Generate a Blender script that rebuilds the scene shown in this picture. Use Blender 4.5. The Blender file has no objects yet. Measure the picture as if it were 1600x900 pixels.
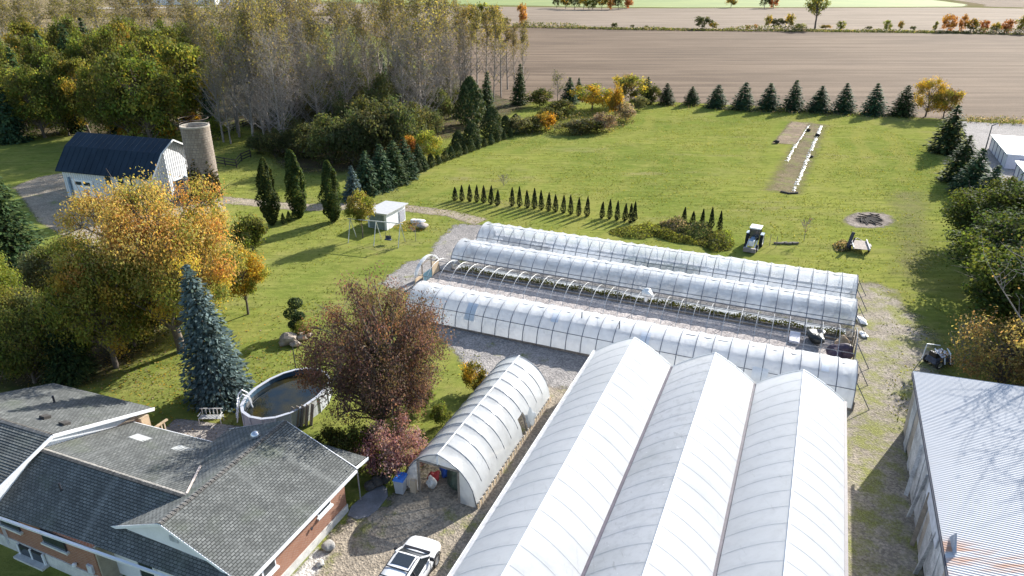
import bpy, math, random
import numpy as np
from mathutils import Vector, Matrix

# ---------------------------------------------------------------- camera, sky, sun, exposure
scene = bpy.context.scene
COL = scene.collection
FPX, HORIZON, CAM_H = 1100.0, -55.0, 28.0
PITCH = math.atan((450 - HORIZON) / FPX)
cam_data = bpy.data.cameras.new('camera')
cam_data.sensor_width = 36.0
cam_data.lens = FPX / 1600 * 36
cam_data.clip_start = 0.5
cam_data.clip_end = 12000
cam = bpy.data.objects.new('camera', cam_data)
COL.objects.link(cam)
cam.location = (0, 0, CAM_H)
cam.rotation_euler = (math.pi / 2 - PITCH, 0, 0)
scene.camera = cam

SUN_AZ, SUN_EL = math.radians(43.4), math.radians(26.5)
world = bpy.data.worlds.new('World')
scene.world = world
world.use_nodes = True
wn = world.node_tree.nodes
sky = wn.new('ShaderNodeTexSky')
sky.sky_type = 'NISHITA'
sky.sun_disc = False
sky.sun_elevation = SUN_EL
sky.sun_rotation = SUN_AZ
sky.air_density = 1.0
sky.dust_density = 1.2
sky.ozone_density = 1.0
bg = wn['Background']
bg.inputs['Strength'].default_value = 0.125
world.node_tree.links.new(sky.outputs[0], bg.inputs['Color'])

sun_data = bpy.data.lights.new('sun', 'SUN')
sun_data.energy = 5.0
sun_data.angle = math.radians(0.55)
sun_data.color = (1.0, 0.965, 0.90)
sun = bpy.data.objects.new('sun', sun_data)
COL.objects.link(sun)
sdir = Vector((math.sin(SUN_AZ) * math.cos(SUN_EL), math.cos(SUN_AZ) * math.cos(SUN_EL), math.sin(SUN_EL)))
sun.rotation_euler = sdir.to_track_quat('Z', 'Y').to_euler()
sun.location = (60, 60, 60)

scene.view_settings.view_transform = 'Standard'
scene.view_settings.look = 'None'
scene.view_settings.gamma = 1.0
scene.view_settings.exposure = 1.08
scene.render.resolution_x, scene.render.resolution_y = 1024, 576
scene.cycles.transparent_max_bounces = 16
scene.cycles.max_bounces = 8

# ---------------------------------------------------------------- pixel and grid helpers
def G(px, py, z=0.0):
    u, v = (px - 800) / FPX, (py - 450) / FPX
    dy = math.cos(PITCH) - v * math.sin(PITCH)
    dz = -(math.sin(PITCH) + v * math.cos(PITCH))
    t = (z - CAM_H) / dz
    return Vector((u * t, dy * t, z))

def PX(p):
    d = p[1] * math.cos(PITCH) + (CAM_H - p[2]) * math.sin(PITCH)
    return 800 + FPX * p[0] / d, 450 + FPX * ((CAM_H - p[2]) * math.cos(PITCH) - p[1] * math.sin(PITCH)) / d

def height_of(px, py, ytop):
    g = G(px, py)
    lo, hi = 0.0, 45.0
    for _ in range(40):
        m = (lo + hi) / 2
        if PX((g.x, g.y, m))[1] > ytop: lo = m
        else: hi = m
    return lo

YAW = math.radians(23.1)
SY, CY = math.sin(YAW), math.cos(YAW)
def W(a, b, z=0.0):                      # the farm's own grid: a along the big greenhouse, b along the hoop houses
    return Vector((a * SY + b * CY, a * CY - b * SY, z))

# ---------------------------------------------------------------- mesh helpers
def tag(o, label=None, cat=None, group=None, kind=None):
    if label: o['label'] = label
    if cat: o['category'] = cat
    if group: o['group'] = group
    if kind: o['kind'] = kind
    return o

def link(o, parent=None):
    COL.objects.link(o)
    if parent is not None: o.parent = parent
    return o

def empty(name, loc, label, cat, group=None):
    o = bpy.data.objects.new(name, None)
    o.empty_display_size = 0.3
    o.location = loc
    link(o)
    return tag(o, label, cat, group)

def npmesh(name, V, F, mat=None, cols=None, attrs=None, smooth=False, uv=None):
    V = np.asarray(V, dtype=np.float32); F = np.asarray(F, dtype=np.int32)
    k = F.shape[1]
    me = bpy.data.meshes.new(name)
    me.vertices.add(len(V)); me.vertices.foreach_set('co', V.ravel())
    me.loops.add(F.size); me.loops.foreach_set('vertex_index', F.ravel())
    me.polygons.add(len(F))
    me.polygons.foreach_set('loop_start', np.arange(0, F.size, k, dtype=np.int32))
    me.polygons.foreach_set('loop_total', np.full(len(F), k, dtype=np.int32))
    if smooth: me.polygons.foreach_set('use_smooth', np.ones(len(F), dtype=bool))
    if cols is not None:
        at = me.attributes.new('Col', 'FLOAT_COLOR', 'POINT')
        c = np.ones((len(V), 4), dtype=np.float32); c[:, :3] = cols
        at.data.foreach_set('color', c.ravel())
    if attrs:
        for n, arr in attrs.items():
            at = me.attributes.new(n, 'FLOAT', 'POINT')
            at.data.foreach_set('value', np.asarray(arr, dtype=np.float32))
    if uv is not None:
        l = me.uv_layers.new(name='UVMap')
        l.data.foreach_set('uv', np.asarray(uv, dtype=np.float32)[F.ravel()].ravel())
    me.update(calc_edges=True)
    if mat: me.materials.append(mat)
    return me

def obj(name, me, parent=None, loc=None):
    o = bpy.data.objects.new(name, me)
    if loc is not None: o.location = loc
    return link(o, parent)

def basis(d):
    d = Vector(d).normalized()
    u = d.cross(Vector((0, 0, 1)))
    if u.length < 1e-3: u = d.cross(Vector((1, 0, 0)))
    u.normalize()
    return u, d.cross(u).normalized()

class MB:
    """collects world-space faces; build() makes them ONE mesh object"""
    def __init__(self): self.v, self.f, self.uv = [], [], {}
    def add(self, vs, fs):
        n = len(self.v)
        self.v += [Vector(p) for p in vs]
        self.f += [tuple(i + n for i in q) for q in fs]
        return self
    def quad(self, *p): return self.add(p, [tuple(range(len(p)))])
    def hexa(self, p):                   # 8 points: bottom ring 0-3, top ring 4-7
        return self.add(p, [(3, 2, 1, 0), (4, 5, 6, 7), (0, 1, 5, 4), (1, 2, 6, 5), (2, 3, 7, 6), (3, 0, 4, 7)])
    def box(self, c, s, rot=0.0, tilt=None):
        c = Vector(c); x, y, z = s[0] / 2, s[1] / 2, s[2] / 2
        R = Matrix.Rotation(rot, 3, 'Z')
        if tilt is not None: R = R @ tilt
        return self.hexa([c + R @ Vector(q) for q in ((-x, -y, -z), (x, -y, -z), (x, y, -z), (-x, y, -z), (-x, -y, z), (x, -y, z), (x, y, z), (-x, y, z))])
    def gbox(self, a0, a1, b0, b1, z0, z1):   # box on the farm grid
        return self.hexa([W(a0, b0, z0), W(a0, b1, z0), W(a1, b1, z0), W(a1, b0, z0), W(a0, b0, z1), W(a0, b1, z1), W(a1, b1, z1), W(a1, b0, z1)])
    def bar(self, p, q, w, h=None):
        h = h or w; p, q = Vector(p), Vector(q); u, t = basis(q - p)
        o = [u * w / 2 * i + t * h / 2 * j for i, j in ((-1, -1), (1, -1), (1, 1), (-1, 1))]
        return self.hexa([p + k for k in o] + [q + k for k in o])
    def tube(self, pts, r, n=6, caps=True):
        pts = [Vector(p) for p in pts]
        rs = r if isinstance(r, (list, tuple)) else [r] * len(pts)
        rings = []
        for i, p in enumerate(pts):
            d = pts[min(i + 1, len(pts) - 1)] - pts[max(i - 1, 0)]
            u, t = basis(d)
            rings.append([p + (u * math.cos(6.28318 * k / n) + t * math.sin(6.28318 * k / n)) * rs[i] for k in range(n)])
        base = len(self.v)
        for ring in rings: self.v += ring
        for i in range(len(rings) - 1):
            for k in range(n):
                a, b = base + i * n + k, base + i * n + (k + 1) % n
                self.f.append((a, b, b + n, a + n))
        if caps:
            self.f.append(tuple(base + k for k in reversed(range(n))))
            self.f.append(tuple(base + (len(rings) - 1) * n + k for k in range(n)))
        return self
    def lathe(self, c, prof, n=24, closed=True):
        c = Vector(c); base = len(self.v)
        for r, z in prof:
            self.v += [c + Vector((r * math.cos(6.28318 * k / n), r * math.sin(6.28318 * k / n), z)) for k in range(n)]
        for i in range(len(prof) - 1):
            for k in range(n):
                a, b = base + i * n + k, base + i * n + (k + 1) % n
                self.f.append((a, b, b + n, a + n))
        if closed:
            self.f.append(tuple(base + k for k in reversed(range(n))))
            self.f.append(tuple(base + (len(prof) - 1) * n + k for k in range(n)))
        return self
    def xform(self, M):
        self.v = [M @ p for p in self.v]; return self
    def build(self, name, mat, parent=None, smooth=False, bevel=0.0, local=False):
        me = bpy.data.meshes.new(name)
        off = parent.matrix_basis.translation.copy() if (parent is not None and not local) else Vector()
        if parent is not None and parent.parent is not None and not local: off += parent.parent.matrix_basis.translation
        me.from_pydata([tuple(p - off) for p in self.v], [], self.f)
        if smooth: me.polygons.foreach_set('use_smooth', [True] * len(me.polygons))
        me.materials.append(mat)
        o = link(bpy.data.objects.new(name, me), parent)
        if bevel:
            m = o.modifiers.new('bevel', 'BEVEL'); m.width = bevel; m.segments = 2; m.limit_method = 'ANGLE'
        return o
    def thing(self, name, mat, label, cat, group=None, **kw):
        return tag(self.build(name, mat, **kw), label, cat, group)

# ---------------------------------------------------------------- materials
MATS = {}
def srgb(r, g, b):
    f = lambda c: (c / 255 / 12.92) if c <= 10 else ((c / 255 + 0.055) / 1.055) ** 2.4
    return (f(r), f(g), f(b))

class NT:
    def __init__(self, name):
        self.m = bpy.data.materials.new(name); self.m.use_nodes = True
        self.t = self.m.node_tree; self.n = self.t.nodes
        self.p = self.n['Principled BSDF']; self.out = self.n['Material Output']
    def new(self, kind, **kw):
        q = self.n.new('ShaderNode' + kind)
        for k, v in kw.items():
            if k in ('operation', 'blend_type', 'data_type', 'attribute_name', 'feature', 'wave_type', 'bands_direction', 'noise_dimensions', 'offset', 'interpolation_type', 'wave_profile'): setattr(q, k, v)
        return q
    def set(self, sock, val):
        if hasattr(val, 'links') or isinstance(val, bpy.types.NodeSocket): self.t.links.new(val, sock)
        else:
            if isinstance(val, tuple) and len(val) == 3 and sock.type == 'RGBA': val = val + (1,)
            sock.default_value = val
    def pos(self): return self.new('NewGeometry').outputs['Position'] if False else self.n.new('ShaderNodeNewGeometry').outputs['Position']
    def objco(self): return self.n.new('ShaderNodeTexCoord').outputs['Object']
    def uvco(self): return self.n.new('ShaderNodeTexCoord').outputs['UV']
    def scale(self, vec, s, rot=0.0):
        q = self.n.new('ShaderNodeMapping'); self.t.links.new(vec, q.inputs[0])
        q.inputs['Scale'].default_value = s if isinstance(s, tuple) else (s, s, s)
        q.inputs['Rotation'].default_value = (0, 0, rot)
        return q.outputs[0]
    def noise(self, vec, scale, detail=3, rough=0.55):
        q = self.n.new('ShaderNodeTexNoise'); self.t.links.new(vec, q.inputs['Vector'])
        q.inputs['Scale'].default_value = scale; q.inputs['Detail'].default_value = detail; q.inputs['Roughness'].default_value = rough
        return q.outputs['Fac']
    def math(self, op, a, b=0.0, c=None):
        q = self.n.new('ShaderNodeMath'); q.operation = op
        self.set(q.inputs[0], a); self.set(q.inputs[1], b)
        if c is not None: self.set(q.inputs[2], c)
        return q.outputs[0]
    def mix(self, f, a, b, mode='MIX'):
        q = self.n.new('ShaderNodeMix'); q.data_type = 'RGBA'; q.blend_type = mode
        self.set(q.inputs[0], f); self.set(q.inputs[6], a); self.set(q.inputs[7], b)
        return q.outputs[2]
    def rng(self, v, a, b, c=0.0, d=1.0):
        q = self.n.new('ShaderNodeMapRange'); q.interpolation_type = 'SMOOTHSTEP'
        self.set(q.inputs[0], v)
        for i, x in enumerate((a, b, c, d)): q.inputs[i + 1].default_value = x
        return q.outputs[0]
    def bump(self, h, strength, dist=0.05):
        q = self.n.new('ShaderNodeBump'); q.inputs['Strength'].default_value = strength; q.inputs['Distance'].default_value = dist
        self.t.links.new(h, q.inputs['Height']); self.t.links.new(q.outputs[0], self.p.inputs['Normal'])
    def color(self, c): self.set(self.p.inputs['Base Color'], c)
    def rough(self, r): self.set(self.p.inputs['Roughness'], r)
    def attr(self, name, out='Fac'):
        q = self.n.new('ShaderNodeAttribute'); q.attribute_name = name; return q.outputs[out]
    def surface(self, s): self.t.links.new(s, self.out.inputs['Surface'])
    def mixsh(self, f, a, b):
        q = self.n.new('ShaderNodeMixShader'); self.set(q.inputs[0], f); self.t.links.new(a, q.inputs[1]); self.t.links.new(b, q.inputs[2]); return q.outputs[0]

def plain(name, c, rough=0.6, var=0.25, scale=3.0, metal=0.0, bump=0.0, spec=0.5, world=False):
    if name in MATS: return MATS[name]
    t = NT(name); co = t.pos() if world else t.objco()
    n = t.noise(co, scale, 4); n2 = t.noise(co, scale * 9, 2)
    f = t.math('ADD', t.math('MULTIPLY', n, 0.65), t.math('MULTIPLY', n2, 0.35))
    lo = tuple(x * (1 - var) for x in c); hi = tuple(min(1, x * (1 + var)) for x in c)
    t.color(t.mix(t.rng(f, 0.32, 0.68), lo, hi)); t.rough(rough)
    t.p.inputs['Metallic'].default_value = metal
    t.p.inputs['Specular IOR Level'].default_value = spec
    if bump: t.bump(f, bump, 0.03)
    MATS[name] = t.m
    return t.m

def leaf_material(name, trans=0.45, hue=0.06):
    if name in MATS: return MATS[name]
    t = NT(name)
    c = t.attr('Col', 'Color')
    oi = t.n.new('ShaderNodeObjectInfo')
    hs = t.n.new('ShaderNodeHueSaturation')
    t.set(hs.inputs['Hue'], t.math('ADD', 0.5, t.math('MULTIPLY', t.math('SUBTRACT', oi.outputs['Random'], 0.5), hue * 0.5)))
    t.set(hs.inputs['Value'], t.math('ADD', 0.85, t.math('MULTIPLY', oi.outputs['Random'], 0.3)))
    t.set(hs.inputs['Color'], c)
    t.color(hs.outputs[0]); t.rough(0.75)
    t.p.inputs['Specular IOR Level'].default_value = 0.12
    tr = t.n.new('ShaderNodeBsdfTranslucent')
    t.set(tr.inputs['Color'], t.mix(0.65, hs.outputs[0], (1.25, 1.15, 0.55), 'MULTIPLY'))
    br = t.mix(1.0, hs.outputs[0], (1.5, 1.4, 0.8), 'MULTIPLY'); t.set(tr.inputs['Color'], br)
    t.surface(t.mixsh(trans, t.p.outputs[0], tr.outputs[0]))
    MATS[name] = t.m
    return t.m

# ---------------------------------------------------------------- ground
def grass_color(t):
    co = t.pos()
    big = t.noise(co, 0.035, 3); mid = t.noise(co, 0.22, 4); fine = t.noise(co, 2.6, 5, 0.7); tiny = t.noise(co, 11.0, 3, 0.7)
    streak = t.noise(t.scale(co, (0.16, 1.5, 1.0), YAW), 0.9, 4)          # mowing passes run along the hoop houses
    c = t.mix(t.rng(big, 0.35, 0.65), (0.130, 0.185, 0.014), (0.215, 0.245, 0.024))
    c = t.mix(t.rng(mid, 0.42, 0.75, 0, 0.75), c, (0.245, 0.245, 0.045))
    c = t.mix(t.rng(streak, 0.46, 0.66, 0, 0.6), c, (0.100, 0.140, 0.012))
    m2 = t.noise(t.scale(co, (0.5, 1.3, 1.0), YAW), 1.1, 5, 0.75)
    c = t.mix(t.rng(m2, 0.5, 0.68, 0, 0.65), c, (0.080, 0.112, 0.010))
    c = t.mix(t.rng(m2, 0.48, 0.32, 0, 0.5), c, (0.29, 0.285, 0.05))
    dry = t.noise(co, 0.09, 5, 0.6)
    c = t.mix(t.rng(dry, 0.55, 0.75, 0, 0.55), c, (0.270, 0.235, 0.075))
    dt = t.n.new('ShaderNodeVectorMath'); dt.operation = 'DOT_PRODUCT'; t.t.links.new(co, dt.inputs[0]); dt.inputs[1].default_value = (CY, -SY, 0)
    band = t.math('SINE', t.math('ADD', t.math('MULTIPLY', dt.outputs['Value'], 1.15), t.math('MULTIPLY', t.noise(co, 0.06, 3), 9.0)))
    c = t.mix(t.math('MULTIPLY', t.rng(band, -0.2, 0.8, 0, 0.55), t.rng(t.noise(co, 0.02, 2), 0.4, 0.6)), c, (0.235, 0.235, 0.035))
    c = t.mix(t.rng(fine, 0.52, 0.8, 0, 0.55), c, (0.055, 0.085, 0.014))
    c = t.mix(t.rng(fine, 0.25, 0.45, 0.4, 0), c, (0.26, 0.28, 0.07))
    c = t.mix(t.rng(tiny, 0.5, 0.75, 0, 0.6), c, (0.05, 0.075, 0.014))
    wear = t.noise(t.scale(co, (0.35, 1.0, 1.0), YAW), 0.16, 6, 0.7); c = t.mix(t.rng(wear, 0.55, 0.72, 0, 0.55), c, (0.25, 0.215, 0.09)); c = t.mix(t.rng(wear, 0.45, 0.3, 0, 0.45), c, (0.09, 0.13, 0.018))
    wild = t.noise(co, 0.75, 6, 0.8)
    c = t.mix(t.rng(wild, 0.5, 0.72, 0, 0.6), c, (0.085, 0.105, 0.014)); c = t.mix(t.rng(wild, 0.46, 0.3, 0, 0.5), c, (0.30, 0.275, 0.075))
    hs = t.n.new('ShaderNodeHueSaturation'); hs.inputs['Hue'].default_value = 0.490; hs.inputs['Saturation'].default_value = 0.86; hs.inputs['Value'].default_value = 1.0; t.set(hs.inputs['Color'], c); c = hs.outputs[0]
    return c, t.math('ADD', t.math('MULTIPLY', fine, 0.6), t.math('MULTIPLY', tiny, 0.5))

t = NT('grass_ground'); c, h = grass_color(t)
dist = t.n.new('ShaderNodeVectorMath'); dist.operation = 'LENGTH'; t.t.links.new(t.pos(), dist.inputs[0])
farmix = t.noise(t.scale(t.pos(), (0.4, 1.6, 1)), 0.004, 3)
farc = t.mix(t.rng(farmix, 0.4, 0.6), (0.20, 0.165, 0.10), (0.13, 0.15, 0.045))
c = t.mix(t.rng(dist.outputs['Value'], 330, 420), c, farc)
t.color(c); t.rough(1.0); t.p.inputs['Specular IOR Level'].default_value = 0.0; t.bump(h, 0.6, 0.08)
GRASS = t.m
gv = [(-3000, -60, 0), (3000, -60, 0), (6000, 9000, 0), (-6000, 9000, 0)]
g_me = npmesh('ground', gv, [(0, 1, 2, 3)], GRASS)
tag(obj('ground', g_me), kind='structure')

def sdist(P, poly):
    """signed distance of points P to a polygon, positive inside"""
    poly = np.asarray(poly, dtype=float); n = len(poly)
    d = np.full(len(P), 1e9); inside = np.zeros(len(P), bool)
    for i in range(n):
        a, b = poly[i], poly[(i + 1) % n]
        e = b - a; w = P - a
        tt = np.clip((w @ e) / max(e @ e, 1e-9), 0, 1)
        d = np.minimum(d, np.linalg.norm(w - tt[:, None] * e, axis=1))
        cond = ((a[1] > P[:, 1]) != (b[1] > P[:, 1]))
        xi = (b[0] - a[0]) * (P[:, 1] - a[1]) / ((b[1] - a[1]) if abs(b[1] - a[1]) > 1e-9 else 1e-9) + a[0]
        inside ^= cond & (P[:, 0] < xi)
    return np.where(inside, d, -d)

def patch(name, polys, z, mat, cell=0.5, fade=1.2):
    """a sheet lying on the ground whose edge is ragged (attribute d = metres inside the outline)"""
    if not isinstance(polys[0][0], (list, tuple, Vector)): polys = [polys]
    polys = [[(p[0], p[1]) for p in q] for q in polys]
    al = np.array([p for q in polys for p in q])
    x0, y0 = al.min(0) - fade; x1, y1 = al.max(0) + fade
    nx, ny = int((x1 - x0) / cell) + 2, int((y1 - y0) / cell) + 2
    X, Y = np.meshgrid(x0 + np.arange(nx) * cell, y0 + np.arange(ny) * cell)
    P = np.stack([X.ravel(), Y.ravel()], 1)
    d = np.max([sdist(P, q) for q in polys], axis=0)
    i = np.arange(nx * ny).reshape(ny, nx)
    F = np.stack([i[:-1, :-1].ravel(), i[:-1, 1:].ravel(), i[1:, 1:].ravel(), i[1:, :-1].ravel()], 1)
    F = F[d[F].max(1) > -fade]
    used = np.unique(F); re = np.zeros(nx * ny, int); re[used] = np.arange(len(used))
    V = np.concatenate([P[used], np.full((len(used), 1), z)], 1)
    me = npmesh(name, V, re[F], mat, attrs={'d': d[used]})
    return tag(obj(name, me), kind='structure')

def ragged(t, amp, width=0.35, scale=0.9, opacity=1.0):
    """alpha by outline distance + noise"""
    n = t.noise(t.pos(), scale, 5, 0.65)
    a = t.math('ADD', t.attr('d'), t.math('MULTIPLY', t.math('SUBTRACT', n, 0.5), amp * 2))
    al = t.rng(a, -width, width, 0, opacity)
    tr = t.n.new('ShaderNodeBsdfTransparent')
    t.surface(t.mixsh(al, tr.outputs[0], t.p.outputs[0]))
    return al

def gravel(name, c1, c2, weeds=0.0, amp=0.9, width=0.35, scale=0.9, wcol=(0.12, 0.13, 0.035), opacity=1.0):
    t = NT(name); co = t.pos()
    v = t.n.new('ShaderNodeTexVoronoi'); v.inputs['Scale'].default_value = 9.0; t.t.links.new(co, v.inputs['Vector'])
    sp = t.noise(co, 14, 2, 0.8); m = t.noise(co, 0.8, 5, 0.6); bigm = t.noise(co, 0.12, 3)
    c = t.mix(t.rng(m, 0.3, 0.7), c1, c2)
    c = t.mix(t.rng(bigm, 0.35, 0.7, 0, 0.5), c, tuple(x * 0.72 for x in c1))
    sep = t.n.new('ShaderNodeSeparateColor'); t.t.links.new(v.outputs['Color'], sep.inputs[0])
    c = t.mix(0.55, c, t.mix(sep.outputs[0], (0.35, 0.35, 0.36), (1.5, 1.48, 1.45)), 'MULTIPLY')
    c = t.mix(t.rng(sp, 0.55, 0.75, 0, 0.5), c, tuple(x * 0.35 for x in c1))
    if weeds:
        wn_ = t.noise(co, 0.45, 6, 0.7)
        c = t.mix(t.rng(wn_, 0.62 - weeds, 0.74 - weeds * 0.6, 0, 0.85), c, t.mix(t.rng(sp, 0.4, 0.6), wcol, tuple(x * 2.1 for x in wcol)))
    t.color(c); t.rough(0.95); t.p.inputs['Specular IOR Level'].default_value = 0.1
    t.bump(t.math('ADD', v.outputs['Distance'], t.math('MULTIPLY', sp, 0.7)), 0.7, 0.05)
    ragged(t, amp, width, scale, opacity)
    return t.m

def gp(*pts): return [tuple(G(*p)[:2]) for p in pts]
def wp(*pts): return [tuple(W(*p)[:2]) for p in pts]

GRAV = gravel('grey_gravel', (0.25, 0.235, 0.225), (0.36, 0.335, 0.315), 0.05, 1.0)
GRAVT = gravel('tan_gravel', (0.27, 0.23, 0.18), (0.39, 0.335, 0.265), 0.09, 1.2, wcol=(0.11, 0.115, 0.035))
GRAVL = gravel('lane_gravel', (0.26, 0.225, 0.18), (0.36, 0.315, 0.26), 0.19, 1.6, 0.9, 0.7, wcol=(0.13, 0.135, 0.035))
TRACK = gravel('dirt_track_soil', (0.29, 0.24, 0.18), (0.40, 0.335, 0.255), 0.08, 0.7)
ASPH = gravel('parking_asphalt', (0.30, 0.28, 0.265), (0.36, 0.335, 0.315), 0.0, 0.15, 0.2)

def tilled(name, c1, c2, rot, row=0.55, amp=2.0):
    t = NT(name); co = t.pos()
    r1 = t.noise(t.scale(co, (0.012, row * 0.55, 1), rot), 1.0, 6, 0.7)
    r2 = t.noise(t.scale(co, (0.05, 0.9, 1), rot + 0.04), 1.0, 3, 0.6)
    b = t.noise(t.scale(co, (0.5, 1.0, 1.0)), 0.022, 6, 0.65); f = t.noise(co, 1.7, 4, 0.75)
    c = t.mix(t.rng(r1, 0.42, 0.58), c1, c2)
    c = t.mix(t.rng(r2, 0.45, 0.7, 0, 0.5), c, tuple(x * 1.15 for x in c2))
    c = t.mix(t.rng(b, 0.45, 0.65, 0, 0.55), c, tuple(x * 0.85 for x in c1))
    c = t.mix(t.rng(f, 0.5, 0.75, 0, 0.55), c, tuple(x * 0.55 for x in c1))
    c = t.mix(t.rng(f, 0.28, 0.42, 0.5, 0.0), c, tuple(min(1, x * 1.5) for x in c2))
    t.color(c); t.rough(0.95); t.p.inputs['Specular IOR Level'].default_value = 0.1
    t.bump(t.math('ADD', r1, f), 0.6, 0.15)
    ragged(t, amp, 0.6, 0.15)
    return t.m
FIELD = tilled('tilled_soil', (0.108, 0.074, 0.048), (0.182, 0.130, 0.088), math.radians(4))
FIELD2 = tilled('pale_stubble', (0.195, 0.150, 0.108), (0.245, 0.192, 0.142), math.radians(3), 0.2, 3.0)
t = NT('crop_green'); co = t.pos()
c = t.mix(t.rng(t.noise(co, 0.02, 4), 0.35, 0.65), (0.13, 0.18, 0.026), (0.17, 0.215, 0.036))
c = t.mix(t.rng(t.noise(t.scale(co, (0.01, 0.12, 1)), 1.0, 4), 0.5, 0.7, 0, 0.35), c, (0.13, 0.19, 0.03))
t.color(c); t.rough(0.9); ragged(t, 3, 1.5, 0.05); CROP = t.m
SCRUB = tilled('dry_scrub_soil', (0.15, 0.115, 0.06), (0.25, 0.19, 0.10), 0.3, 0.08, 4.0)

patch('ploughed_field', [(-2, 166), (4, 161.5), (35, 161.5), (60, 154), (86, 142), (96, 141), (140, 139), (210, 132), (330, 128), (330, 300), (250, 322), (150, 342), (80, 356), (6, 370), (-60, 385), (-80, 380), (-30, 240)], 0.008, FIELD, 2.0, 2.5)
patch('stubble_field', [(-120, 392), (-60, 388), (6, 376), (80, 362), (150, 348), (250, 328), (420, 298), (600, 420), (330, 545), (236, 540), (120, 535), (60, 540), (-30, 560), (-160, 610), (-250, 600)], 0.02, FIELD2, 4.0, 4.0)
patch('crop_field', [(-160, 640), (-30, 585), (60, 556), (120, 546), (236, 551), (330, 556), (352, 585), (420, 900), (460, 1300), (-200, 1300), (-250, 900)], 0.05, CROP, 10, 8)
patch('distant_tilled_field', [(366, 585), (345, 556), (640, 440), (1100, 600), (1400, 1300), (520, 1300), (440, 900)], 0.03, FIELD, 10, 8)
patch('distant_pasture', [(-700, 280), (-130, 380), (-260, 610), (-250, 800), (-900, 800), (-1200, 400)], 0.02, SCRUB, 8, 8)
patch('parking_lot', [G(1500, 189)[:2], G(1560, 193)[:2], (140, 136), (140, 60), G(1600, 330)[:2], G(1552, 290)[:2], G(1520, 240)[:2]], 0.012, ASPH, 0.8, 1.0)

patch('hoop_yard_gravel', [wp((44.3, -21), (50, -26.5), (52, -36), (57.5, -36.5), (60, -35), (64, -36.5), (70.2, -37.2), (71.5, -33.5), (69.3, -31), (69.0, 5.5), (66, 9), (52, 8), (44.3, 6))], 0.004, GRAV, 0.5, 2.0)
patch('gravel_apron', [wp((40.5, -20), (46, -27), (48, -27), (48, -11), (41, -11.2))], 0.008, GRAV, 0.5, 2.0)
patch('driveway', [wp((13, -20.3), (25.0, -20.3), (25.5, -19), (27.3, -18.8), (41, -18.4), (41.5, -12.3), (41, -11), (11, -11))], 0.012, GRAVT, 0.4, 1.8)
patch('side_lane', [wp((70.5, -4), (71.5, 3), (70, 9), (58, 12.5), (46, 9.8), (30, 9.2), (8, 9.2), (8, 4.2), (44, 4.4), (66, 5.2))], 0.016, GRAVL, 0.5, 2.6)
patch('dirt_track', [gp((742, 352), (700, 338), (640, 331), (560, 327), (470, 330), (400, 322), (350, 318), (340, 306), (400, 312), (470, 319), (560, 317), (640, 321), (700, 328), (760, 342))], 0.008, TRACK, 0.5, 1.2)
patch('barn_yard', [gp((20, 292), (60, 277), (100, 270), (112, 300), (210, 318), (350, 305), (352, 330), (250, 365), (150, 400), (95, 430), (110, 445), (130, 430), (150, 400), (60, 345), (40, 315))], 0.012, TRACK, 0.6, 1.5)
patch('paving_by_house', [wp((23.2, -35.5), (27.6, -36.6), (28.6, -32), (27.6, -27.5), (27.8, -23.5), (25.2, -22.5), (23, -22.5))], 0.02, gravel('patio_stone', (0.27, 0.245, 0.22), (0.36, 0.33, 0.30), 0, 0.1, 0.08), 0.3, 0.4)

def mulch(name, c1, c2, amp=0.6, width=0.3): return gravel(name, c1, c2, 0.0, amp, width, 1.2)
SOIL = gravel('garden_soil', (0.16, 0.115, 0.075), (0.30, 0.225, 0.15), 0.12, 0.7, 0.5, 0.8)
patch('garden_bed_soil', [gp((1236, 190), (1266, 192), (1246, 226), (1208, 224))], 0.010, SOIL, 0.4, 1.0)
patch('garden_row_soil', [gp((1263, 192), (1289, 195), (1246, 303), (1198, 297))], 0.008, gravel('thin_garden_soil', (0.17, 0.125, 0.075), (0.26, 0.20, 0.12), 0.16, 1.2, 1.2, 0.8, opacity=0.75), 0.4, 1.6)
patch('fire_ring_ash', [gp(*[(1358 + 38 * math.cos(k * .5236), 344 + 12.5 * math.sin(k * .5236)) for k in range(12)])], 0.008, gravel('wood_ash', (0.20, 0.165, 0.14), (0.34, 0.29, 0.25), 0.0, 0.9, 0.5, 1.1), 0.25, 1.0)
patch('fire_ring_char', [gp(*[(1358 + 21 * math.cos(k * .5236), 344 + 5.5 * math.sin(k * .5236)) for k in range(12)])], 0.014, gravel('charcoal', (0.02, 0.018, 0.017), (0.06, 0.052, 0.048), 0.0, 0.8, 0.4, 1.5), 0.25, 0.8)
patch('worn_track_soil', [gp((1395, 300), (1440, 300), (1452, 420), (1430, 440), (1400, 430), (1408, 360))], 0.006, gravel('worn_turf', (0.20, 0.17, 0.08), (0.26, 0.22, 0.11), 0.2, 2.4, 1.8, 0.5, opacity=0.4), 0.8, 3.0)

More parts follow.
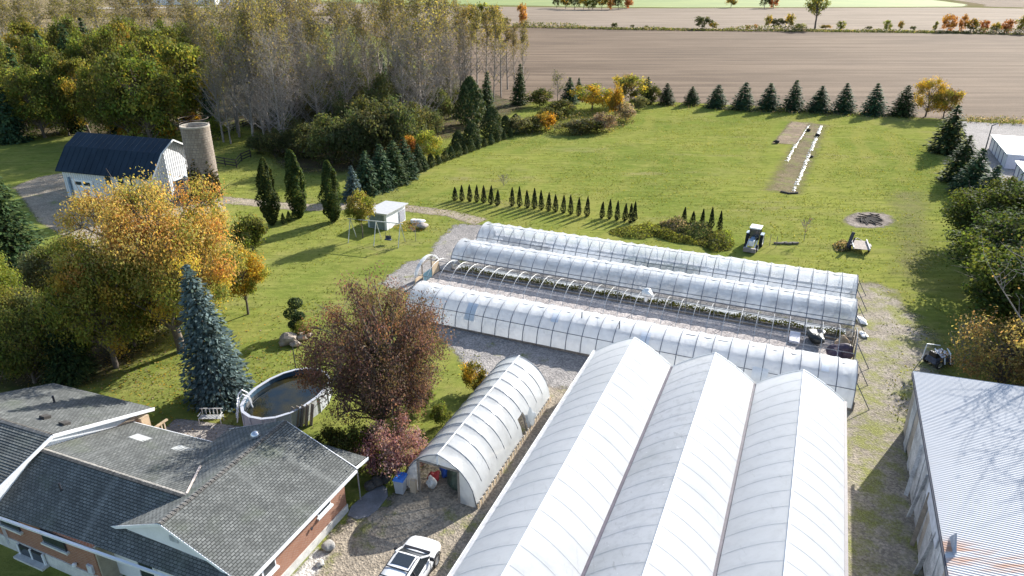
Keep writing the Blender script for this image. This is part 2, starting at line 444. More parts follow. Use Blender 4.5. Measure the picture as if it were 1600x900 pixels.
LITTER = gravel('leaf_litter', (0.075, 0.058, 0.035), (0.13, 0.10, 0.055), 0.14, 2.5, 2.0, 0.3, wcol=(0.06, 0.07, 0.02), opacity=0.9)
patch('woodland_floor', [[tuple(q) for q in gp((440, 262), (500, 272), (545, 268), (600, 272), (650, 250), (690, 218), (750, 200), (800, 175), (830, 160), (800, 130), (700, 112), (560, 100), (420, 110), (300, 120), (120, 120), (0, 130), (-60, 180), (0, 215), (100, 212), (200, 212), (330, 200), (380, 190), (420, 215))]], 0.006, LITTER, 1.2, 4.0)
patch('shaded_bank_litter', [[tuple(q) for q in gp((-60, 610), (90, 605), (150, 595), (210, 560), (250, 520), (160, 470), (90, 470), (40, 420), (-60, 430))]], 0.006, LITTER, 0.8, 3.0)
patch('hoop_frame_floor', [wp((51.6, -32.3), (57.75, -32.3), (57.75, 5.6), (51.6, 5.6))], 0.012, gravel('frame_floor_gravel', (0.36, 0.325, 0.31), (0.50, 0.455, 0.43), 0.0, 0.15, 0.2), 0.5, 0.5)

# ================================================================ greenhouses
def film(name, transp, white=(0.78, 0.80, 0.82), trans=0.35, rough=0.3, dirt=0.25, spec=0.6):
    t = NT(name); co = t.pos()
    n = t.noise(co, 0.5, 4); n2 = t.noise(t.scale(co, (1, 1, 0.25)), 2.5, 4)
    c = t.mix(t.rng(n2, 0.45, 0.75, 0, dirt), white, tuple(x * 0.75 for x in white))
    big = t.noise(co, 0.22, 4, 0.6); run = t.noise(t.scale(co, (2.2, 0.35, 1.0), YAW), 1.6, 5, 0.7); wr = t.noise(t.scale(co, (0.5, 3.0, 1.0), YAW), 2.2, 4, 0.65)
    c = t.mix(t.rng(big, 0.42, 0.7, 0, dirt * 0.9), c, tuple(x * k for x, k in zip(white, (0.74, 0.75, 0.72))))
    c = t.mix(t.rng(run, 0.58, 0.72, 0, dirt * 1.3), c, tuple(x * k for x, k in zip(white, (0.66, 0.66, 0.64))))
    c = t.mix(t.rng(t.noise(co, 5.5, 2, 0.5), 0.68, 0.74, 0, dirt), c, (0.85, 0.86, 0.87))
    t.color(c); t.rough(t.rng(big, 0.3, 0.7, rough * 0.7, rough * 1.4)); t.p.inputs['Specular IOR Level'].default_value = spec
    t.bump(t.math('ADD', n2, t.math('MULTIPLY', wr, 0.8)), 0.22, 0.05)
    tl = t.n.new('ShaderNodeBsdfTranslucent'); t.set(tl.inputs['Color'], c)
    s = t.mixsh(trans, t.p.outputs[0], tl.outputs[0])
    tr = t.n.new('ShaderNodeBsdfTransparent'); tr.inputs['Color'].default_value = (0.93, 0.95, 0.97, 1)
    if transp > 0: s = t.mixsh(t.rng(n, 0.3, 0.7, transp * 0.6, min(0.9, transp * 1.4)), s, tr.outputs[0])
    t.surface(s)
    return t.m
PIPE = plain('galvanised_pipe', (0.42, 0.43, 0.44), 0.45, 0.15, 4, 0.6)
PIPED = plain('dull_steel_pipe', (0.16, 0.17, 0.19), 0.5, 0.2, 4, 0.4)
WHITEPIPE = plain('white_pipe', (0.7, 0.7, 0.68), 0.5, 0.1)
WOODG = plain('weathered_wood', (0.23, 0.195, 0.16), 0.9, 0.3, 2.5, bump=0.3)
WOODT = plain('tan_plywood', (0.42, 0.32, 0.21), 0.85, 0.25, 2.0)
WHITEP = plain('white_paint', (0.76, 0.77, 0.78), 0.5, 0.05, 1.5)
DARK = plain('dark_metal', (0.035, 0.035, 0.045), 0.5, 0.3)

def arch(w, h, n, t0=0.0, t1=math.pi, p=0.8):
    out = []
    for i in range(n + 1):
        t = t0 + (t1 - t0) * i / n
        out.append((-math.cos(t) * w / 2, h * (max(0.0, math.sin(t)) ** p)))
    return out

def arch_t(w, h, z, p=0.8): return math.asin((z / h) ** (1 / p))

def drape(prof, bs, origin, shrink):
    """film over hoops: prof of (da, z), bs stations with sag"""
    V, n = [], len(prof)
    for b, s in bs:
        for da, z in prof: V.append(W(origin[0] + da * (1 - s * 0.02), b, max(0.02, z * (1 - s * shrink))))
    F = [(i * n + k, (i + 1) * n + k, (i + 1) * n + k + 1, i * n + k + 1) for i in range(len(bs) - 1) for k in range(n - 1)]
    return V, F

def hoop_house(name, label, ac, b0, b1, w, h, fmat, roll=0.0, bay=1.22, hoops_mat=None, covered=True, rib=0.035):
    root = empty(name, W(ac, (b0 + b1) / 2, 0), label, 'hoop house')
    off = root.location
    nb = round((b1 - b0) / bay); bay = (b1 - b0) / nb
    if covered:
        t0 = arch_t(w, h, roll) if roll else 0.0
        prof = arch(w, h, 26, t0)
        bs = [(b0 + bay * (i + k / 4), (0, 0.75, 1, 0.75)[k] * random.uniform(0.3, 1.9)) for i in range(nb) for k in range(4)] + [(b1, 0)]
        V, F = drape(prof, bs, (ac,), 0.026)
        obj('film', npmesh('film', [v - off for v in V], F, fmat, smooth=True), root)
        if roll:
            p = prof[0]
            MB().tube([W(ac + p[0], b0, p[1]), W(ac + p[0], b1, p[1])], 0.055, 8).build('film_roll', plain('rolled_film', (0.2, 0.2, 0.21), 0.6, 0.3), root)
            MB().tube([W(ac + p[0] - 0.06, b0, p[1] - 0.38), W(ac + p[0] - 0.06, b1, p[1] - 0.38)], 0.035, 6).build('side_rail', PIPED, root)
    # hoops: one shared mesh
    m = MB(); pr = arch(w - 0.06, h - 0.05, 20)
    m.tube([W(x, 0, z) for x, z in pr], rib, 5)
    hm = bpy.data.meshes.new('hoop'); hm.from_pydata([tuple(v) for v in m.v], [], m.f); hm.materials.append(hoops_mat or PIPED)
    for i in range(nb + 1):
        o = bpy.data.objects.new('hoop', hm); o.location = W(ac, b0 + bay * i, 0) - off; link(o, root)
    if covered:                                         # seam where a hoop presses through the film
        m = MB(); pr = arch(w + 0.035, h + 0.018, 24, arch_t(w, h, max(roll, 0.05)), math.pi - 0.1)
        m.tube([W(x, 0, z) for x, z in pr], 0.028, 4)
        sm = bpy.data.meshes.new('film_seam'); sm.from_pydata([tuple(v) for v in m.v], [], m.f); sm.materials.append(plain('seam_grey', (0.11, 0.13, 0.17), 0.6, 0.1))
        for i in range(nb + 1):
            o = bpy.data.objects.new('film_seam', sm); o.location = W(ac, b0 + bay * i, 0) - off; link(o, root)
    z1 = h * 0.62
    for sgn in ((-1, 1) if covered else (-1,)):
        tt = arch_t(w, h, z1); x = -math.cos(tt) * (w / 2 - (0.0 if covered else 0.05))
        MB().tube([W(ac - sgn * x * -1 if False else ac + x * (1 if sgn < 0 else -1), b0, z1), W(ac + x * (1 if sgn < 0 else -1), b1, z1)], 0.03, 5).build('purlin', PIPED, root)
    MB().tube([W(ac, b0, h - 0.08), W(ac, b1, h - 0.08)], 0.03, 5).build('ridge_purlin', PIPED, root)
    for s in (-1, 1):
        MB().gbox(ac + s * w / 2 - 0.03, ac + s * w / 2 + 0.03, b0, b1, 0, 0.18).build('base_board', WOODG, root)
    return root, nb, bay

def end_film(root, ac, b, w, h, mat, bulge=0.0):
    pr = arch(w, h, 24); V, F = [], []
    off = root.location
    rings = 6
    for r in range(rings + 1):
        k = 1 - r / rings
        for x, z in pr: V.append(W(ac + x * k, b - bulge * math.sin((1 - k) * math.pi / 2), z * k + (1 - k) * 0.0) - off)
    n = len(pr)
    F = [(i * n + k, i * n + k + 1, (i + 1) * n + k + 1, (i + 1) * n + k) for i in range(rings) for k in range(n - 1)]
    obj('end_film', npmesh('end_film', V, F, mat, smooth=True), root)

def end_frame(root, ac, b, w, h, mat=None):
    mat = mat or WOODG
    for x in (-0.9, 0.9, -w / 2 * 0.97, w / 2 * 0.97):
        zt = h * (max(0.0, 1 - (2 * x / w) ** 2) ** 0.4) - 0.05
        MB().gbox(ac + x - 0.05, ac + x + 0.05, b - 0.05, b + 0.05, 0, max(0.5, zt)).build('end_post', mat, root)
    MB().gbox(ac - 0.9, ac + 0.9, b - 0.03, b + 0.03, 2.0, 2.1).build('door_header', mat, root)

def brace(root, ac, b):
    MB().tube([W(ac, b, 1.9), W(ac - 0.15, b + 1.15, 0.0)], 0.035, 5).build('end_brace', PIPED, root)

random.seed(4)
F_NEAR = film('film_milky', 0.18, (0.86, 0.87, 0.88), 0.40, 0.22)
F_MID = film('film_clear', 0.40, (0.86, 0.88, 0.90), 0.40, 0.18)
F_FAR = film('film_hazy', 0.38, (0.86, 0.88, 0.91), 0.40, 0.18)
HW, HH = 4.85, 2.35
A1, A2, A3, A4 = 49.0, 54.5, 60.2, 65.8
near_h, _, _ = hoop_house('hoop_house', 'long milky white film hoop house touching the ends of the three-ridged greenhouse', A1, -30.0, 5.6, HW, HH, F_NEAR, rib=0.03)
mid_h, nbm, baym = hoop_house('hoop_house', 'long clear film hoop house with rolled-up side beside the bare hoop frame', A3, -31.4, 5.75, HW, HH, F_MID, roll=1.15, rib=0.022)
far_h, _, _ = hoop_house('hoop_house', 'long hazy film hoop house bordering the lawn and cedar row', A4, -31.3, 5.9, HW, HH, F_FAR)
bare_h, _, _ = hoop_house('bare_hoop_house', 'uncovered hoop house frame of bare pipes over a gravel floor', A2, -32.2, 5.7, HW + 0.3, 2.35, None, covered=False, rib=0.024, hoops_mat=PIPE)
for r_, ac, b0, b1, mt in ((near_h, A1, -30.0, 5.6, F_NEAR), (mid_h, A3, -31.4, 5.75, F_MID), (far_h, A4, -31.3, 5.9, F_FAR)):
    end_film(r_, ac, b0, HW, HH, mt, 0.35); end_film(r_, ac, b1, HW, HH, mt, -0.05)
    end_frame(r_, ac, b1 + 0.08, HW, HH); end_frame(r_, ac, b0 + 0.15, HW, HH)
    MB().gbox(ac - 2.2, ac + 2.2, b0 + 0.2, b1 - 0.2, 0.02, 0.035).build('bounce_floor', plain('pale_bounce_floor', (0.5, 0.5, 0.5), 0.9, 0.2), r_) if r_ is not mid_h else None  # pale floor added to brighten the tunnel film from inside
    brace(r_, ac - 1.7, b1); brace(r_, ac + 1.7, b1)
end_frame(bare_h, A2, -32.2, HW, 2.4, WOODG); end_frame(bare_h, A2, 5.75, HW, 2.4, WOODG)
MB().gbox(A2 - 2.3, A2 - 0.95, -32.24, -32.16, 0.75, 1.05).build('end_board', WOODT, bare_h)
MB().gbox(A2 + 0.95, A2 + 2.3, -32.24, -32.16, 0.15, 1.5).build('end_board', WOODT, bare_h)
MB().gbox(A2 - 0.88, A2 + 0.88, -32.22, -32.17, 0.1, 1.0).build('door_panel', plain('blue_green_tarp', (0.06, 0.13, 0.17), 0.5, 0.3), bare_h)
m = MB(); pr = arch(HW + 0.1, 2.52, 12, 0.5, math.pi - 0.5)
for k in range(12): m.bar(W(A2 + pr[k][0], -32.2, pr[k][1]), W(A2 + pr[k + 1][0], -32.2, pr[k + 1][1]), 0.35, 0.04)
m.build('torn_end_film', F_NEAR, bare_h)
brace(bare_h, A2 - 1.2, 5.75)
for i in range(0, 30, 3):                                  # slanting stays of the bare frame
    b = -31 + i * 1.22
    MB().tube([W(A2 - 2.3, b, 0.1), W(A2 - 1.9, b + 1.2, 1.3)], 0.02, 4).build('wind_stay', PIPED, bare_h)

# mended places and a stove pipe on the milky tunnel
for k, (b, t0_, t1_, w_) in enumerate(((-24.3, 0.35, 1.05, 0.9), (-16.9, 0.9, 1.45, 0.6), (-9.6, 0.5, 1.2, 0.75), (-1.2, 0.25, 0.7, 1.1), (3.3, 1.0, 1.5, 0.5))):
    pr = arch(HW + 0.05, HH + 0.025, 8, t0_, t1_); m = MB()
    for i in range(8): m.quad(W(A1 + pr[i][0], b, pr[i][1]), W(A1 + pr[i][0], b + w_, pr[i][1]), W(A1 + pr[i + 1][0], b + w_, pr[i + 1][1]), W(A1 + pr[i + 1][0], b, pr[i + 1][1]))
    m.build('film_patch', plain('mended_film', (0.66, 0.69, 0.72), 0.35, 0.08), near_h)
for b in (-11.4, -14.6): MB().tube([W(A1 - 0.9 + 0.4 * (b < -12), b, HH - 0.4), W(A1 - 0.9 + 0.4 * (b < -12), b, HH + 0.45)], 0.05, 6).build('stove_pipe', PIPED, near_h)

# things in and around the bare frame
CLOTHW = plain('white_ground_cloth', (0.62, 0.62, 0.60), 0.8, 0.12, 1.2)
MB().gbox(A3 - 1.75, A3 - 0.7, -31.0, 5.3, 0.02, 0.05).thing('ground_cloth', CLOTHW, 'long white ground cloth strip inside the open-sided hoop house', 'ground cloth')
def plant_strip(name, a0, a1, b0, b1, h, n, c1, c2, label, mat, seed, size=0.16):
    rg = np.random.default_rng(seed)
    A = rg.uniform(a0, a1, n); B = rg.uniform(b0, b1, n)
    dens = 0.5 + 0.5 * np.sin(B * 1.3 + np.sin(B * 0.37) * 2)
    Z = h * (0.2 + 0.8 * rg.random(n)) * (0.35 + 0.65 * dens)
    C = np.array([W(a, b, z) for a, b, z in zip(A, B, Z)])
    col = np.array(c1) + (np.array(c2) - np.array(c1)) * rg.random((n, 1))
    V, F, K = leaf_quads(C, size, col, rg)
    return tag(obj(name, npmesh(name, V, F, mat, cols=K)), label, 'plants', kind='stuff')

def leaf_quads(C, size, col, rg, up=0.35, nrm=None, aspect=0.62):
    n = len(C)
    N = rg.normal(size=(n, 3)); N[:, 2] += up * 2
    if nrm is not None: N = N * 0.75 + nrm * 1.3
    N /= np.linalg.norm(N, axis=1)[:, None] + 1e-9
    R = rg.normal(size=(n, 3)); U = np.cross(N, R); U /= np.linalg.norm(U, axis=1)[:, None] + 1e-9
    T = np.cross(N, U)
    s = (size * (0.6 + 0.8 * rg.random((n, 1)))) / 2
    V = np.stack([C - U * s, C - T * s * aspect + N * s * 0.15, C + U * s, C + T * s * aspect + N * s * 0.15], 1).reshape(-1, 3)
    F = np.arange(4 * n).reshape(n, 4)
    return V, F, np.repeat(col, 4, axis=0)

LEAF = leaf_material('leaf')
plant_strip('bedding_plants', A3 - 2.5, A3 - 1.75, -30.5, 5.2, 0.5, 5000, (0.03, 0.05, 0.012), (0.14, 0.14, 0.035), 'low weedy green plants along the rolled-up side of the hoop house', LEAF, 3)
plant_strip('potted_plants', A4 - 1.6, A4 + 1.2, -29.5, -24.0, 0.7, 1600, (0.10, 0.04, 0.07), (0.05, 0.06, 0.03), 'dark purple potted plants showing through the hazy film', LEAF, 5, 0.3)
plant_strip('potted_plants', A4 - 1.6, A4 + 1.4, -16.0, -8.0, 0.6, 1400, (0.04, 0.08, 0.03), (0.09, 0.11, 0.05), 'green potted plants inside the hazy film hoop house', LEAF, 6, 0.3)
def crumple(name, c, r, mat, label, cat, seed, sub=3, flat=1.0, amp=0.35, **kw):
    import bmesh
    bm = bmesh.new(); bmesh.ops.create_icosphere(bm, subdivisions=sub, radius=1)
    rg = random.Random(seed)
    dirs = [Vector((rg.gauss(0, 1), rg.gauss(0, 1), rg.gauss(0, 1))).normalized() for _ in range(26)]
    for v in bm.verts:
        k = 1 + amp * sum(math.sin(5 * v.co.dot(d) + i) for i, d in enumerate(dirs)) / 9
        v.co = Vector((v.co.x * k * r[0], v.co.y * k * r[1], v.co.z * k * r[2]))
    me = bpy.data.meshes.new(name); bm.to_mesh(me); bm.free(); me.materials.append(mat)
    o = obj(name, me, None, c)
    zmin = min(v.co.z for v in me.vertices)
    if kw.get('rest', True): o.location.z = c[2] - zmin - 0.03
    return tag(o, label, cat)
p = G(1007, 474, 2.2); q = W(A2 + 1.0, -10.9, 2.05)
crumple('film_scrap', q, (0.42, 0.4, 0.55), plain('crumpled_film', (0.72, 0.72, 0.70), 0.4, 0.1), 'crumpled white film bundle hung on the bare hoop frame', 'film scrap', 3, amp=0.5, rest=False)
crumple('tarp_bundle', W(A2 - 1.2, 4.7, 0), (0.9, 0.7, 0.75), plain('dark_plum_tarp', (0.05, 0.03, 0.05), 0.6, 0.4), 'dark purple tarp bundle at the end of the bare frame', 'tarp', 9)
crumple('burlap_sack', W(A2 + 0.9, 4.9, 0), (0.5, 0.5, 0.55), plain('burlap', (0.42, 0.30, 0.19), 0.95, 0.2), 'tan burlap sack beside the dark tarp bundle', 'sack', 12)
crumple('equipment_heap', W(A2 + 1.6, 3.0, 0), (0.7, 1.0, 0.5), plain('black_plastic', (0.02, 0.022, 0.02), 0.4, 0.5), 'black plastic heap in the corner of the bare frame', 'heap', 15)
MB().box(W(A2 + 1.2, 1.4, 0.3), (0.8, 1.5, 0.03), -YAW, Matrix.Rotation(0.2, 3, 'X')).box(W(A2 + 1.2, 1.4, 0.14), (0.7, 1.3, 0.28), -YAW).thing('pale_board', plain('pale_board', (0.6, 0.58, 0.62), 0.7, 0.1), 'pale slanted board lying near the black heap', 'board')
HOSE = plain('black_hose', (0.03, 0.028, 0.03), 0.6, 0.2)
def hose(pts, r, label, mat=HOSE, name='irrigation_hose'):
    return MB().tube([W(a, b, 0.05) for a, b in pts], r, 5).thing(name, mat, label, 'hose')
hose([(A2 - 0.9 + 0.25 * math.sin(b * 0.35), b) for b in np.arange(-24, 3, 0.8)], 0.05, 'black irrigation hose laid along the bare frame floor')
hose([(A2 - 1.5 + 0.12 * math.sin(b * 1.9), b) for b in np.arange(-5, 4.5, 0.4)], 0.06, 'kinked black hose near the dark tarp bundle')
MB().gbox(A2 - 1.1, A2 - 0.9, -31.6, -27.0, 0, 0.08).thing('floor_plank', WOODG, 'grey plank on the gravel inside the bare frame door', 'plank')

# ---------------------------------------------------------------- the three-ridged greenhouse
ROOFF = film('poly_roof_white', 0.0, (0.76, 0.77, 0.785), 0.58, 0.6, 0.26, 0.2)
ROOFP = film('poly_roof_patched', 0.0, (0.68, 0.69, 0.71), 0.54, 0.6, 0.6, 0.2)
block = empty('ridged_greenhouse', W(27, -3.5, 0), 'big white film greenhouse with three joined ridges', 'greenhouse')
GUT = [-11.9, -6.35, -0.8, 4.75]; ZG, ZR = 2.6, 4.25; BA0, BA1 = 6.0, 43.3; BOW = 1.24
nb = int((BA1 - BA0) / BOW)
for k in range(3):
    g0, g1 = GUT[k] + 0.09, GUT[k + 1] - 0.09; mid = (g0 + g1) / 2
    for side in (0, 1):
        V, sub, arcn = [], 8, 12
        for i in range(nb * sub + 1):
            a = BA1 - i * BOW / sub; ph = (i % sub) / sub
            puff = 1.25 * ph ** 1.3
            rr = random.Random(k * 1000 + side * 500 + (i // sub))
            amp = rr.uniform(0.012, 0.026); skew = 0.0
            for j in range(arcn + 1):
                s = j / arcn
                z = ZG + (ZR - ZG) * (1.3 * s - 0.3 * s * s)
                b = (g0 + (mid - g0) * s) if side == 0 else (g1 + (mid - g1) * s)
                env = math.sin(math.pi * min(1, s * 1.02 + 0.0)) ** 0.5 * (1 - 0.35 * s)
                aa = a + (skew + 0.32 * (1 - s) * (1 - s) * (-1 if side == 0 else -1)) * (0 if i in (0, nb * sub) else 1)
                V.append(W(min(aa, BA1), b, z + puff * amp * env) - block.location)
        n = arcn + 1
        F = [(i * n + j, i * n + j + 1, (i + 1) * n + j + 1, (i + 1) * n + j) for i in range(nb * sub) for j in range(arcn)]
        if side: F = [tuple(reversed(f)) for f in F]
        o = obj('roof_film', npmesh('roof_film', V, F, ROOFP if (k == 1 and side == 0) else ROOFF, smooth=True), block)
        if k == 1 and side == 0: o['label'] = 'streaked grey patched roof slope of the middle ridge'
    for side in (0, 1):                                    # seam over every bow, one shared mesh per slope
        g_ = g0 if side == 0 else g1; pts = []
        for j in range(13):
            s = j / 12; pts.append(W(-0.32 * (1 - s) ** 2, (g_ + (mid - g_) * s), ZG + (ZR - ZG) * (1.3 * s - 0.3 * s * s) + 0.012))
        mm = MB().tube(pts, 0.006, 4); sm = bpy.data.meshes.new('bow_seam'); sm.from_pydata([tuple(v) for v in mm.v], [], mm.f); sm.materials.append(plain('roof_seam', (0.58, 0.59, 0.60), 0.6, 0.1))
        for i in range(1, nb):
            o = bpy.data.objects.new('bow_seam', sm); o.location = W(BA1 - i * BOW, 0, 0) - block.location; link(o, block)
    MB().tube([W(BA1, mid, ZR + 0.01), W(BA0, mid, ZR + 0.01)], 0.05, 6).build('ridge_cap', WHITEP, block)
    pts = []
    for j in range(25):
        s = j / 24; u = 1 - abs(2 * s - 1); pts.append((g0 + (g1 - g0) * s, ZG + (ZR - ZG) * (1.3 * u - 0.3 * u * u)))
    m = MB(); m.add([W(BA1 - 0.02, b, z) for b, z in pts] + [W(BA1 - 0.02, g1, 0.05), W(BA1 - 0.02, g0, 0.05)], [tuple(range(27))])
    m.build('end_wall', ROOFF, block)
    m = MB(); m.tube([W(BA1 - 0.02, b, z + 0.01) for b, z in pts], 0.045, 6); m.build('end_bow', WHITEPIPE, block)
MB().gbox(BA0, BA1 - 0.3, GUT[0] + 0.2, GUT[3] - 0.2, 0.02, 0.05).build('bounce_floor', plain('pale_bounce_floor', (0.5, 0.5, 0.5), 0.9, 0.2), block)  # unseen pale floor, added to bounce light up into the roof film
GUTM = plain('gutter_steel', (0.07, 0.06, 0.08), 0.5, 0.3, 2)
for k, g in enumerate(GUT):
    m = MB()
    if k in (0, 3):
        m.gbox(BA0, BA1, g - 0.08, g + 0.08, ZG - 0.16, ZG - 0.01)
    else:
        m.gbox(BA0, BA1, g - 0.1, g + 0.1, ZG - 0.16, ZG - 0.05)
    m.build('gutter', GUTM if k else plain('pale_gutter', (0.42, 0.42, 0.43), 0.5, 0.2), block)
for b in (GUT[0] + 0.02, GUT[3] - 0.02):
    m = MB(); m.quad(W(BA0, b, 0.02), W(BA1, b, 0.02), W(BA1, b, ZG - 0.1), W(BA0, b, ZG - 0.1)); m.build('side_film', F_NEAR, block)
for i in range(0, nb, 2):
    for b in (GUT[0], GUT[3]):
        a = BA1 - i * BOW
        MB().tube([W(a, b, 0), W(a, b, ZG - 0.12)], 0.035, 5).build('side_post', PIPED, block)
MB().tube([W(BA0, GUT[0] - 0.14, ZG - 0.04), W(BA1, GUT[0] - 0.14, ZG - 0.04)], 0.04, 6).build('eave_pipe', WHITEPIPE, block)
for i in range(8):                                         # lattice crates standing along the right side
    m = MB(); a = 21.5 + i * 0.72
    for z in (0.1, 0.35, 0.6, 0.85, 1.1): m.gbox(a, a + 0.62, 5.02, 5.42, z, z + 0.06)
    for aa in (a, a + 0.28, a + 0.56):
        for b in (5.0, 5.38): m.gbox(aa, aa + 0.06, b, b + 0.06, 0, 1.2)
    m.thing('slatted_crate', plain('pale_slats', (0.55, 0.5, 0.43), 0.8, 0.2), 'pale slatted crate standing against the right side of the ridged greenhouse', 'crate', 'crates along the greenhouse wall')

# ---------------------------------------------------------------- small shiny hoop house with open front
small = empty('small_hoop_house', W(33.6, -16.4, 0), 'small silvery film hoop house with open front and torn side', 'hoop house')
F_SIL = film('film_silver', 0.2, (0.70, 0.72, 0.73), 0.35, 0.18, 0.35)
SA0, SA1, SB0, SB1, SH = 27.75, 39.7, -18.75, -14.0, 3.05
def gothic(n, b0=SB0, b1=SB1, h=SH):
    out = []; w = (b1 - b0) / 2; c = (b0 + b1) / 2
    for i in range(n + 1):
        s = -1 + 2 * i / n; u = 1 - abs(s)
        z = h * (0.78 * math.sqrt(max(0.0, 1 - (1 - u) ** 2.4)) + 0.22 * u)
        out.append((c + w * s, z))
    return out
ns = 11; sb = (SA1 - SA0) / ns; V = []; pr = gothic(36); n = len(pr); sub = 6
hole = set()
for i in range(ns * sub + 1):
    ph = (i % sub) / sub; puff = abs(math.sin(math.pi * ph)) ** 0.7 * 0.05 * random.Random(i // sub).uniform(0.5, 1.3)
    a = SA0 + sb * i / sub
    for j, (b, z) in enumerate(pr):
        e = math.sin(math.pi * j / (n - 1)) ** 0.4
        V.append(W(a, b + (b - (SB0 + SB1) / 2) * 0.02 * 0, max(0.25, z - puff * e)) - small.location)
F = []
for i in range(ns * sub):
    for j in range(n - 1):
        if pr[j][0] > -14.75 and pr[j][1] < 1.75 and 37 <= i <= 43 and abs(i - 40) < 3.6 - pr[j][1] * 1.0: continue   # the torn doorway in its side
        F.append((i * n + j, i * n + j + 1, (i + 1) * n + j + 1, (i + 1) * n + j))
obj('film', npmesh('film', V, F, F_SIL, smooth=True), small)
for i in range(ns + 1):
    a = SA0 + sb * i
    MB().tube([W(a, b, z - 0.02) for b, z in gothic(20)], 0.03, 5).build('hoop', PIPED, small)
    MB().tube([W(a, b, z + 0.015) for b, z in gothic(24, h=SH + 0.02)[2:-2]], 0.013, 4).build('film_seam', plain('seam_grey2', (0.58, 0.59, 0.60), 0.4, 0.1), small)
MB().tube([W(SA0, (SB0 + SB1) / 2, SH + 0.02), W(SA1, (SB0 + SB1) / 2, SH + 0.02)], 0.04, 6).build('ridge_cap', WHITEP, small)
for b in (SB0 - 0.03, SB1 + 0.03): MB().gbox(SA0, SA1, b - 0.04, b + 0.04, 0, 0.28).build('base_board', WOODT, small)
front = gothic(30)
def gable_piece(bl, br, zfloor, a, name, mat):
    pts = [(b, z) for b, z in front if bl <= b <= br]
    m = MB(); m.add([W(a, b, z) for b, z in pts] + [W(a, pts[-1][0], zfloor), W(a, pts[0][0], zfloor)], [tuple(range(len(pts) + 2))])
    m.build(name, mat, small)
gable_piece(SB0, -17.75, 0.02, SA0 + 0.02, 'front_film', F_SIL)
gable_piece(-15.15, SB1, 0.02, SA0 + 0.02, 'front_film', F_SIL)
gable_piece(-17.7, -15.1, 2.28, SA0 + 0.02, 'front_gable_film', F_SIL)
gable_piece(SB0, SB1, 0.02, SA1 - 0.02, 'rear_film', F_SIL)
for b in (-17.68, -15.12): MB().gbox(SA0 - 0.03, SA0 + 0.07, b - 0.06, b + 0.06, 0, 2.3).build('door_post', WOODG, small)
MB().gbox(SA0 - 0.03, SA0 + 0.07, -17.74, -15.06, 2.22, 2.34).build('door_header', WOODG, small)
MB().gbox(SA0 - 0.02, SA0 + 0.06, -16.45, -16.37, 2.3, 2.98).build('gable_stud', WHITEP, small)
for i in range(30):
    a = SA0 + 0.2 + i * 0.39
    MB().gbox(a, a + 0.06, SB1 + 0.02, SB1 + 0.09, 0.02, 0.42).build('side_slat', plain('pale_slats', (0.55, 0.5, 0.43), 0.8, 0.2), small)
crumple('film_flap', W(36.0, -14.0, 0.9), (0.3, 0.16, 0.6), F_SIL, 'loose flap of film hanging at the torn side of the small hoop house', 'film flap', 21, amp=0.4, rest=False)

# ================================================================ house
def shingles(name, c1, c2):
    t = NT(name); uv = t.uvco()
    br = t.n.new('ShaderNodeTexBrick'); t.t.links.new(uv, br.inputs['Vector'])
    br.inputs['Scale'].default_value = 1.0; br.inputs['Brick Width'].default_value = 0.24; br.inputs['Row Height'].default_value = 0.15
    br.inputs['Mortar Size'].default_value = 0.018; br.inputs['Bias'].default_value = 0.0; br.inputs['Mortar Smooth'].default_value = 0.2
    br.offset = 0.5
    br.inputs['Color1'].default_value = c1 + (1,); br.inputs['Color2'].default_value = c2 + (1,); br.inputs['Mortar'].default_value = tuple(x * 0.28 for x in c1) + (1,)
    n = t.noise(uv, 1.3, 4, 0.6); g = t.noise(uv, 60, 2, 0.8); st = t.noise(t.scale(uv, (1.2, 0.15, 1)), 1.0, 3)
    c = t.mix(t.rng(n, 0.35, 0.7, 0, 0.6), br.outputs[0], tuple(x * 0.5 for x in c1)); c = t.mix(t.rng(t.noise(uv, 0.35, 3), 0.5, 0.7, 0, 0.35), c, (0.10, 0.12, 0.075))
    c = t.mix(t.rng(st, 0.5, 0.75, 0, 0.35), c, tuple(min(1, x * 1.35) for x in c2))
    c = t.mix(0.22, c, t.mix(t.rng(g, 0.35, 0.65), (0.4, 0.4, 0.4), (1.5, 1.5, 1.5)), 'MULTIPLY')
    t.color(c); t.rough(0.92); t.p.inputs['Specular IOR Level'].default_value = 0.2; t.bump(t.math('ADD', br.outputs['Fac'], g), -0.25, 0.01)
    return t.m
SHING = shingles('asphalt_shingles', (0.130, 0.136, 0.130), (0.205, 0.211, 0.200))
BRICK_T = NT('brick_wall'); tb = BRICK_T
brk = tb.n.new('ShaderNodeTexBrick')
_g = tb.n.new('ShaderNodeVectorMath'); _g.operation = 'DOT_PRODUCT'; tb.t.links.new(tb.pos(), _g.inputs[0]); _g.inputs[1].default_value = (SY + CY, CY - SY, 0)
_cx = tb.n.new('ShaderNodeCombineXYZ'); tb.t.links.new(_g.outputs['Value'], _cx.inputs[0]); _sp = tb.n.new('ShaderNodeSeparateXYZ'); tb.t.links.new(tb.pos(), _sp.inputs[0]); tb.t.links.new(_sp.outputs[2], _cx.inputs[1])
tb.t.links.new(_cx.outputs[0], brk.inputs['Vector'])
brk.inputs['Scale'].default_value = 1; brk.inputs['Brick Width'].default_value = 0.21; brk.inputs['Row Height'].default_value = 0.075; brk.inputs['Mortar Size'].default_value = 0.009
brk.inputs['Color1'].default_value = (0.24, 0.085, 0.042, 1); brk.inputs['Color2'].default_value = (0.31, 0.125, 0.065, 1); brk.inputs['Mortar'].default_value = (0.36, 0.30, 0.25, 1)
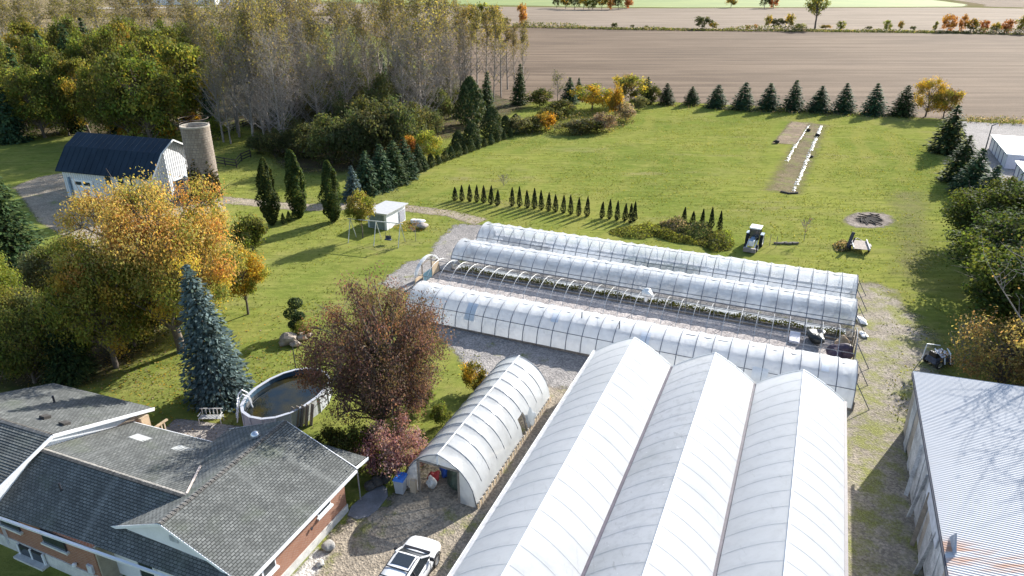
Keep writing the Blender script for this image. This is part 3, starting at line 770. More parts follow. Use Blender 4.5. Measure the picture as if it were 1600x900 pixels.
tb.color(tb.mix(tb.rng(tb.noise(tb.pos(), 2.0, 4), 0.35, 0.7, 0, 0.4), brk.outputs[0], (0.24, 0.10, 0.05))); tb.rough(0.9); tb.bump(brk.outputs['Fac'], -0.4, 0.01)
BRICK = tb.m
WHITEW = plain('white_siding', (0.70, 0.71, 0.73), 0.6, 0.06, 1.0)
FOUND = plain('parged_foundation', (0.55, 0.54, 0.51), 0.9, 0.2, 1.5, bump=0.2)
GLASS = NT('window_glass'); GLASS.color((0.03, 0.04, 0.05)); GLASS.rough(0.06); GLASS.p.inputs['Specular IOR Level'].default_value = 0.8; GLASS = GLASS.m

house = empty('brick_house', W(20, -30, 0), 'brick bungalow with grey shingle roofs and white eaves', 'house')
def roof_plane(e0, e1, r0, r1, name='roof', expo=0.15, lift=0.024, parent=None, mat=None):
    e0, e1, r0, r1 = map(Vector, (e0, e1, r0, r1))
    parent = parent or house
    nrm = ((e1 - e0) if (e1 - e0).length > 1e-3 else (r1 - r0)).cross(((r0 + r1) / 2 - (e0 + e1) / 2)).normalized()
    if nrm.z < 0: nrm = -nrm
    along = ((e1 - e0) if (e1 - e0).length > (r1 - r0).length else (r1 - r0)).normalized()
    up = nrm.cross(along)
    if up.z < 0: up = -up
    L = ((r0 + r1) / 2 - (e0 + e1) / 2).length
    slope_len = abs(((r0 + r1) / 2 - (e0 + e1) / 2).dot(up)); n = max(2, round(slope_len / expo))
    V, F, U = [], [], []
    org = e0.copy()
    def put(p): V.append(p - parent.location); U.append(((p - org).dot(along), (p - org).dot(up))); return len(V) - 1
    rg = random.Random(int(abs(e0.x * 100)))
    for i in range(n):
        t0, t1 = i / n, (i + 1) / n
        l0, l1 = e0.lerp(r0, t0), e1.lerp(r1, t0); u0, u1 = e0.lerp(r0, t1), e1.lerp(r1, t1)
        dz = nrm * (lift * rg.uniform(0.85, 1.15))
        a, b, c, d = put(l0 + dz), put(l1 + dz), put(u1 + nrm * 0.003), put(u0 + nrm * 0.003)
        F.append((a, b, c, d))
        e, f, g, h = put(l0), put(l1), put(l1 + dz), put(l0 + dz)
        F.append((e, f, g, h))
    k = len(V)
    return obj(name, npmesh(name, V, F, mat or SHING, uv=U), parent)

ZE = 2.8
ZM = 4.45
# main range (long ridge parallel to b)
m_rL, m_rR = W(18.3, -35.3, ZM), W(18.6, -25.25, ZM)
m_eL, m_eR = W(15.1, -36.4, 2.68), W(15.85, -20.1, 2.68)
mid_e = W(15.62, -28.2, 2.68)
roof_plane(m_eL, mid_e + (m_eR - m_eL).normalized() * 0.0, m_rL + (m_eL - mid_e).normalized() * 0.9, m_rR, 'roof')
roof_plane(W(23.9, -28.4, 2.85), W(23.6, -35.2, 2.72), m_rR + W(0, 0, 0.0), m_rL, 'roof')
roof_plane(mid_e, m_eR, W(16.75, -27.9, 3.32), W(16.75, -21.3, 3.32), 'porch_skirt_roof')
# cross wing with gable
ZRW = 4.7; RB = -24.65
gA = 16.5; bkA = 25.25
roof_plane(W(gA, -20.05, ZE), W(bkA - 0.1, -20.05, ZE), W(gA, RB, ZRW), W(bkA, RB, ZRW), 'roof')
roof_plane(W(bkA, -29.1, 2.84), W(gA, -29.1, 2.84), W(bkA, RB, ZRW), W(gA, RB, ZRW), 'roof')
# ridge caps: short overlapping cap shingles
CAPM = plain('ridge_cap_shingle', (0.20, 0.19, 0.175), 0.9, 0.45, 5)
def ridge_caps(p, q, parent, step=0.22):
    p, q = Vector(p), Vector(q); n = int((q - p).length / step); d = (q - p) / n; u = basis(d)[0]
    m = MB()
    for i in range(n):
        c = p + d * i; e = c + d * 1.15; w = u * 0.15
        dn = Vector((0, 0, -0.055)); up = Vector((0, 0, 0.05)); up2 = Vector((0, 0, 0.022))
        m.add([c + w + dn + up, c + up, c - w + dn + up, e + w + dn + up2, e + up2, e - w + dn + up2], [(0, 1, 4, 3), (1, 2, 5, 4), (0, 3, 4, 1)])
    m.build('ridge_caps', CAPM, parent)
ridge_caps(W(gA, RB, ZRW), W(bkA, RB, ZRW), house)
ridge_caps(m_rL, m_rR, house)
# raised range on the left
r_rR, r_rL = W(18.95, -35.1, 4.95), W(18.6, -46, 4.95)
roof_plane(W(14.8, -46, 3.4), W(14.7, -35.1, 3.55), r_rL, r_rR, 'raised_roof')
roof_plane(W(25.0, -34.9, 2.95), W(24.5, -43.3, 2.95), r_rR, W(18.6, -43.6, 4.95), 'raised_roof')
ridge_caps(r_rR, W(18.6, -43.6, 4.95), house)
def board(p, q, w, h, name, mat=None): return MB().bar(Vector(p), Vector(q), w, h).build(name, mat or WHITEP, house)
board(W(14.68, -35.05, 3.47), W(18.95, -35.02, 4.88), 0.05, 0.2, 'rake_board')
board(W(18.95, -35.02, 4.88), W(25.0, -34.85, 2.88), 0.05, 0.2, 'rake_board')
m = MB(); A = -35.25
m.add([W(15.3, A, 0.4), W(24.4, A, 0.4), W(24.4, A, 3.0), W(18.95, A, 4.84), W(15.3, A, 3.6)], [(0, 1, 2, 3, 4)]); m.build('gable_wall', WHITEW, house)
MB().gbox(23.9, 24.45, -35.3, -34.75, 0.1, 2.85).build('porch_post', WOODT, house)
for i in range(6): MB().gbox(24.0 + 0.22 * i, 24.06 + 0.22 * i, -34.5, -34.44, 0.6, 1.9).build('rail_baluster', plain('pale_wood', (0.5, 0.42, 0.33), 0.8, 0.2), house)
MB().gbox(23.9, 25.4, -34.55, -34.4, 1.9, 2.0).build('hand_rail', WOODT, house)
MB().gbox(21.6, 23.9, -35.22, -35.16, 1.5, 3.05).build('wood_cladding', plain('brown_cladding', (0.30, 0.235, 0.18), 0.85, 0.2), house)
# walls
MB().gbox(16.6, 24.7, -28.5, -20.62, 0.5, ZE - 0.05).build('wall', BRICK, house)
MB().gbox(16.55, 24.75, -28.55, -20.57, -0.1, 0.5).build('foundation', FOUND, house)
MB().gbox(15.45, 23.3, -45, -28.4, 0.8, ZE - 0.08).build('wall', BRICK, house)
MB().gbox(15.4, 23.35, -45, -28.35, -0.1, 0.8).build('foundation', FOUND, house)
MB().gbox(16.3, 17, -28.4, -20.9, 0.3, ZE - 0.1).build('porch_wall', WHITEW, house)
MB().gbox(15.5, 17, -28.45, -28.3, 0.2, ZE - 0.1).build('porch_side_wall', plain('beige_render', (0.35, 0.31, 0.24), 0.9, 0.15), house)
for b in (-26.5, -24.0):
    w_ = MB().gbox(16.2, 16.32, b, b + 1.0, 0.9, 2.3).build('window', GLASS, house)
    MB().gbox(16.16, 16.28, b - 0.08, b, 0.82, 2.38).gbox(16.16, 16.28, b + 1.0, b + 1.08, 0.82, 2.38).build('frame', WHITEP, w_)
# gable triangle
m = MB(); m.add([W(gA + 0.12, -28.3, 3.05), W(gA + 0.12, -21.0, 3.05), W(gA + 0.12, RB, ZRW - 0.06)], [(0, 1, 2)]); m.build('gable', WHITEW, house)
board(W(gA - 0.01, -28.6, 2.98), W(gA - 0.01, RB, ZRW - 0.08), 0.04, 0.16, 'rake_board'); board(W(gA - 0.01, -20.1, 2.74), W(gA - 0.01, RB, ZRW - 0.08), 0.04, 0.16, 'rake_board')
MB().gbox(gA + 0.06, gA + 0.14, -24.3, -23.8, 3.75, 4.05).build('gable_vent', plain('vent_grey', (0.4, 0.42, 0.45), 0.6), house)
# eaves and gutters
GUTW = plain('white_gutter', (0.68, 0.70, 0.73), 0.4, 0.05)
def gutter(p, q): 
    MB().bar(Vector(p) + Vector((0, 0, -0.06)), Vector(q) + Vector((0, 0, -0.06)), 0.13, 0.11).build('eave_gutter', GUTW, house)
gutter(W(gA, -19.99, ZE), W(bkA - 0.15, -19.99, ZE)); gutter(W(15.02, -36.4, 2.68), W(15.77, -20.1, 2.68))
MB().quad(W(gA, -20.7, ZE - 0.13), W(bkA - 0.2, -20.7, ZE - 0.13), W(bkA - 0.2, -20.0, ZE - 0.13), W(gA, -20.0, ZE - 0.13)).build('soffit', WHITEP, house)
board(W(23.95, -28.4, 2.78), W(23.65, -35.2, 2.66), 0.04, 0.14, 'fascia'); board(W(bkA + 0.01, -20.05, ZE - 0.08), W(bkA + 0.01, RB, ZRW - 0.09), 0.04, 0.15, 'rake_board'); board(W(bkA + 0.01, -29.1, 2.78), W(bkA + 0.01, RB, ZRW - 0.09), 0.04, 0.15, 'rake_board')
m = MB(); m.add([W(24.68, -28.5, 2.6), W(24.68, -20.6, 2.6), W(24.68, RB, 4.35)], [(0, 1, 2)]); m.build('gable', BRICK, house)
board(W(18.7, -25.3, 4.47), W(21.2, -27.1, 3.74), 0.10, 0.05, 'valley_flashing', plain('pale_flashing', (0.55, 0.47, 0.42), 0.5, 0.2))
# rear porch roof and post
roof_plane(W(26.45, -20.25, 2.62), W(26.45, -23.6, 2.62), W(24.7, -20.25, 2.95), W(24.7, -23.9, 3.35), 'porch_roof')
board(W(25.1, -20.18, 2.72), W(26.5, -20.18, 2.53), 0.06, 0.18, 'porch_fascia'); board(W(25.1, -20.32, 2.55), W(26.3, -20.32, 2.40), 0.08, 0.1, 'porch_beam')
MB().tube([W(25.75, -20.45, 0), W(25.75, -20.45, 2.5)], 0.045, 8).build('porch_post', PIPE, house)
# windows of the cross wing
def wall_window(a0, a1, z0, z1, panes):
    w_ = MB().gbox(a0, a1, -20.66, -20.585, z0, z1).build('window', WHITEP, house)
    dw = (a1 - a0) / panes
    for i in range(panes): MB().gbox(a0 + dw * i + 0.07, a0 + dw * (i + 1) - 0.07, -20.6, -20.57, z0 + 0.1, z1 - 0.08).build('pane', GLASS, w_)
    MB().gbox(a0 - 0.08, a1 + 0.08, -20.64, -20.47, z0 - 0.1, z0).build('sill', WHITEP, w_)
wall_window(22.3, 23.4, 1.6, 2.4, 1); wall_window(17.2, 19.0, 1.35, 2.4, 2)
MB().gbox(21.6, 21.72, -20.57, -20.5, 1.35, 1.5).build('tap', DARK, house)
# basement and upper windows of the front wall
for b in (-33.4,):
    w_ = MB().gbox(15.3, 15.42, b - 0.9, b + 0.9, 0.15, 0.75).build('basement_window', GLASS, house)
    for k in (-0.95, 0.0, 0.95): MB().gbox(15.27, 15.36, b + k - 0.05, b + k + 0.05, 0.1, 0.8).build('frame', WHITEP, w_)
    MB().gbox(15.0, 15.4, b - 1.1, b + 1.1, 0.0, 0.13).build('sill', FOUND, w_)
for b in (-34.6, -31.2):
    w_ = MB().gbox(15.36, 15.47, b - 0.8, b + 0.8, 1.75, 2.6).build('window', GLASS, house)
    MB().gbox(15.28, 15.44, b - 0.95, b + 0.95, 1.64, 1.75).build('sill', plain('pale_sill', (0.62, 0.62, 0.58), 0.7, 0.1), w_)
MB().gbox(15.33, 15.45, -29.1, -28.75, 0.95, 1.45).build('meter_box', plain('meter_grey', (0.55, 0.57, 0.6), 0.5), house)
MB().lathe(W(15.32, -30.0, 1.1), [(0.02, -0.1), (0.11, -0.06), (0.11, 0.06), (0.02, 0.1)], 10).build('vent_hood', WHITEP, house)
# skylights, pipes, vents
for (a, b, z) in ((22.15, -32.7, 3.19), (22.3, -29.6, 3.2)):
    c = W(a, b, z); tl = Matrix.Rotation(-0.27, 3, 'X')
    s_ = MB().box(c, (1.25, 0.75, 0.16), -YAW, tl).build('skylight', plain('skylight_frame', (0.10, 0.10, 0.11), 0.5), house)
    MB().box(c + Vector((0, 0, 0.085)), (1.13, 0.63, 0.03), -YAW, tl).build('pane', plain('skylight_pane', (0.42, 0.43, 0.42), 0.25, 0.05), s_)
def roof_pipe(a, b, z, h, r=0.05): MB().tube([W(a, b, z), W(a, b, z + h)], r, 8).build('vent_pipe', DARK, house)
roof_pipe(17.0, -32.2, 3.55, 0.6, 0.05); roof_pipe(22.2, -39.7, 3.75, 0.55, 0.06)
for b in (-37.6, -36.0): MB().box(W(20.3, b, 4.58), (0.42, 0.42, 0.16), -YAW, Matrix.Rotation(-0.3, 3, 'X')).build('roof_vent', plain('vent_dark', (0.05, 0.045, 0.04), 0.7), house)
MB().lathe(W(23.6, -25.35, 4.15), [(0.12, -0.1), (0.12, 0.3)], 14).build('vent_stack', DARK, house)
MB().lathe(W(23.6, -25.35, 4.62), [(0.1, -0.2), (0.22, -0.12), (0.27, 0), (0.22, 0.14), (0.1, 0.22), (0.02, 0.24)], 16).build('turbine_vent', plain('turbine_metal', (0.6, 0.62, 0.66), 0.25, 0.1, metal=0.7), house, smooth=True)

# ================================================================ corrugated shed on the right
shed = empty('tin_roof_shed', W(36, 13, 0), 'weathered board shed with white corrugated metal roof', 'shed')
t = NT('white_corrugated_metal'); co = t.pos(); n = t.noise(co, 0.7, 5, 0.6); st = t.noise(t.scale(co, (0.25, 3.5, 1), YAW), 1.0, 4)
c = t.mix(t.rng(n, 0.4, 0.8, 0, 0.35), (0.46, 0.47, 0.49), (0.37, 0.375, 0.385)); c = t.mix(t.rng(st, 0.55, 0.75, 0, 0.25), c, (0.42, 0.40, 0.38))
sx = t.n.new('ShaderNodeVectorMath'); sx.operation = 'DOT_PRODUCT'; t.t.links.new(co, sx.inputs[0]); sx.inputs[1].default_value = (SY, CY, 0)
rust = t.math('MULTIPLY', t.rng(sx.outputs['Value'], 30.6, 29.6, 0, 0.8), t.rng(t.noise(t.scale(co, (0.3, 2.5, 1), YAW), 1.0, 5), 0.42, 0.6))
c = t.mix(rust, c, (0.42, 0.20, 0.10)); t.color(c); t.rough(0.7); t.p.inputs['Specular IOR Level'].default_value = 0.2; TIN = t.m
s0, s1 = 8.45, 19.0; fA, nA = 45.9, 20.0
def zs(b): return 4.25 + (b - s0) * 0.05
V, F = [], []; step = 0.16; i = 0
aa = fA
prof = []
while aa > nA:
    prof += [(aa - step * q / 6, 0.016 + 0.016 * math.cos(6.28318 * q / 6)) for q in range(6)]; aa -= step
nP = len(prof)
for b in np.linspace(s0, s1, 4):
    for a, dz in prof: V.append(W(a, b, zs(b) + dz) - shed.location)
F = [(r * nP + k, r * nP + k + 1, (r + 1) * nP + k + 1, (r + 1) * nP + k) for r in range(3) for k in range(nP - 1)]
obj('corrugated_roof', npmesh('corrugated_roof', V, F, TIN, smooth=True), shed)
BOARD = plain('silvered_boards', (0.44, 0.44, 0.45), 0.9, 0.4, 1.4, bump=0.3, world=True)
rg = random.Random(5); a = fA - 0.35
while a > nA:
    wd = rg.uniform(0.55, 1.3); z0 = rg.choice((0.0, 0.0, 0.05, 0.35)); lean = rg.uniform(-0.09, 0.05)
    m = MB(); m.hexa([W(a - wd + 0.02, 8.72 + lean, z0), W(a - wd + 0.02, 8.80 + lean, z0), W(a, 8.80 + lean, z0), W(a, 8.72 + lean, z0), W(a - wd + 0.02, 8.66, 4.18), W(a - wd + 0.02, 8.74, 4.18), W(a, 8.74, 4.18), W(a, 8.66, 4.18)])
    m.build('wall_board', (BOARD, plain('pale_grey_boards', (0.42, 0.42, 0.43), 0.9, 0.3, 1.1, world=True), plain('brown_boards', (0.33, 0.29, 0.25), 0.9, 0.3, 1.4, world=True))[rg.choice((0, 0, 1, 1, 2))], shed)
    a -= wd
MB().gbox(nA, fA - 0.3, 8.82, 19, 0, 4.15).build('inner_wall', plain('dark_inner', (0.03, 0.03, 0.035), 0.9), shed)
MB().hexa([W(nA, 8.40, 4.02), W(nA, 8.50, 4.02), W(fA, 8.50, 4.02), W(fA, 8.40, 4.02), W(nA, 8.40, 4.22), W(nA, 8.50, 4.22), W(fA, 8.50, 4.22), W(fA, 8.40, 4.22)]).build('eave_board', plain('dark_eave', (0.08, 0.085, 0.11), 0.8, 0.3), shed)
m = MB()
for (x, z) in ((36.5, 3.3),): m.box(W(33.2, 8.60, 3.2), (0.06, 4.2, 0.85), YAW * -1 + 0.0)
m.build('patch_panel', plain('pale_panel', (0.5, 0.51, 0.56), 0.7, 0.15), shed)
for a_, t_ in ((38.5, 0.5), (36.6, -0.4), (34.3, 0.35), (32.2, -0.5)):
    MB().bar(W(a_, 8.42, 0.0), W(a_ + t_, 8.62, 3.3), 0.22, 0.06).build('leaning_board', rg.choice((BOARD, WOODG)), shed)
m = MB(); m.add([W(30.3, 8.75, 4.3), W(29.2, 8.9, 4.35), W(29.2, 8.75, 4.35), W(29.7, 8.8, 5.1)], [(0, 1, 3), (1, 2, 3), (2, 0, 3), (0, 2, 1)]); m.build('bent_flashing', plain('blue_grey_tin', (0.25, 0.29, 0.36), 0.5), shed)

# ================================================================ barn and silo
barn_c = G(170, 318)
e0, e1 = G(91, 263, 3.9), G(236, 277, 3.9)
bu = (e1 - e0); bu.z = 0; BL = bu.length; bu.normalize(); bv = Vector((-bu.y, bu.x, 0))     # bu along the eave, bv away from camera
barn = empty('white_barn', Vector((e0.x, e0.y, 0)), 'white sided barn with dark blue metal gambrel roof', 'barn')
def B(u, v, z): return Vector((e0.x, e0.y, 0)) + bu * u + bv * v + Vector((0, 0, z))
t = NT('white_barn_siding'); co = t.pos()
d_ = t.n.new('ShaderNodeVectorMath'); d_.operation = 'DOT_PRODUCT'; t.t.links.new(co, d_.inputs[0]); d_.inputs[1].default_value = (bu.x + bv.x, bu.y + bv.y, 0)
wv = t.math('SINE', t.math('MULTIPLY', d_.outputs['Value'], 17.0))
t.color(t.mix(t.rng(wv, -0.9, -0.2, 0.55, 0), t.mix(t.rng(t.noise(co, 0.8, 4), 0.35, 0.7), (0.60, 0.61, 0.63), (0.70, 0.71, 0.72)), (0.30, 0.31, 0.34))); t.rough(0.6); t.bump(wv, 0.4, 0.05); SIDING = t.m
t = NT('navy_metal_roof'); t.color(t.mix(t.rng(t.noise(t.pos(), 0.4, 4), 0.3, 0.7), (0.006, 0.016, 0.030), (0.012, 0.026, 0.045))); t.rough(0.6); t.p.inputs['Specular IOR Level'].default_value = 0.2; NAVY = t.m
BW = 9.0; KV, KZ, PZ = 2.1, 6.3, 7.6
prof = [(0, 3.9), (KV, KZ), (BW / 2, PZ), (BW - KV, KZ), (BW, 3.9)]
MB().hexa([B(0.2, 0.2, 0), B(BL - 0.2, 0.2, 0), B(BL - 0.2, BW - 0.2, 0), B(0.2, BW - 0.2, 0), B(0.2, 0.2, 3.95), B(BL - 0.2, 0.2, 3.95), B(BL - 0.2, BW - 0.2, 3.95), B(0.2, BW - 0.2, 3.95)]).build('wall', SIDING, barn)
for u in (0.2, BL - 0.2):
    m = MB(); m.add([B(u, v * 0.96 + 0.18, z - 0.03 if z > 3.9 else 3.9) for v, z in prof], [(0, 1, 2, 3, 4)]); m.build('gable', SIDING, barn)
for i in range(4):
    (v0, z0), (v1, z1) = prof[i], prof[i + 1]
    if i == 0: v0, z0 = v0 - 0.3, z0 - 0.34
    if i == 3: v1, z1 = v1 + 0.3, z1 - 0.34
    m = MB(); m.hexa([B(-0.3, v0, z0), B(BL + 0.3, v0, z0), B(BL + 0.3, v1, z1), B(-0.3, v1, z1)] + [B(-0.3, v0, z0 + 0.1), B(BL + 0.3, v0, z0 + 0.1), B(BL + 0.3, v1, z1 + 0.1), B(-0.3, v1, z1 + 0.1)])
    m.build('roof', NAVY, barn)
    m = MB(); nr = int((BL + 0.6) / 0.9)
    for k in range(nr + 1): m.bar(B(-0.28 + k * 0.9, v0, z0 + 0.11), B(-0.28 + k * 0.9, v1, z1 + 0.11), 0.05, 0.04)
    m.build('roof_ribs', NAVY, barn)
    MB().bar(B(BL + 0.33, v0, z0 + 0.02), B(BL + 0.33, v1, z1 + 0.02), 0.06, 0.2).build('rake_trim', WHITEP, barn)
dr = MB().hexa([B(1.6, 0.1, 0), B(5.0, 0.1, 0), B(5.0, 0.18, 0), B(1.6, 0.18, 0), B(1.6, 0.1, 2.6), B(5.0, 0.1, 2.6), B(5.0, 0.18, 2.6), B(1.6, 0.18, 2.6)]).build('garage_door', WHITEP, barn)
for u in (2.2, 3.6): MB().box(B(u + 0.4, 0.08, 2.1), (1.0, 0.08, 0.42), math.atan2(bu.y, bu.x)).build('pane', GLASS, dr)
MB().box(B(1.2, 0.05, 1.4), (0.25, 0.25, 2.8), math.atan2(bu.y, bu.x)).build('downpipe', plain('blue_grey', (0.2, 0.28, 0.36), 0.5), barn)
for u in (7.6, 9.6): MB().box(B(u, 0.16, 3.0), (0.75, 0.12, 1.25), math.atan2(bu.y, bu.x)).build('window', GLASS, barn)
MB().box(B(11.3, 0.1, 2.2), (0.14, 0.14, 3.2), math.atan2(bu.y, bu.x)).build('downpipe', DARK, barn)
w_ = MB().box(B(BL - 0.18, 4.6, 1.9), (1.5, 0.12, 1.1), math.atan2(bu.y, bu.x) + math.pi / 2).build('window', WHITEP, barn)
for k in (-0.36, 0.36): MB().box(B(BL - 0.12, 4.6 + k, 1.9), (0.6, 0.12, 0.9), math.atan2(bu.y, bu.x) + math.pi / 2).build('pane', GLASS, w_)
lt = [B(BL - 0.2, 5.8, 0), B(BL + 1.6, 5.8, 0), B(BL + 1.6, 8.6, 0), B(BL - 0.2, 8.6, 0), B(BL - 0.2, 5.8, 2.6), B(BL + 1.6, 5.8, 1.9), B(BL + 1.6, 8.6, 1.9), B(BL - 0.2, 8.6, 2.6)]
MB().hexa(lt).build('lean_to', plain('blue_white', (0.45, 0.52, 0.6), 0.6), barn)

t = NT('silo_staves'); uv = t.uvco(); br = t.n.new('ShaderNodeTexBrick'); t.t.links.new(uv, br.inputs['Vector'])
br.inputs['Scale'].default_value = 1; br.inputs['Brick Width'].default_value = 0.42; br.inputs['Row Height'].default_value = 0.62; br.inputs['Mortar Size'].default_value = 0.022
br.inputs['Color1'].default_value = (0.21, 0.17, 0.135, 1); br.inputs['Color2'].default_value = (0.29, 0.245, 0.20, 1); br.inputs['Mortar'].default_value = (0.12, 0.10, 0.09, 1)
n = t.noise(t.scale(uv, (1.5, 0.35, 1)), 1.0, 5)
t.color(t.mix(t.rng(n, 0.45, 0.75, 0, 0.6), br.outputs[0], (0.16, 0.125, 0.10))); t.rough(0.92); t.bump(br.outputs['Fac'], -0.6, 0.04); STAVE = t.m
SH_ = 9.4; sp = G(304, 196, SH_); SR = 1.75
silo = empty('farm_silo', Vector((sp.x, sp.y, 0)), 'tall round concrete stave silo with ivy beside the barn', 'silo')
V, F, U = [], [], []; nk, nz = 48, 18
for i in range(nz + 1):
    for k in range(nk + 1):
        an = 6.28318 * k / nk; V.append((SR * math.cos(an), SR * math.sin(an), SH_ * i / nz)); U.append((SR * an, SH_ * i / nz))
F = [(i * (nk + 1) + k, i * (nk + 1) + k + 1, (i + 1) * (nk + 1) + k + 1, (i + 1) * (nk + 1) + k) for i in range(nz) for k in range(nk)]
obj('stave_wall', npmesh('stave_wall', V, F, STAVE, uv=U, smooth=True), silo)
MB().lathe(silo.location + Vector((0, 0, SH_)), [(SR - 0.14, -8), (SR - 0.14, 0.06), (SR + 0.05, 0.06), (SR + 0.05, -0.12)], 48, False).build('rim', plain('silo_rim', (0.36, 0.32, 0.27), 0.9), silo)
for i in range(17):
    z = 0.4 + i * 0.62
    MB().lathe(silo.location + Vector((0, 0, z)), [(SR + 0.005, -0.025), (SR + 0.035, 0), (SR + 0.005, 0.025)], 40, False).build('steel_band', plain('rusty_band', (0.17, 0.13, 0.11), 0.8), silo)
rg2 = np.random.default_rng(8); C = []
while len(C) < 3000:
    an = rg2.uniform(math.pi, 2.0 * math.pi); z = abs(rg2.normal(0, 2.0))
    lim = 5.5 * (0.45 + 0.55 * abs(math.sin(an * 3.1)))
    if z < lim: C.append((math.cos(an) * (SR + rg2.uniform(0.02, 0.22)), math.sin(an) * (SR + rg2.uniform(0.02, 0.22)), z + 0.1))
C = np.array(C); col = np.where(rg2.random((len(C), 1)) < 0.6, np.array([[0.045, 0.055, 0.018]]), np.array([[0.17, 0.12, 0.035]]))
V, F, K = leaf_quads(C, 0.26, col, rg2, 0.1, C * np.array([1, 1, 0]) / SR)
obj('ivy', npmesh('ivy', V, F, LEAF, cols=K), silo)

# ================================================================ pool
POOLC = Vector((-15.5, 41.0, 1.3)); pl, pw = 3.3, 2.3
pd = Vector((math.cos(math.radians(62)), math.sin(math.radians(62)), 0)); pn = Vector((-pd.y, pd.x, 0))
pool = empty('above_ground_pool', Vector((POOLC.x, POOLC.y, 0)), 'oval above-ground pool with white panels beside the blue spruce', 'pool')
def oval(k, n, sx_=1.0, z=0.0):
    an = 6.28318 * k / n; c_, s_ = math.cos(an), math.sin(an)
    return Vector((POOLC.x, POOLC.y, z)) + pd * (math.copysign(abs(c_) ** 0.92, c_) * pl * sx_) + pn * (math.copysign(abs(s_) ** 0.92, s_) * pw * sx_)
NP = 18; PH = 1.3
POOLW = plain('pool_panel_white', (0.42, 0.44, 0.49), 0.45, 0.08, 1.0); LINER = plain('pool_liner', (0.035, 0.075, 0.12), 0.4, 0.2)
for k in range(NP):
    pts = [oval(k + j / 3, NP) for j in range(4)]
    m = MB()
    for j in range(3):
        p_, q_ = pts[j], pts[j + 1]; m.hexa([p_, q_, q_ * 1.0 + (Vector((POOLC.x, POOLC.y, 0)) - q_).normalized() * 0.04, p_ + (Vector((POOLC.x, POOLC.y, 0)) - p_).normalized() * 0.04] + [x + Vector((0, 0, PH - 0.02)) for x in (p_, q_, q_ + (Vector((POOLC.x, POOLC.y, 0)) - q_).normalized() * 0.04, p_ + (Vector((POOLC.x, POOLC.y, 0)) - p_).normalized() * 0.04)])
    m.build('wall_panel', POOLW, pool)
    MB().tube([oval(k, NP, 1.01), oval(k, NP, 1.01, PH)], 0.06, 6).build('upright', plain('pool_upright', (0.5, 0.52, 0.57), 0.4), pool)
    MB().bar(oval(k, NP, 0.995, PH), oval(k + 1, NP, 0.995, PH), 0.2, 0.05).build('top_rail', WHITEP if False else POOLW, pool)
m = MB(); M2 = 54
for k in range(M2): m.quad(oval(k * NP / M2, NP, 0.965, 0.02), oval((k + 1) * NP / M2, NP, 0.965, 0.02), oval((k + 1) * NP / M2, NP, 0.965, PH - 0.03), oval(k * NP / M2, NP, 0.965, PH - 0.03))
m.add([oval(k * NP / M2, NP, 0.965, 0.03) for k in range(M2)], [tuple(range(M2))])
m.build('liner', LINER, pool)
t = NT('pool_water'); co = t.objco(); t.color(t.mix(t.rng(t.noise(co, 0.5, 3), 0.35, 0.65), (0.006, 0.012, 0.018), (0.03, 0.026, 0.010))); t.rough(0.05); t.p.inputs['Specular IOR Level'].default_value = 0.35; t.bump(t.noise(co, 3, 2), 0.05, 0.02)
m = MB(); m.add([oval(k * NP / M2, NP, 0.963, 0.92) for k in range(M2)], [tuple(range(M2))]); m.build('water', t.m, pool)
lad = MB(); lc = oval(6.6, NP, 1.0); pd_, pn_ = pd, pn; pd = (Vector((POOLC.x, POOLC.y, 0)) - lc).normalized(); pn = Vector((-pd.y, pd.x, 0))
for s in (-0.3, 0.3):
    o_ = pn * s
    lad.tube([lc + o_ - pd * 0.55, lc + o_ - pd * 0.18 + Vector((0, 0, 1.75)), lc + o_ + pd * 0.1 + Vector((0, 0, 2.05)), lc + o_ + pd * 0.4 + Vector((0, 0, 1.75)), lc + o_ + pd * 0.65 + Vector((0, 0, 0.5))], 0.05, 6)
for z in (0.35, 0.75, 1.15, 1.5): lad.bar(lc - pn * 0.3 - pd * (0.55 - z * 0.21) + Vector((0, 0, z)), lc + pn * 0.3 - pd * (0.55 - z * 0.21) + Vector((0, 0, z)), 0.16, 0.05)
lad.build('ladder', WHITEP, pool)

# ================================================================ vegetation
BARK = plain('bark', (0.13, 0.105, 0.085), 0.95, 0.4, 3, bump=0.5)
BARKG = plain('grey_bark', (0.25, 0.22, 0.195), 0.95, 0.3, 3, bump=0.4)
NEEDLE = leaf_material('needle', 0.22, 0.04)

class Twigs:
    """many thin tapered 4-sided limbs in one mesh"""
    def __init__(self, sides=4): self.V, self.F, self.s = [], [], sides
    def limb(self, pts, r0, r1):
        n = len(pts); base = len(self.V); s = self.s
        for i, p in enumerate(pts):
            d = np.asarray(pts[min(i + 1, n - 1)]) - np.asarray(pts[max(i - 1, 0)])
            d = d / (np.linalg.norm(d) + 1e-9)
            a = np.array([0, 0, 1.0]) if abs(d[2]) < 0.9 else np.array([1.0, 0, 0])
            u = np.cross(d, a); u /= np.linalg.norm(u); w = np.cross(d, u)
            r = r0 + (r1 - r0) * i / (n - 1)
            for k in range(s):
                an = 6.28318 * k / s; self.V.append(np.asarray(p) + (u * math.cos(an) + w * math.sin(an)) * r)
        for i in range(n - 1):
            for k in range(s):
                a, b = base + i * s + k, base + i * s + (k + 1) % s
                self.F.append((a, b, b + s, a + s))
    def mesh(self, name, mat): return npmesh(name, self.V, self.F, mat)

def pick(pal, rg, n):
    w = np.array([p[1] for p in pal], float); w /= w.sum()
    return np.array([p[0] for p in pal])[rg.choice(len(pal), n, p=w)]

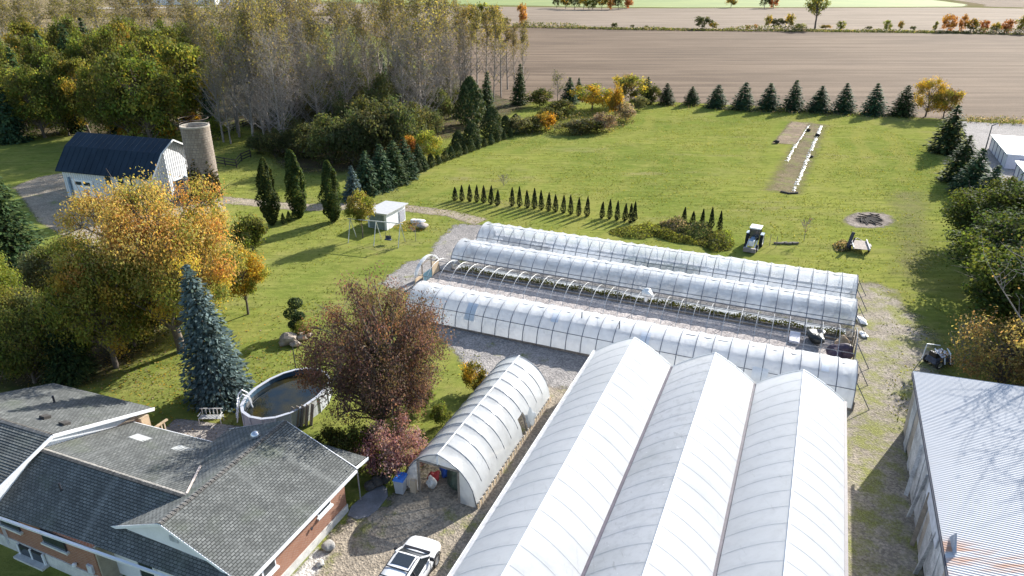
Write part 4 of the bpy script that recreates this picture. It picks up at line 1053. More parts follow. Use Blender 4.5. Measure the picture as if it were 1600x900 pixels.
def broadleaf(seed, h, r, base_h, pal, clumps=60, leaves=9000, leaf=0.22, clump_r=None, trunk_r=0.2, flat=0.8, thin_top=0.0, jitter=0.22, column=False, low_pal=None, mat=None, bark=None, wild=0.25, lean=0.0, stems=1):
    rg = np.random.default_rng(seed)
    rz = (h - base_h) / 2; cz = base_h + rz
    clump_r = clump_r or r * 0.33
    cs = []
    lob = [rg.uniform(0, 6.28) for _ in range(4)]
    while len(cs) < clumps:
        p = rg.normal(size=3); p /= np.linalg.norm(p); rad = rg.uniform(0.25, 1.0) ** 0.45
        if p[2] < -0.7 and rg.random() < 0.4: continue
        an = math.atan2(p[1], p[0])
        k = 1 + wild * (math.sin(2 * an + lob[0]) * 0.5 + math.sin(3 * an + lob[1] + p[2] * 2) * 0.6)
        cs.append((p[0] * rad * (r - clump_r * 0.35) * k + lean * (p[2] + 1) * rz, p[1] * rad * (r - clump_r * 0.35) * k, cz + p[2] * rad * (rz - clump_r * 0.5) * (1 + wild * 0.35 * math.sin(3 * an + lob[2]))))
    cs = np.array(cs)
    tw = Twigs(5)
    th = base_h + (h - base_h) * (0.75 if column else 0.45)
    tops = []
    for s_ in range(stems):
        off = rg.normal(0, 0.25 * r * (stems > 1), 2)
        tp = [np.array([off[0] * q + rg.normal(0, 0.03 * r) * (q > 0) + lean * q * rz * 0.5, off[1] * q + rg.normal(0, 0.03 * r) * (q > 0), th * q]) for q in (0, 0.3, 0.6, 1.0)]
        tw.limb(tp, trunk_r / math.sqrt(stems), trunk_r * 0.4 / math.sqrt(stems)); tops.append(tp)
    for c in cs:
        tp = tops[rg.integers(stems)]
        q = np.clip((c[2] - r * 0.35) / max(th, 0.1), 0.3 if base_h > 0.6 else 0.08, 1.0) * rg.uniform(0.75, 1.0)
        i = min(2, int(np.searchsorted([0.3, 0.6, 1.0], q))); lo = (0, 0.3, 0.6)[i]; hi = (0.3, 0.6, 1.0)[i]
        st = tp[i] + (tp[i + 1] - tp[i]) * (q - lo) / (hi - lo)
        mid = st * 0.5 + c * 0.5 + np.array([0, 0, 0.06 * r]) + rg.normal(0, 0.05 * r, 3)
        tw.limb([st, mid, c], trunk_r * 0.28, trunk_r * 0.06)
        for _ in range(3):
            e = c + rg.normal(0, clump_r * 0.6, 3); tw.limb([mid * 0.3 + c * 0.7, e], trunk_r * 0.09, trunk_r * 0.02)
    idx = rg.integers(0, len(cs), leaves)
    if thin_top:
        zz = (cs[:, 2] - base_h) / (h - base_h); keep = 1 - thin_top * np.clip(zz, 0, 1); idx = rg.choice(len(cs), leaves, p=keep / keep.sum())
    d = rg.normal(size=(leaves, 3)); d /= np.linalg.norm(d, axis=1)[:, None]
    rad = rg.random((leaves, 1)) ** 0.45 * (0.75 + 0.6 * rg.random((leaves, 1)))
    cr = clump_r * (0.65 + 0.7 * rg.random(len(cs)))
    C = cs[idx] + d * rad * cr[idx][:, None] * np.array([1, 1, flat])
    C[:, 2] = np.maximum(C[:, 2], 0.05)
    base = pick(pal, rg, len(cs)) if len(pal) > 1 else np.repeat([pal[0][0]], len(cs), 0)
    if low_pal is not None:                            # leaves that turn later, on the lower boughs
        lowb = pick(low_pal, rg, len(cs)); sel = rg.random(len(cs)) > np.clip((cs[:, 2] - base_h) / (h - base_h) * 1.5 + 0.0, 0.02, 0.97); base[sel] = lowb[sel]
    col = base[idx] * 0.72 + pick(pal, rg, leaves) * 0.28
    col = col * (1 + jitter * rg.normal(size=(leaves, 1)) * 0.8) * (1 + 0.08 * rg.normal(size=(leaves, 3)))
    V, F, K = leaf_quads(C, leaf, np.clip(col, 0.004, 0.9), rg, 0.25, d)
    return tw.mesh('trunk', bark or BARK), npmesh('crown', V, F, mat or LEAF, cols=K), r, h

def conifer(seed, h, r, pal, levels=34, per=13, q=0.34, bare=0.02, taper=0.85, droop=0.25, mat=None, rough_edge=0.25):
    rg = np.random.default_rng(seed)
    tw = Twigs(5); tw.limb([(0, 0, 0), (0, 0, h * 0.5), (0, 0, h * 0.97)], 0.035 * h ** 0.8, 0.015)
    C, N, D = [], [], []
    for i in range(levels):
        f = (i + rg.uniform(-0.3, 0.3)) / (levels - 1); f = min(max(f, 0), 1)
        z = h * (bare + (0.985 - bare) * f)
        R = r * (1 - f) ** taper * (0.9 if f < 0.06 else 1) + 0.05 * r
        m = max(4, int(per * (0.35 + 0.65 * R / r)))
        ph = rg.uniform(0, 6.28)
        for k in range(m):
            an = ph + 6.28318 * k / m + rg.normal(0, 0.14); L = R * (1 - rough_edge + rough_edge * 1.5 * rg.random())
            up = 0.25 * f - droop * (1 - f)
            dv = np.array([math.cos(an), math.sin(an), 0.0])
            n = max(2, int(L / (q * 0.55)))
            if rg.random() < 0.35: tw.limb([(0, 0, z), tuple(dv * L * 0.9 + np.array([0, 0, z + L * up]))], 0.02 * h ** 0.5 * (1 - f) + 0.006, 0.006)
            for j in range(n):
                s = 0.22 + 0.78 * (j + rg.random()) / n
                side = np.array([-dv[1], dv[0], 0]) * rg.normal(0, 0.16 * L * (1.15 - s * 0.5))
                p = dv * L * s + side + np.array([0, 0, z + L * up * s + 0.10 * L * s * s + rg.normal(0, 0.03 * L)])
                C.append(p); N.append(dv * 0.35 + np.array([0, 0, 0.9]) + rg.normal(0, 0.35, 3)); D.append(dv + side * 0.8 / max(L, 0.1) + np.array([0, 0, up + rg.normal(0, 0.2)]))
    C, N, D = np.array(C), np.array(N), np.array(D)
    C[:, 2] = np.maximum(C[:, 2], 0.06)
    N /= np.linalg.norm(N, axis=1)[:, None]; D -= N * np.sum(D * N, 1)[:, None]; D /= np.linalg.norm(D, axis=1)[:, None] + 1e-9
    S = np.cross(N, D); n = len(C); s = q * (0.7 + 0.6 * rg.random((n, 1)))
    V = np.stack([C - D * s * 0.55, C + S * s * 0.34 - N * s * 0.08, C + D * s * 0.65, C - S * s * 0.34 - N * s * 0.08], 1).reshape(-1, 3)
    col = pick(pal, rg, n) * (1 + 0.22 * rg.normal(size=(n, 1)))
    return tw.mesh('trunk', BARK), npmesh('crown', V, np.arange(4 * n).reshape(n, 4), mat or NEEDLE, cols=np.repeat(np.clip(col, 0.003, 0.8), 4, 0)), r, h

def cedar(seed, h, r, pal, n=1300, q=0.15, mat=None, round_top=False, low=0.18, lumpy=1.0):
    rg = np.random.default_rng(seed)
    f = rg.random(n) ** 0.85; an = rg.uniform(0, 6.28318, n)
    prof = (np.clip(f / low, 0, 1) ** 0.6) * (np.clip(1 - f, 0, 1) ** (0.5 if round_top else 0.72)) * 1.12
    lump = 1 + lumpy * (0.12 * np.sin(3 * an + 7 * f) + 0.08 * np.sin(5 * an - 11 * f) + 0.05 * np.sin(2 * an + 31 * f))
    R = r * prof * lump * (0.45 + 0.55 * rg.random(n) ** 0.4)
    C = np.stack([np.cos(an) * R, np.sin(an) * R, h * f], 1)
    out = np.stack([np.cos(an), np.sin(an), np.full(n, 0.3)], 1)
    col = pick(pal, rg, n) * (1 + 0.2 * rg.normal(size=(n, 1)))
    V, F, K = leaf_quads(C, q, np.clip(col, 0.003, 0.8), rg, 0.1, out)
    tw = Twigs(5); tw.limb([(0, 0, 0), (0, 0, h * 0.9)], 0.05, 0.01)
    return tw.mesh('trunk', BARK), npmesh('crown', V, F, mat or NEEDLE, cols=K), r, h

def openwood(seed, h, r, pal, limbs=26, twigs=9, leaves=2600, leaf=0.24, low=0.3, leaf_low=0.5, trunk_r=0.24, rise=0.9, bark=None):
    """tall thin-crowned tree: visible ascending limbs and twigs, leaves mainly high up"""
    rg = np.random.default_rng(seed); tw = Twigs(4)
    bend = rg.normal(0, 0.02 * h, (2,))
    def tr(f): return np.array([bend[0] * f * f + 0.01 * h * math.sin(3 * f + seed), bend[1] * f * f, h * f])
    tw.limb([tr(f) for f in np.linspace(0, 0.97, 8)], trunk_r, 0.03)
    tips = []
    for i in range(limbs):
        f = low + (0.95 - low) * (i + rg.random()) / limbs
        an = rg.uniform(0, 6.28); L = r * (1.05 - 0.6 * (f - low) / (1 - low)) * rg.uniform(0.6, 1.15)
        d = np.array([math.cos(an), math.sin(an), rise * rg.uniform(0.7, 1.5)]); p0 = tr(f)
        p1 = p0 + d * L * 0.5; p2 = p0 + d * L + np.array([0, 0, 0.25 * L])
        tw.limb([p0, p1, p2], trunk_r * 0.34 * (1.2 - f), 0.02)
        for _ in range(twigs):
            s = rg.uniform(0.25, 1.0); b = p0 + (p1 - p0) * 2 * s if s < 0.5 else p1 + (p2 - p1) * (2 * s - 1)
            e = b + rg.normal(0, 0.22 * r, 3) * np.array([1, 1, 0.6]) + np.array([0, 0, rg.uniform(0.15, 0.6) * 0.45 * r])
            tw.limb([b, b * 0.45 + e * 0.55 + rg.normal(0, 0.03 * r, 3), e], 0.022, 0.006); tips.append((b, e))
    tips = sorted(tips, key=lambda t_: t_[1][2])
    B_ = np.array([t_[0] for t_ in tips]); E_ = np.array([t_[1] for t_ in tips])
    w = np.clip((E_[:, 2] / h - leaf_low) / 0.3, 0.03, 1); idx = rg.choice(len(tips), leaves, p=w / w.sum())
    C = B_[idx] + (E_[idx] - B_[idx]) * rg.uniform(0.2, 1.15, (leaves, 1)) + rg.normal(0, 0.10 * r, (leaves, 3))
    col = pick(pal, rg, leaves) * (1 + 0.22 * rg.normal(size=(leaves, 1)))
    V, F, K = leaf_quads(C, leaf, np.clip(col, 0.004, 0.9), rg, 0.0)
    return tw.mesh('trunk', bark or BARKG), npmesh('crown', V, F, LEAF, cols=K), r, h

vr = random.Random(17)
def plant_world(proto, loc, h, r, name, label, cat, group=None, turn=None):
    trunk, crown, pr_, ph = proto
    o = empty(name, loc, label, cat, group)
    o.rotation_euler = (vr.gauss(0, 0.022), vr.gauss(0, 0.022), vr.uniform(0, 6.28) if turn is None else turn)
    k = vr.uniform(0.93, 1.07); o.scale = (r / pr_ * k, r / pr_ * vr.uniform(0.93, 1.07), h / ph * vr.uniform(0.96, 1.04))
    obj('trunk', trunk, o); obj('crown', crown, o)
    return o
def plant(proto, px, py, ytop, hw, name, label, cat='tree', group=None, turn=None):
    g = G(px, py); h = height_of(px, py, ytop)
    d = g.y * math.cos(PITCH) + (CAM_H - h / 2) * math.sin(PITCH)
    return plant_world(proto, g, max(h, 0.3), max(hw * d / FPX, 0.12), name, label, cat, group, turn)

# ---- palettes (real surface colours)
DKGREEN = [((0.03, 0.054, 0.022), 3), ((0.047, 0.074, 0.024), 2), ((0.068, 0.088, 0.027), 1)]
SPRUCE = [((0.03, 0.063, 0.033), 3), ((0.048, 0.087, 0.039), 2), ((0.075, 0.112, 0.045), 1)]
BLUE = [((0.085, 0.125, 0.125), 3), ((0.13, 0.18, 0.18), 2), ((0.05, 0.08, 0.08), 2)]
OLIVE = [((0.095, 0.101, 0.03), 3), ((0.149, 0.142, 0.041), 2), ((0.061, 0.074, 0.024), 2)]
OLIVED = [((0.058, 0.072, 0.031), 3), ((0.091, 0.101, 0.044), 2), ((0.13, 0.124, 0.058), 1)]
GOLD = [((0.42, 0.26, 0.035), 3), ((0.50, 0.30, 0.03), 2), ((0.26, 0.20, 0.04), 2)]
GREENGOLD = [((0.163, 0.199, 0.041), 3), ((0.28, 0.28, 0.059), 2), ((0.487, 0.354, 0.059), 1), ((0.104, 0.14, 0.029), 2)]
LIME = [((0.172, 0.218, 0.04), 3), ((0.253, 0.276, 0.057), 2), ((0.115, 0.161, 0.032), 2)]
MAPLE = [((0.40, 0.235, 0.08), 3), ((0.43, 0.195, 0.075), 2), ((0.42, 0.31, 0.11), 4), ((0.30, 0.27, 0.085), 2), ((0.17, 0.19, 0.05), 2)]
RUST = [((0.34, 0.13, 0.045), 3), ((0.40, 0.19, 0.05), 2), ((0.22, 0.12, 0.045), 2)]
BURG = [((0.155, 0.095, 0.085), 4), ((0.215, 0.13, 0.11), 3), ((0.28, 0.15, 0.08), 1), ((0.10, 0.075, 0.05), 2), ((0.15, 0.14, 0.05), 1)]
PINK = [((0.24, 0.13, 0.145), 3), ((0.34, 0.22, 0.235), 2), ((0.11, 0.045, 0.06), 2)]
POPLAR = [((0.24, 0.205, 0.075), 3), ((0.17, 0.155, 0.06), 3), ((0.33, 0.25, 0.07), 1), ((0.13, 0.125, 0.05), 2), ((0.17, 0.13, 0.09), 2)]
SAGE = [((0.17, 0.17, 0.10), 3), ((0.23, 0.22, 0.13), 2), ((0.10, 0.11, 0.06), 2)]
PLUME = [((0.27, 0.20, 0.155), 3), ((0.35, 0.27, 0.21), 2), ((0.15, 0.12, 0.07), 2)]

def heap(name, poly, n, h, pal, leaf, label, cat, seed):
    rg = np.random.default_rng(seed); P = np.array([G(*p)[:2] for p in poly]); lo, hi = P.min(0), P.max(0); C = []
    while len(C) < n:
        q = rg.uniform(lo, hi, (n, 2)); d = sdist(q, P)
        for p_, dd in zip(q, d):
            if dd > -0.2: C.append((p_[0], p_[1], rg.random() ** 0.7 * h * min(1, 0.15 + max(0, dd) / 1.2) * (0.6 + 0.4 * math.sin(p_[0] * 1.7) * math.sin(p_[1] * 1.3 + 1)) + 0.05))
    C = np.array(C[:n]); V, F, K = leaf_quads(C, leaf, pick(pal, rg, n) * (1 + 0.25 * rg.normal(size=(n, 1))), rg, 0.2)
    return tag(obj(name, npmesh(name, V, F, LEAF, cols=np.clip(K, 0.004, 0.9))), label, cat)
# ---- near trees
plant(broadleaf(1, 11, 6.6, 2.0, MAPLE, 170, 70000, 0.165, 1.25, 0.42, 0.75, wild=0.35, low_pal=GREENGOLD + LIME), 285, 548, 276, 118, 'maple_tree', 'large orange and yellow autumn maple in front of the silo', 'tree', turn=0.6)
plant(broadleaf(2, 8.5, 4.8, 1.2, GREENGOLD, 90, 22000, 0.22, 1.2, 0.3, wild=0.3), 182, 574, 392, 80, 'maple_tree', 'green and gold maple standing under the side of the big orange maple', 'tree')
plant(broadleaf(3, 6.5, 2.6, 1.4, GREENGOLD[:2] + GOLD[:1], 45, 9000, 0.2, 0.8, 0.16), 388, 491, 385, 34, 'maple_tree', 'small green and yellow tree at the lawn edge of the big maple', 'tree')
plant(broadleaf(4, 7.5, 4.4, 0.8, GREENGOLD[:1] + OLIVE[:2], 60, 14000, 0.22, 1.1, 0.25), 125, 470, 372, 60, 'broadleaf_tree', 'olive green tree beside the barn yard under the maple', 'tree')
BSP = conifer(5, 10, 2.3, BLUE, 54, 24, 0.27, 0.02, 0.75, 0.22)
plant(BSP, 347, 622, 414, 53, 'blue_spruce', 'tall blue spruce beside the oval pool', 'spruce')
plant(broadleaf(6, 8.6, 4.6, 0.15, BURG, 200, 50000, 0.125, 0.95, 0.32, 0.85, thin_top=0.55, wild=0.2, stems=3), 595, 668, 440, 102, 'copper_tree', 'broad copper brown tree thinning at the top beside the small hoop house', 'tree', turn=1.1)
plant(broadleaf(7, 3.6, 2.6, 0.2, PINK, 50, 9000, 0.15, 0.75, 0.12, stems=3), 622, 735, 650, 54, 'smoke_bush', 'dark pink leaved bush between the house and small hoop house', 'shrub')
plant(broadleaf(8, 2.4, 1.1, 0.1, GOLD + OLIVE, 24, 2600, 0.15, 0.42, 0.06, stems=3), 742, 612, 566, 21, 'yellow_shrub', 'golden yellow shrub beside the small hoop house', 'shrub')
UND = broadleaf(9, 2.2, 1.7, 0.05, OLIVE + LIME[:1], 34, 4200, 0.17, 0.55, 0.06, stems=3)
for k, (x, y, yt, hw, lb) in enumerate(((560, 722, 672, 34, 'shaded green shrub under the copper tree behind the porch'), (600, 745, 702, 26, 'leafy green shrub at the foot of the pink leaved bush'), (520, 705, 668, 24, 'low green shrub under the house side of the copper tree'), (655, 640, 600, 26, 'green shrub in the copper tree shade near the yellow shrub'), (690, 665, 632, 18, 'low shrub growing against the film of the small hoop house'))):
    plant(UND, x, y, yt, hw, 'garden_shrub', lb, 'shrub')
# left edge
UGT = broadleaf(65, 6, 3.4, 0.0, GREENGOLD + OLIVE, 70, 13000, 0.2, 1.0, 0.2)
DSP = conifer(10, 11, 3.2, DKGREEN, 48, 20, 0.34, 0.02, 0.7, 0.2)
plant(DSP, 22, 420, 252, 58, 'spruce_tree', 'large dark green spruce at the barn yard edge', 'spruce')
plant(broadleaf(11, 8, 3.6, 0.5, LIME, 70, 14000, 0.2, 1.0, 0.2), 0, 520, 372, 52, 'broadleaf_tree', 'bright lime green tree next to the large dark spruce', 'tree')
plant(broadleaf(12, 4, 2.0, 0.3, SAGE, 40, 6000, 0.16, 0.65, 0.1, stems=3), 78, 478, 392, 34, 'silver_shrub', 'pale silvery green shrub beside the lime green tree', 'shrub')
plant(UGT, 55, 598, 480, 54, 'broadleaf_tree', 'green gold tree behind the house roof under the maples', 'tree')
plant(DSP, 112, 590, 462, 42, 'spruce_tree', 'shaded dark spruce between the house and the gold maple', 'spruce')
plant(broadleaf(13, 6, 3.6, 0.3, OLIVED + LIME[2:], 50, 9000, 0.22, 1.0, 0.2), 10, 592, 490, 55, 'broadleaf_tree', 'dark olive tree behind the raised house roof', 'tree')
plant(broadleaf(14, 5, 3, 0.3, OLIVED, 50, 8000, 0.22, 0.9, 0.16), 80, 545, 455, 50, 'broadleaf_tree', 'shadowy olive tree below the silvery shrub', 'tree')
for (x, y, yt, hw, k, lb) in ((40, 545, 440, 50, 1, 'green tree under the lime green tree'), (140, 560, 430, 46, 1, 'green tree between the gold maple and the silvery shrub'), (210, 540, 440, 50, 1, 'green gold undergrowth tree at the foot of the big orange maple'), (-20, 560, 440, 50, 1, 'olive undergrowth tree behind the raised house roof corner'), (240, 520, 420, 52, 1, 'low spreading green gold tree below the big orange maple')):
    plant((DSP, UGT)[k], x, y, yt, hw, ('spruce_tree', 'broadleaf_tree')[k], lb, ('spruce', 'tree')[k])
# columnar oaks, sapling, lawn trees
COLO = cedar(15, 8, 1.2, DKGREEN + OLIVE[:1] + [((0.06, 0.08, 0.022), 3)], 9000, 0.22, LEAF, round_top=True, low=0.38, lumpy=1.7)
for (x, y, yt, hw, lb) in ((425, 352, 250, 18, 'columnar green tree leaning beside the round shrub'), (469, 340, 236, 18, 'columnar green tree between two other columnar trees'), (522, 346, 247, 17, 'columnar green tree casting its shadow across the lawn by the white shed')):
    plant(COLO, x, y, yt, hw, 'columnar_oak', lb, 'tree')
plant(UND, 395, 392, 334, 30, 'garden_shrub', 'rounded grey green shrub left of the columnar trees', 'shrub')
SMC = cedar(16, 2.2, 0.6, DKGREEN + OLIVE[:1], 1500, 0.14)
for (x, y, yt, lb) in ((443, 350, 333, 'tiny cedar at the foot of the columnar trees'), (452, 346, 330, 'tiny cedar at the foot of the columnar trees'), (460, 342, 328, 'tiny cedar at the foot of the columnar trees')):
    plant(SMC, x, y, yt, 5, 'small_cedar', lb, 'cedar', 'tiny cedars under the columnar trees')
plant(broadleaf(18, 5.5, 1.7, 1.5, LIME + [((0.32, 0.28, 0.07), 2)], 45, 5200, 0.19, 0.55, 0.07, wild=0.15), 567, 372, 293, 24, 'young_tree', 'young yellow green tree in front of the white shed', 'tree')
plant(openwood(19, 2.6, 0.8, RUST, 12, 5, 160, 0.1, 0.4, 0.3, 0.03), 650, 377, 346, 12, 'sapling', 'thin sapling on the lawn by the gravel edge', 'sapling')
plant(openwood(20, 3.0, 1.0, RUST, 12, 5, 60, 0.1, 0.45, 0.3, 0.03), 1256, 377, 346, 14, 'sapling', 'bare thin sapling standing alone on the lawn near the tractor', 'sapling')
# clipped pompom pine with rocks
pm = G(463, 520); pom = empty('pompom_pine', pm, 'clipped pompom pine on the rock mound', 'tree')
tw = Twigs(6); tw.limb([(0, 0, 0), (0.15, 0, 0.9), (0.1, 0.1, 1.8), (0.25, 0, 2.7)], 0.09, 0.04); obj('trunk', tw.mesh('trunk', BARK), pom)
for k, (x, y, z, r_) in enumerate(((0.25, 0, 2.75, 0.62), (-0.25, 0.1, 1.75, 0.62), (0.35, 0.2, 1.45, 0.5), (0.0, -0.3, 0.95, 0.5))):
    rg = np.random.default_rng(40 + k); d = rg.normal(size=(900, 3)); d /= np.linalg.norm(d, axis=1)[:, None]
    C = d * r_ * (0.6 + 0.4 * rg.random((900, 1)) ** 0.4) * np.array([1, 1, 0.75]) + np.array([x, y, z])
    V, F, K = leaf_quads(C, 0.13, pick(DKGREEN, rg, 900), rg, 0.1, d); obj('clipped_tuft', npmesh('clipped_tuft', V, F, NEEDLE, cols=K), pom)
ROCK = plain('field_stone', (0.30, 0.25, 0.20), 0.95, 0.35, 2.0, bump=0.4)
for k, (x, y, s) in enumerate(((452, 537, 0.75), (470, 531, 0.55), (443, 540, 0.4), (480, 527, 0.5), (462, 541, 0.45))):
    crumple('mound_rock', G(x, y), (s, s * 0.75, s * 0.6), ROCK, ['largest tan boulder below the pompom pine', 'rounded boulder beside the pompom pine trunk', 'small stone at the left end of the rock mound', 'stone on the copper tree side of the rock mound', 'small stone in front of the pompom pine'][k], 'rock', 60 + k, 2, amp=0.3)
plant(UND, 470, 528, 503, 14, 'garden_shrub', 'low yellowish shrub on the rock mound by the pompom pine', 'shrub')

# ---- arborvitae rows on the lawn
CED = [cedar(21, 2.1, 0.42, [((0.014, 0.022, 0.010), 3), ((0.028, 0.038, 0.014), 2)], 1300, 0.12), cedar(22, 2.1, 0.46, [((0.016, 0.024, 0.011), 3), ((0.034, 0.040, 0.016), 2)], 1300, 0.12)]
def row(pts, label, group, hw=5):
    for (x, y, yt) in pts: plant(CED[vr.randrange(2)], x, y, yt, hw, 'arborvitae', label, 'cedar', group)
row([(711, 313, 293), (722, 314, 290), (734, 315, 289), (745, 316, 289), (756, 317, 290), (767, 319, 290), (777, 321, 297)], 'slim dark arborvitae in the row of seven nearest the gravel track', 'row of seven arborvitae')
row([(800, 322, 292), (812, 323, 292), (824, 325, 297), (835, 326, 295), (846, 328, 297), (857, 330, 302), (868, 331, 303), (880, 333, 306), (892, 335, 304), (904, 337, 309), (917, 338, 307)], 'slim dark arborvitae in the long row of eleven', 'row of eleven arborvitae')
row([(940, 341, 316), (952, 342, 312), (964, 344, 314), (976, 345, 318), (985, 348, 317), (991, 345, 315)], 'slim dark arborvitae in the row of six beside the brush heap', 'row of six arborvitae')
row([(1068, 349, 324), (1082, 350, 330), (1096, 356, 326), (1111, 357, 324), (1124, 360, 330)], 'slim dark arborvitae in the row of five behind the brush heap', 'row of five arborvitae')
plant(openwood(23, 1.6, 0.8, OLIVE, 14, 5, 120, 0.1, 0.05, 0.2, 0.03, 1.3), 787, 291, 277, 9, 'twiggy_bush', 'twiggy bare bush standing alone on the lawn', 'shrub')
plant(openwood(23, 1.6, 0.8, OLIVE, 14, 5, 120, 0.1, 0.05, 0.2, 0.03, 1.3), 867, 205, 197, 5, 'twiggy_bush', 'tiny bare bush at the edge of the mixed shrub border', 'shrub')

# ---- diagonal hedge and the conifers behind it
HEDGE = [cedar(24, 2.4, 0.75, SPRUCE + OLIVED, 1500, 0.17), cedar(25, 2.4, 0.85, DKGREEN + OLIVED, 1500, 0.17, round_top=True)]
path = [(578, 305), (640, 276), (700, 250), (760, 228), (818, 207)]
for i in range(24):
    s = i / 23 * (len(path) - 1); k = min(int(s), len(path) - 2); f = s - k
    x = path[k][0] + (path[k + 1][0] - path[k][0]) * f; y = path[k][1] + (path[k + 1][1] - path[k][1]) * f
    hgt = (27 - 15 * i / 23) * vr.uniform(0.85, 1.15)
    plant(HEDGE[i % 2], x, y, y - hgt, max(4.5, hgt * 0.36), 'hedge_cedar', 'small bushy cedar in the diagonal hedge row along the lawn', 'cedar', 'diagonal cedar hedge')
SPR = [conifer(26, 6, 2.0, SPRUCE, 30, 16, 0.36, 0.01, 0.8, 0.2), conifer(27, 6, 2.1, SPRUCE, 28, 15, 0.38, 0.01, 0.85, 0.15), conifer(28, 6, 1.9, DKGREEN, 30, 15, 0.36, 0.01, 0.75, 0.2)]
BLU2 = conifer(29, 6, 1.8, BLUE, 30, 15, 0.33, 0.01, 0.85, 0.2)
for (x, y, yt, hw, k, lb) in ((553, 311, 260, 20, 3, 'small blue spruce at the start of the diagonal hedge'), (573, 302, 232, 26, 1, 'green spruce behind the hedge next to the blue spruce'), (597, 294, 226, 28, 0, 'full green spruce behind the hedge'), (617, 286, 220, 26, 2, 'dark spruce in the hedge group with a broken outline'), (634, 278, 212, 23, 0, 'spruce in the hedge group beside the golden maple'), (655, 266, 225, 16, 2, 'dark low spruce between the golden maple and the round green tree')):
    plant((SPR + [BLU2])[k], x, y, yt, hw, 'spruce_tree', lb, 'spruce')
plant(broadleaf(30, 5, 2, 0.4, GOLD + RUST[:1], 30, 3200, 0.24, 0.7, 0.1), 640, 262, 208, 16, 'golden_maple', 'small golden maple behind the diagonal hedge', 'tree')
plant(broadleaf(31, 6, 2.6, 0.5, GREENGOLD, 40, 4500, 0.25, 0.85, 0.14), 671, 257, 200, 21, 'broadleaf_tree', 'rounded yellow green tree behind the diagonal hedge', 'tree')
JUN = cedar(32, 4, 1.9, OLIVED + DKGREEN, 3000, 0.28, round_top=True)
for (x, y, yt, hw, lb) in ((716, 232, 205, 13, 'bushy juniper behind the hedge near the round green tree'), (738, 228, 190, 17, 'broad dark juniper with grey cast behind the hedge'), (768, 216, 168, 19, 'largest dark juniper behind the hedge'), (790, 208, 180, 14, 'dark juniper at the far end of the hedge'), (806, 200, 178, 12, 'low juniper joining the mixed shrub border')):
    plant(JUN, x, y, yt, hw, 'juniper', lb, 'juniper')

# ---- wood of tall poplars with dark understory
POP = [openwood(33, 22, 4.4, POPLAR, 60, 15, 3000, 0.34, 0.12, 0.45, 0.34, 0.8), openwood(34, 22, 4.2, POPLAR, 56, 15, 2400, 0.34, 0.15, 0.5, 0.32, 0.9), openwood(35, 22, 4.8, POPLAR, 58, 14, 1900, 0.34, 0.12, 0.52, 0.36, 0.75), openwood(36, 22, 2.8, POPLAR, 40, 11, 1500, 0.36, 0.15, 0.5)]
pops = [(427, 228, 30, 34), (447, 214, 18, 28), (467, 198, 8, 30), (490, 188, 10, 28), (512, 197, 40, 26), (531, 190, 22, 28), (552, 172, 8, 26), (575, 166, 22, 26), (598, 160, 16, 26), (622, 170, 2, 28), (640, 162, 4, 28), (659, 199, 6, 36), (682, 176, 4, 28), (703, 166, 12, 26), (720, 152, 20, 22), (398, 232, 36, 30), (374, 214, 22, 28), (350, 222, 40, 28), (410, 180, 10, 28), (440, 172, 4, 26), (505, 160, 6, 28), (328, 160, 24, 26), (470, 150, 14, 24), (612, 140, 8, 22)]
for (x, y, yt, hw) in pops: plant(POP[vr.randrange(3)], x, y, yt - 16, hw * 1.08, 'poplar_tree', 'tall thin poplar with bare limbs and yellowing top in the wood', 'tree', 'tall poplars of the wood')
for (x, y, yt, hw, lb) in ((735, 128, 36, 13, 'slim half-bare poplar at the field side of the wood'), (747, 140, 8, 17, 'slender poplar with dark trunk against the ploughed field'), (772, 160, 12, 16, 'leafy yellow poplar standing out at the wood edge'), (793, 140, 30, 15, 'slim poplar with rust lower leaves at the wood edge'), (816, 150, 36, 12, 'last slim poplar beside the field corner'), (760, 150, 20, 15, 'bare poplar between the slender and the leafy yellow poplar'), (783, 152, 24, 14, 'bare poplar beside the slim rust leaved poplar'), (803, 146, 40, 11, 'short bare poplar near the field corner'), (728, 160, 16, 16, 'grey poplar joining the wood and the slim poplars')):
    plant(POP[3], x, y, yt, hw, 'poplar_tree', lb, 'tree')
UBU = [broadleaf(37, 6, 3.4, 0.0, OLIVED, 46, 5200, 0.3, 1.1, 0.14, stems=3), broadleaf(38, 6, 3.4, 0.0, OLIVED + SAGE[2:] + OLIVE[:1], 46, 5200, 0.3, 1.1, 0.14, stems=3)]
for (x, y, yt, hw) in ((485, 245, 190, 34), (520, 256, 180, 40), (552, 258, 172, 38), (585, 258, 158, 42), (622, 250, 150, 40), (648, 236, 160, 34), (540, 225, 140, 34), (600, 215, 120, 34), (570, 200, 110, 30), (460, 232, 180, 28), (690, 192, 140, 24), (672, 214, 165, 26), (500, 215, 130, 30), (640, 190, 110, 30), (430, 245, 200, 24), (405, 240, 205, 20), (445, 200, 140, 26), (470, 185, 120, 26), (420, 190, 125, 26), (665, 185, 120, 28), (700, 175, 125, 24), (725, 170, 130, 20), (610, 232, 150, 36), (570, 235, 150, 36), (530, 190, 110, 28), (590, 180, 100, 28), (630, 165, 90, 26), (690, 150, 100, 22), (555, 155, 90, 24), (500, 175, 110, 26)):
    plant(UBU[vr.randrange(2)], x, y, yt, hw, 'willow_thicket', 'dark olive thicket bush under the tall poplars', 'shrub', 'thicket under the poplars')
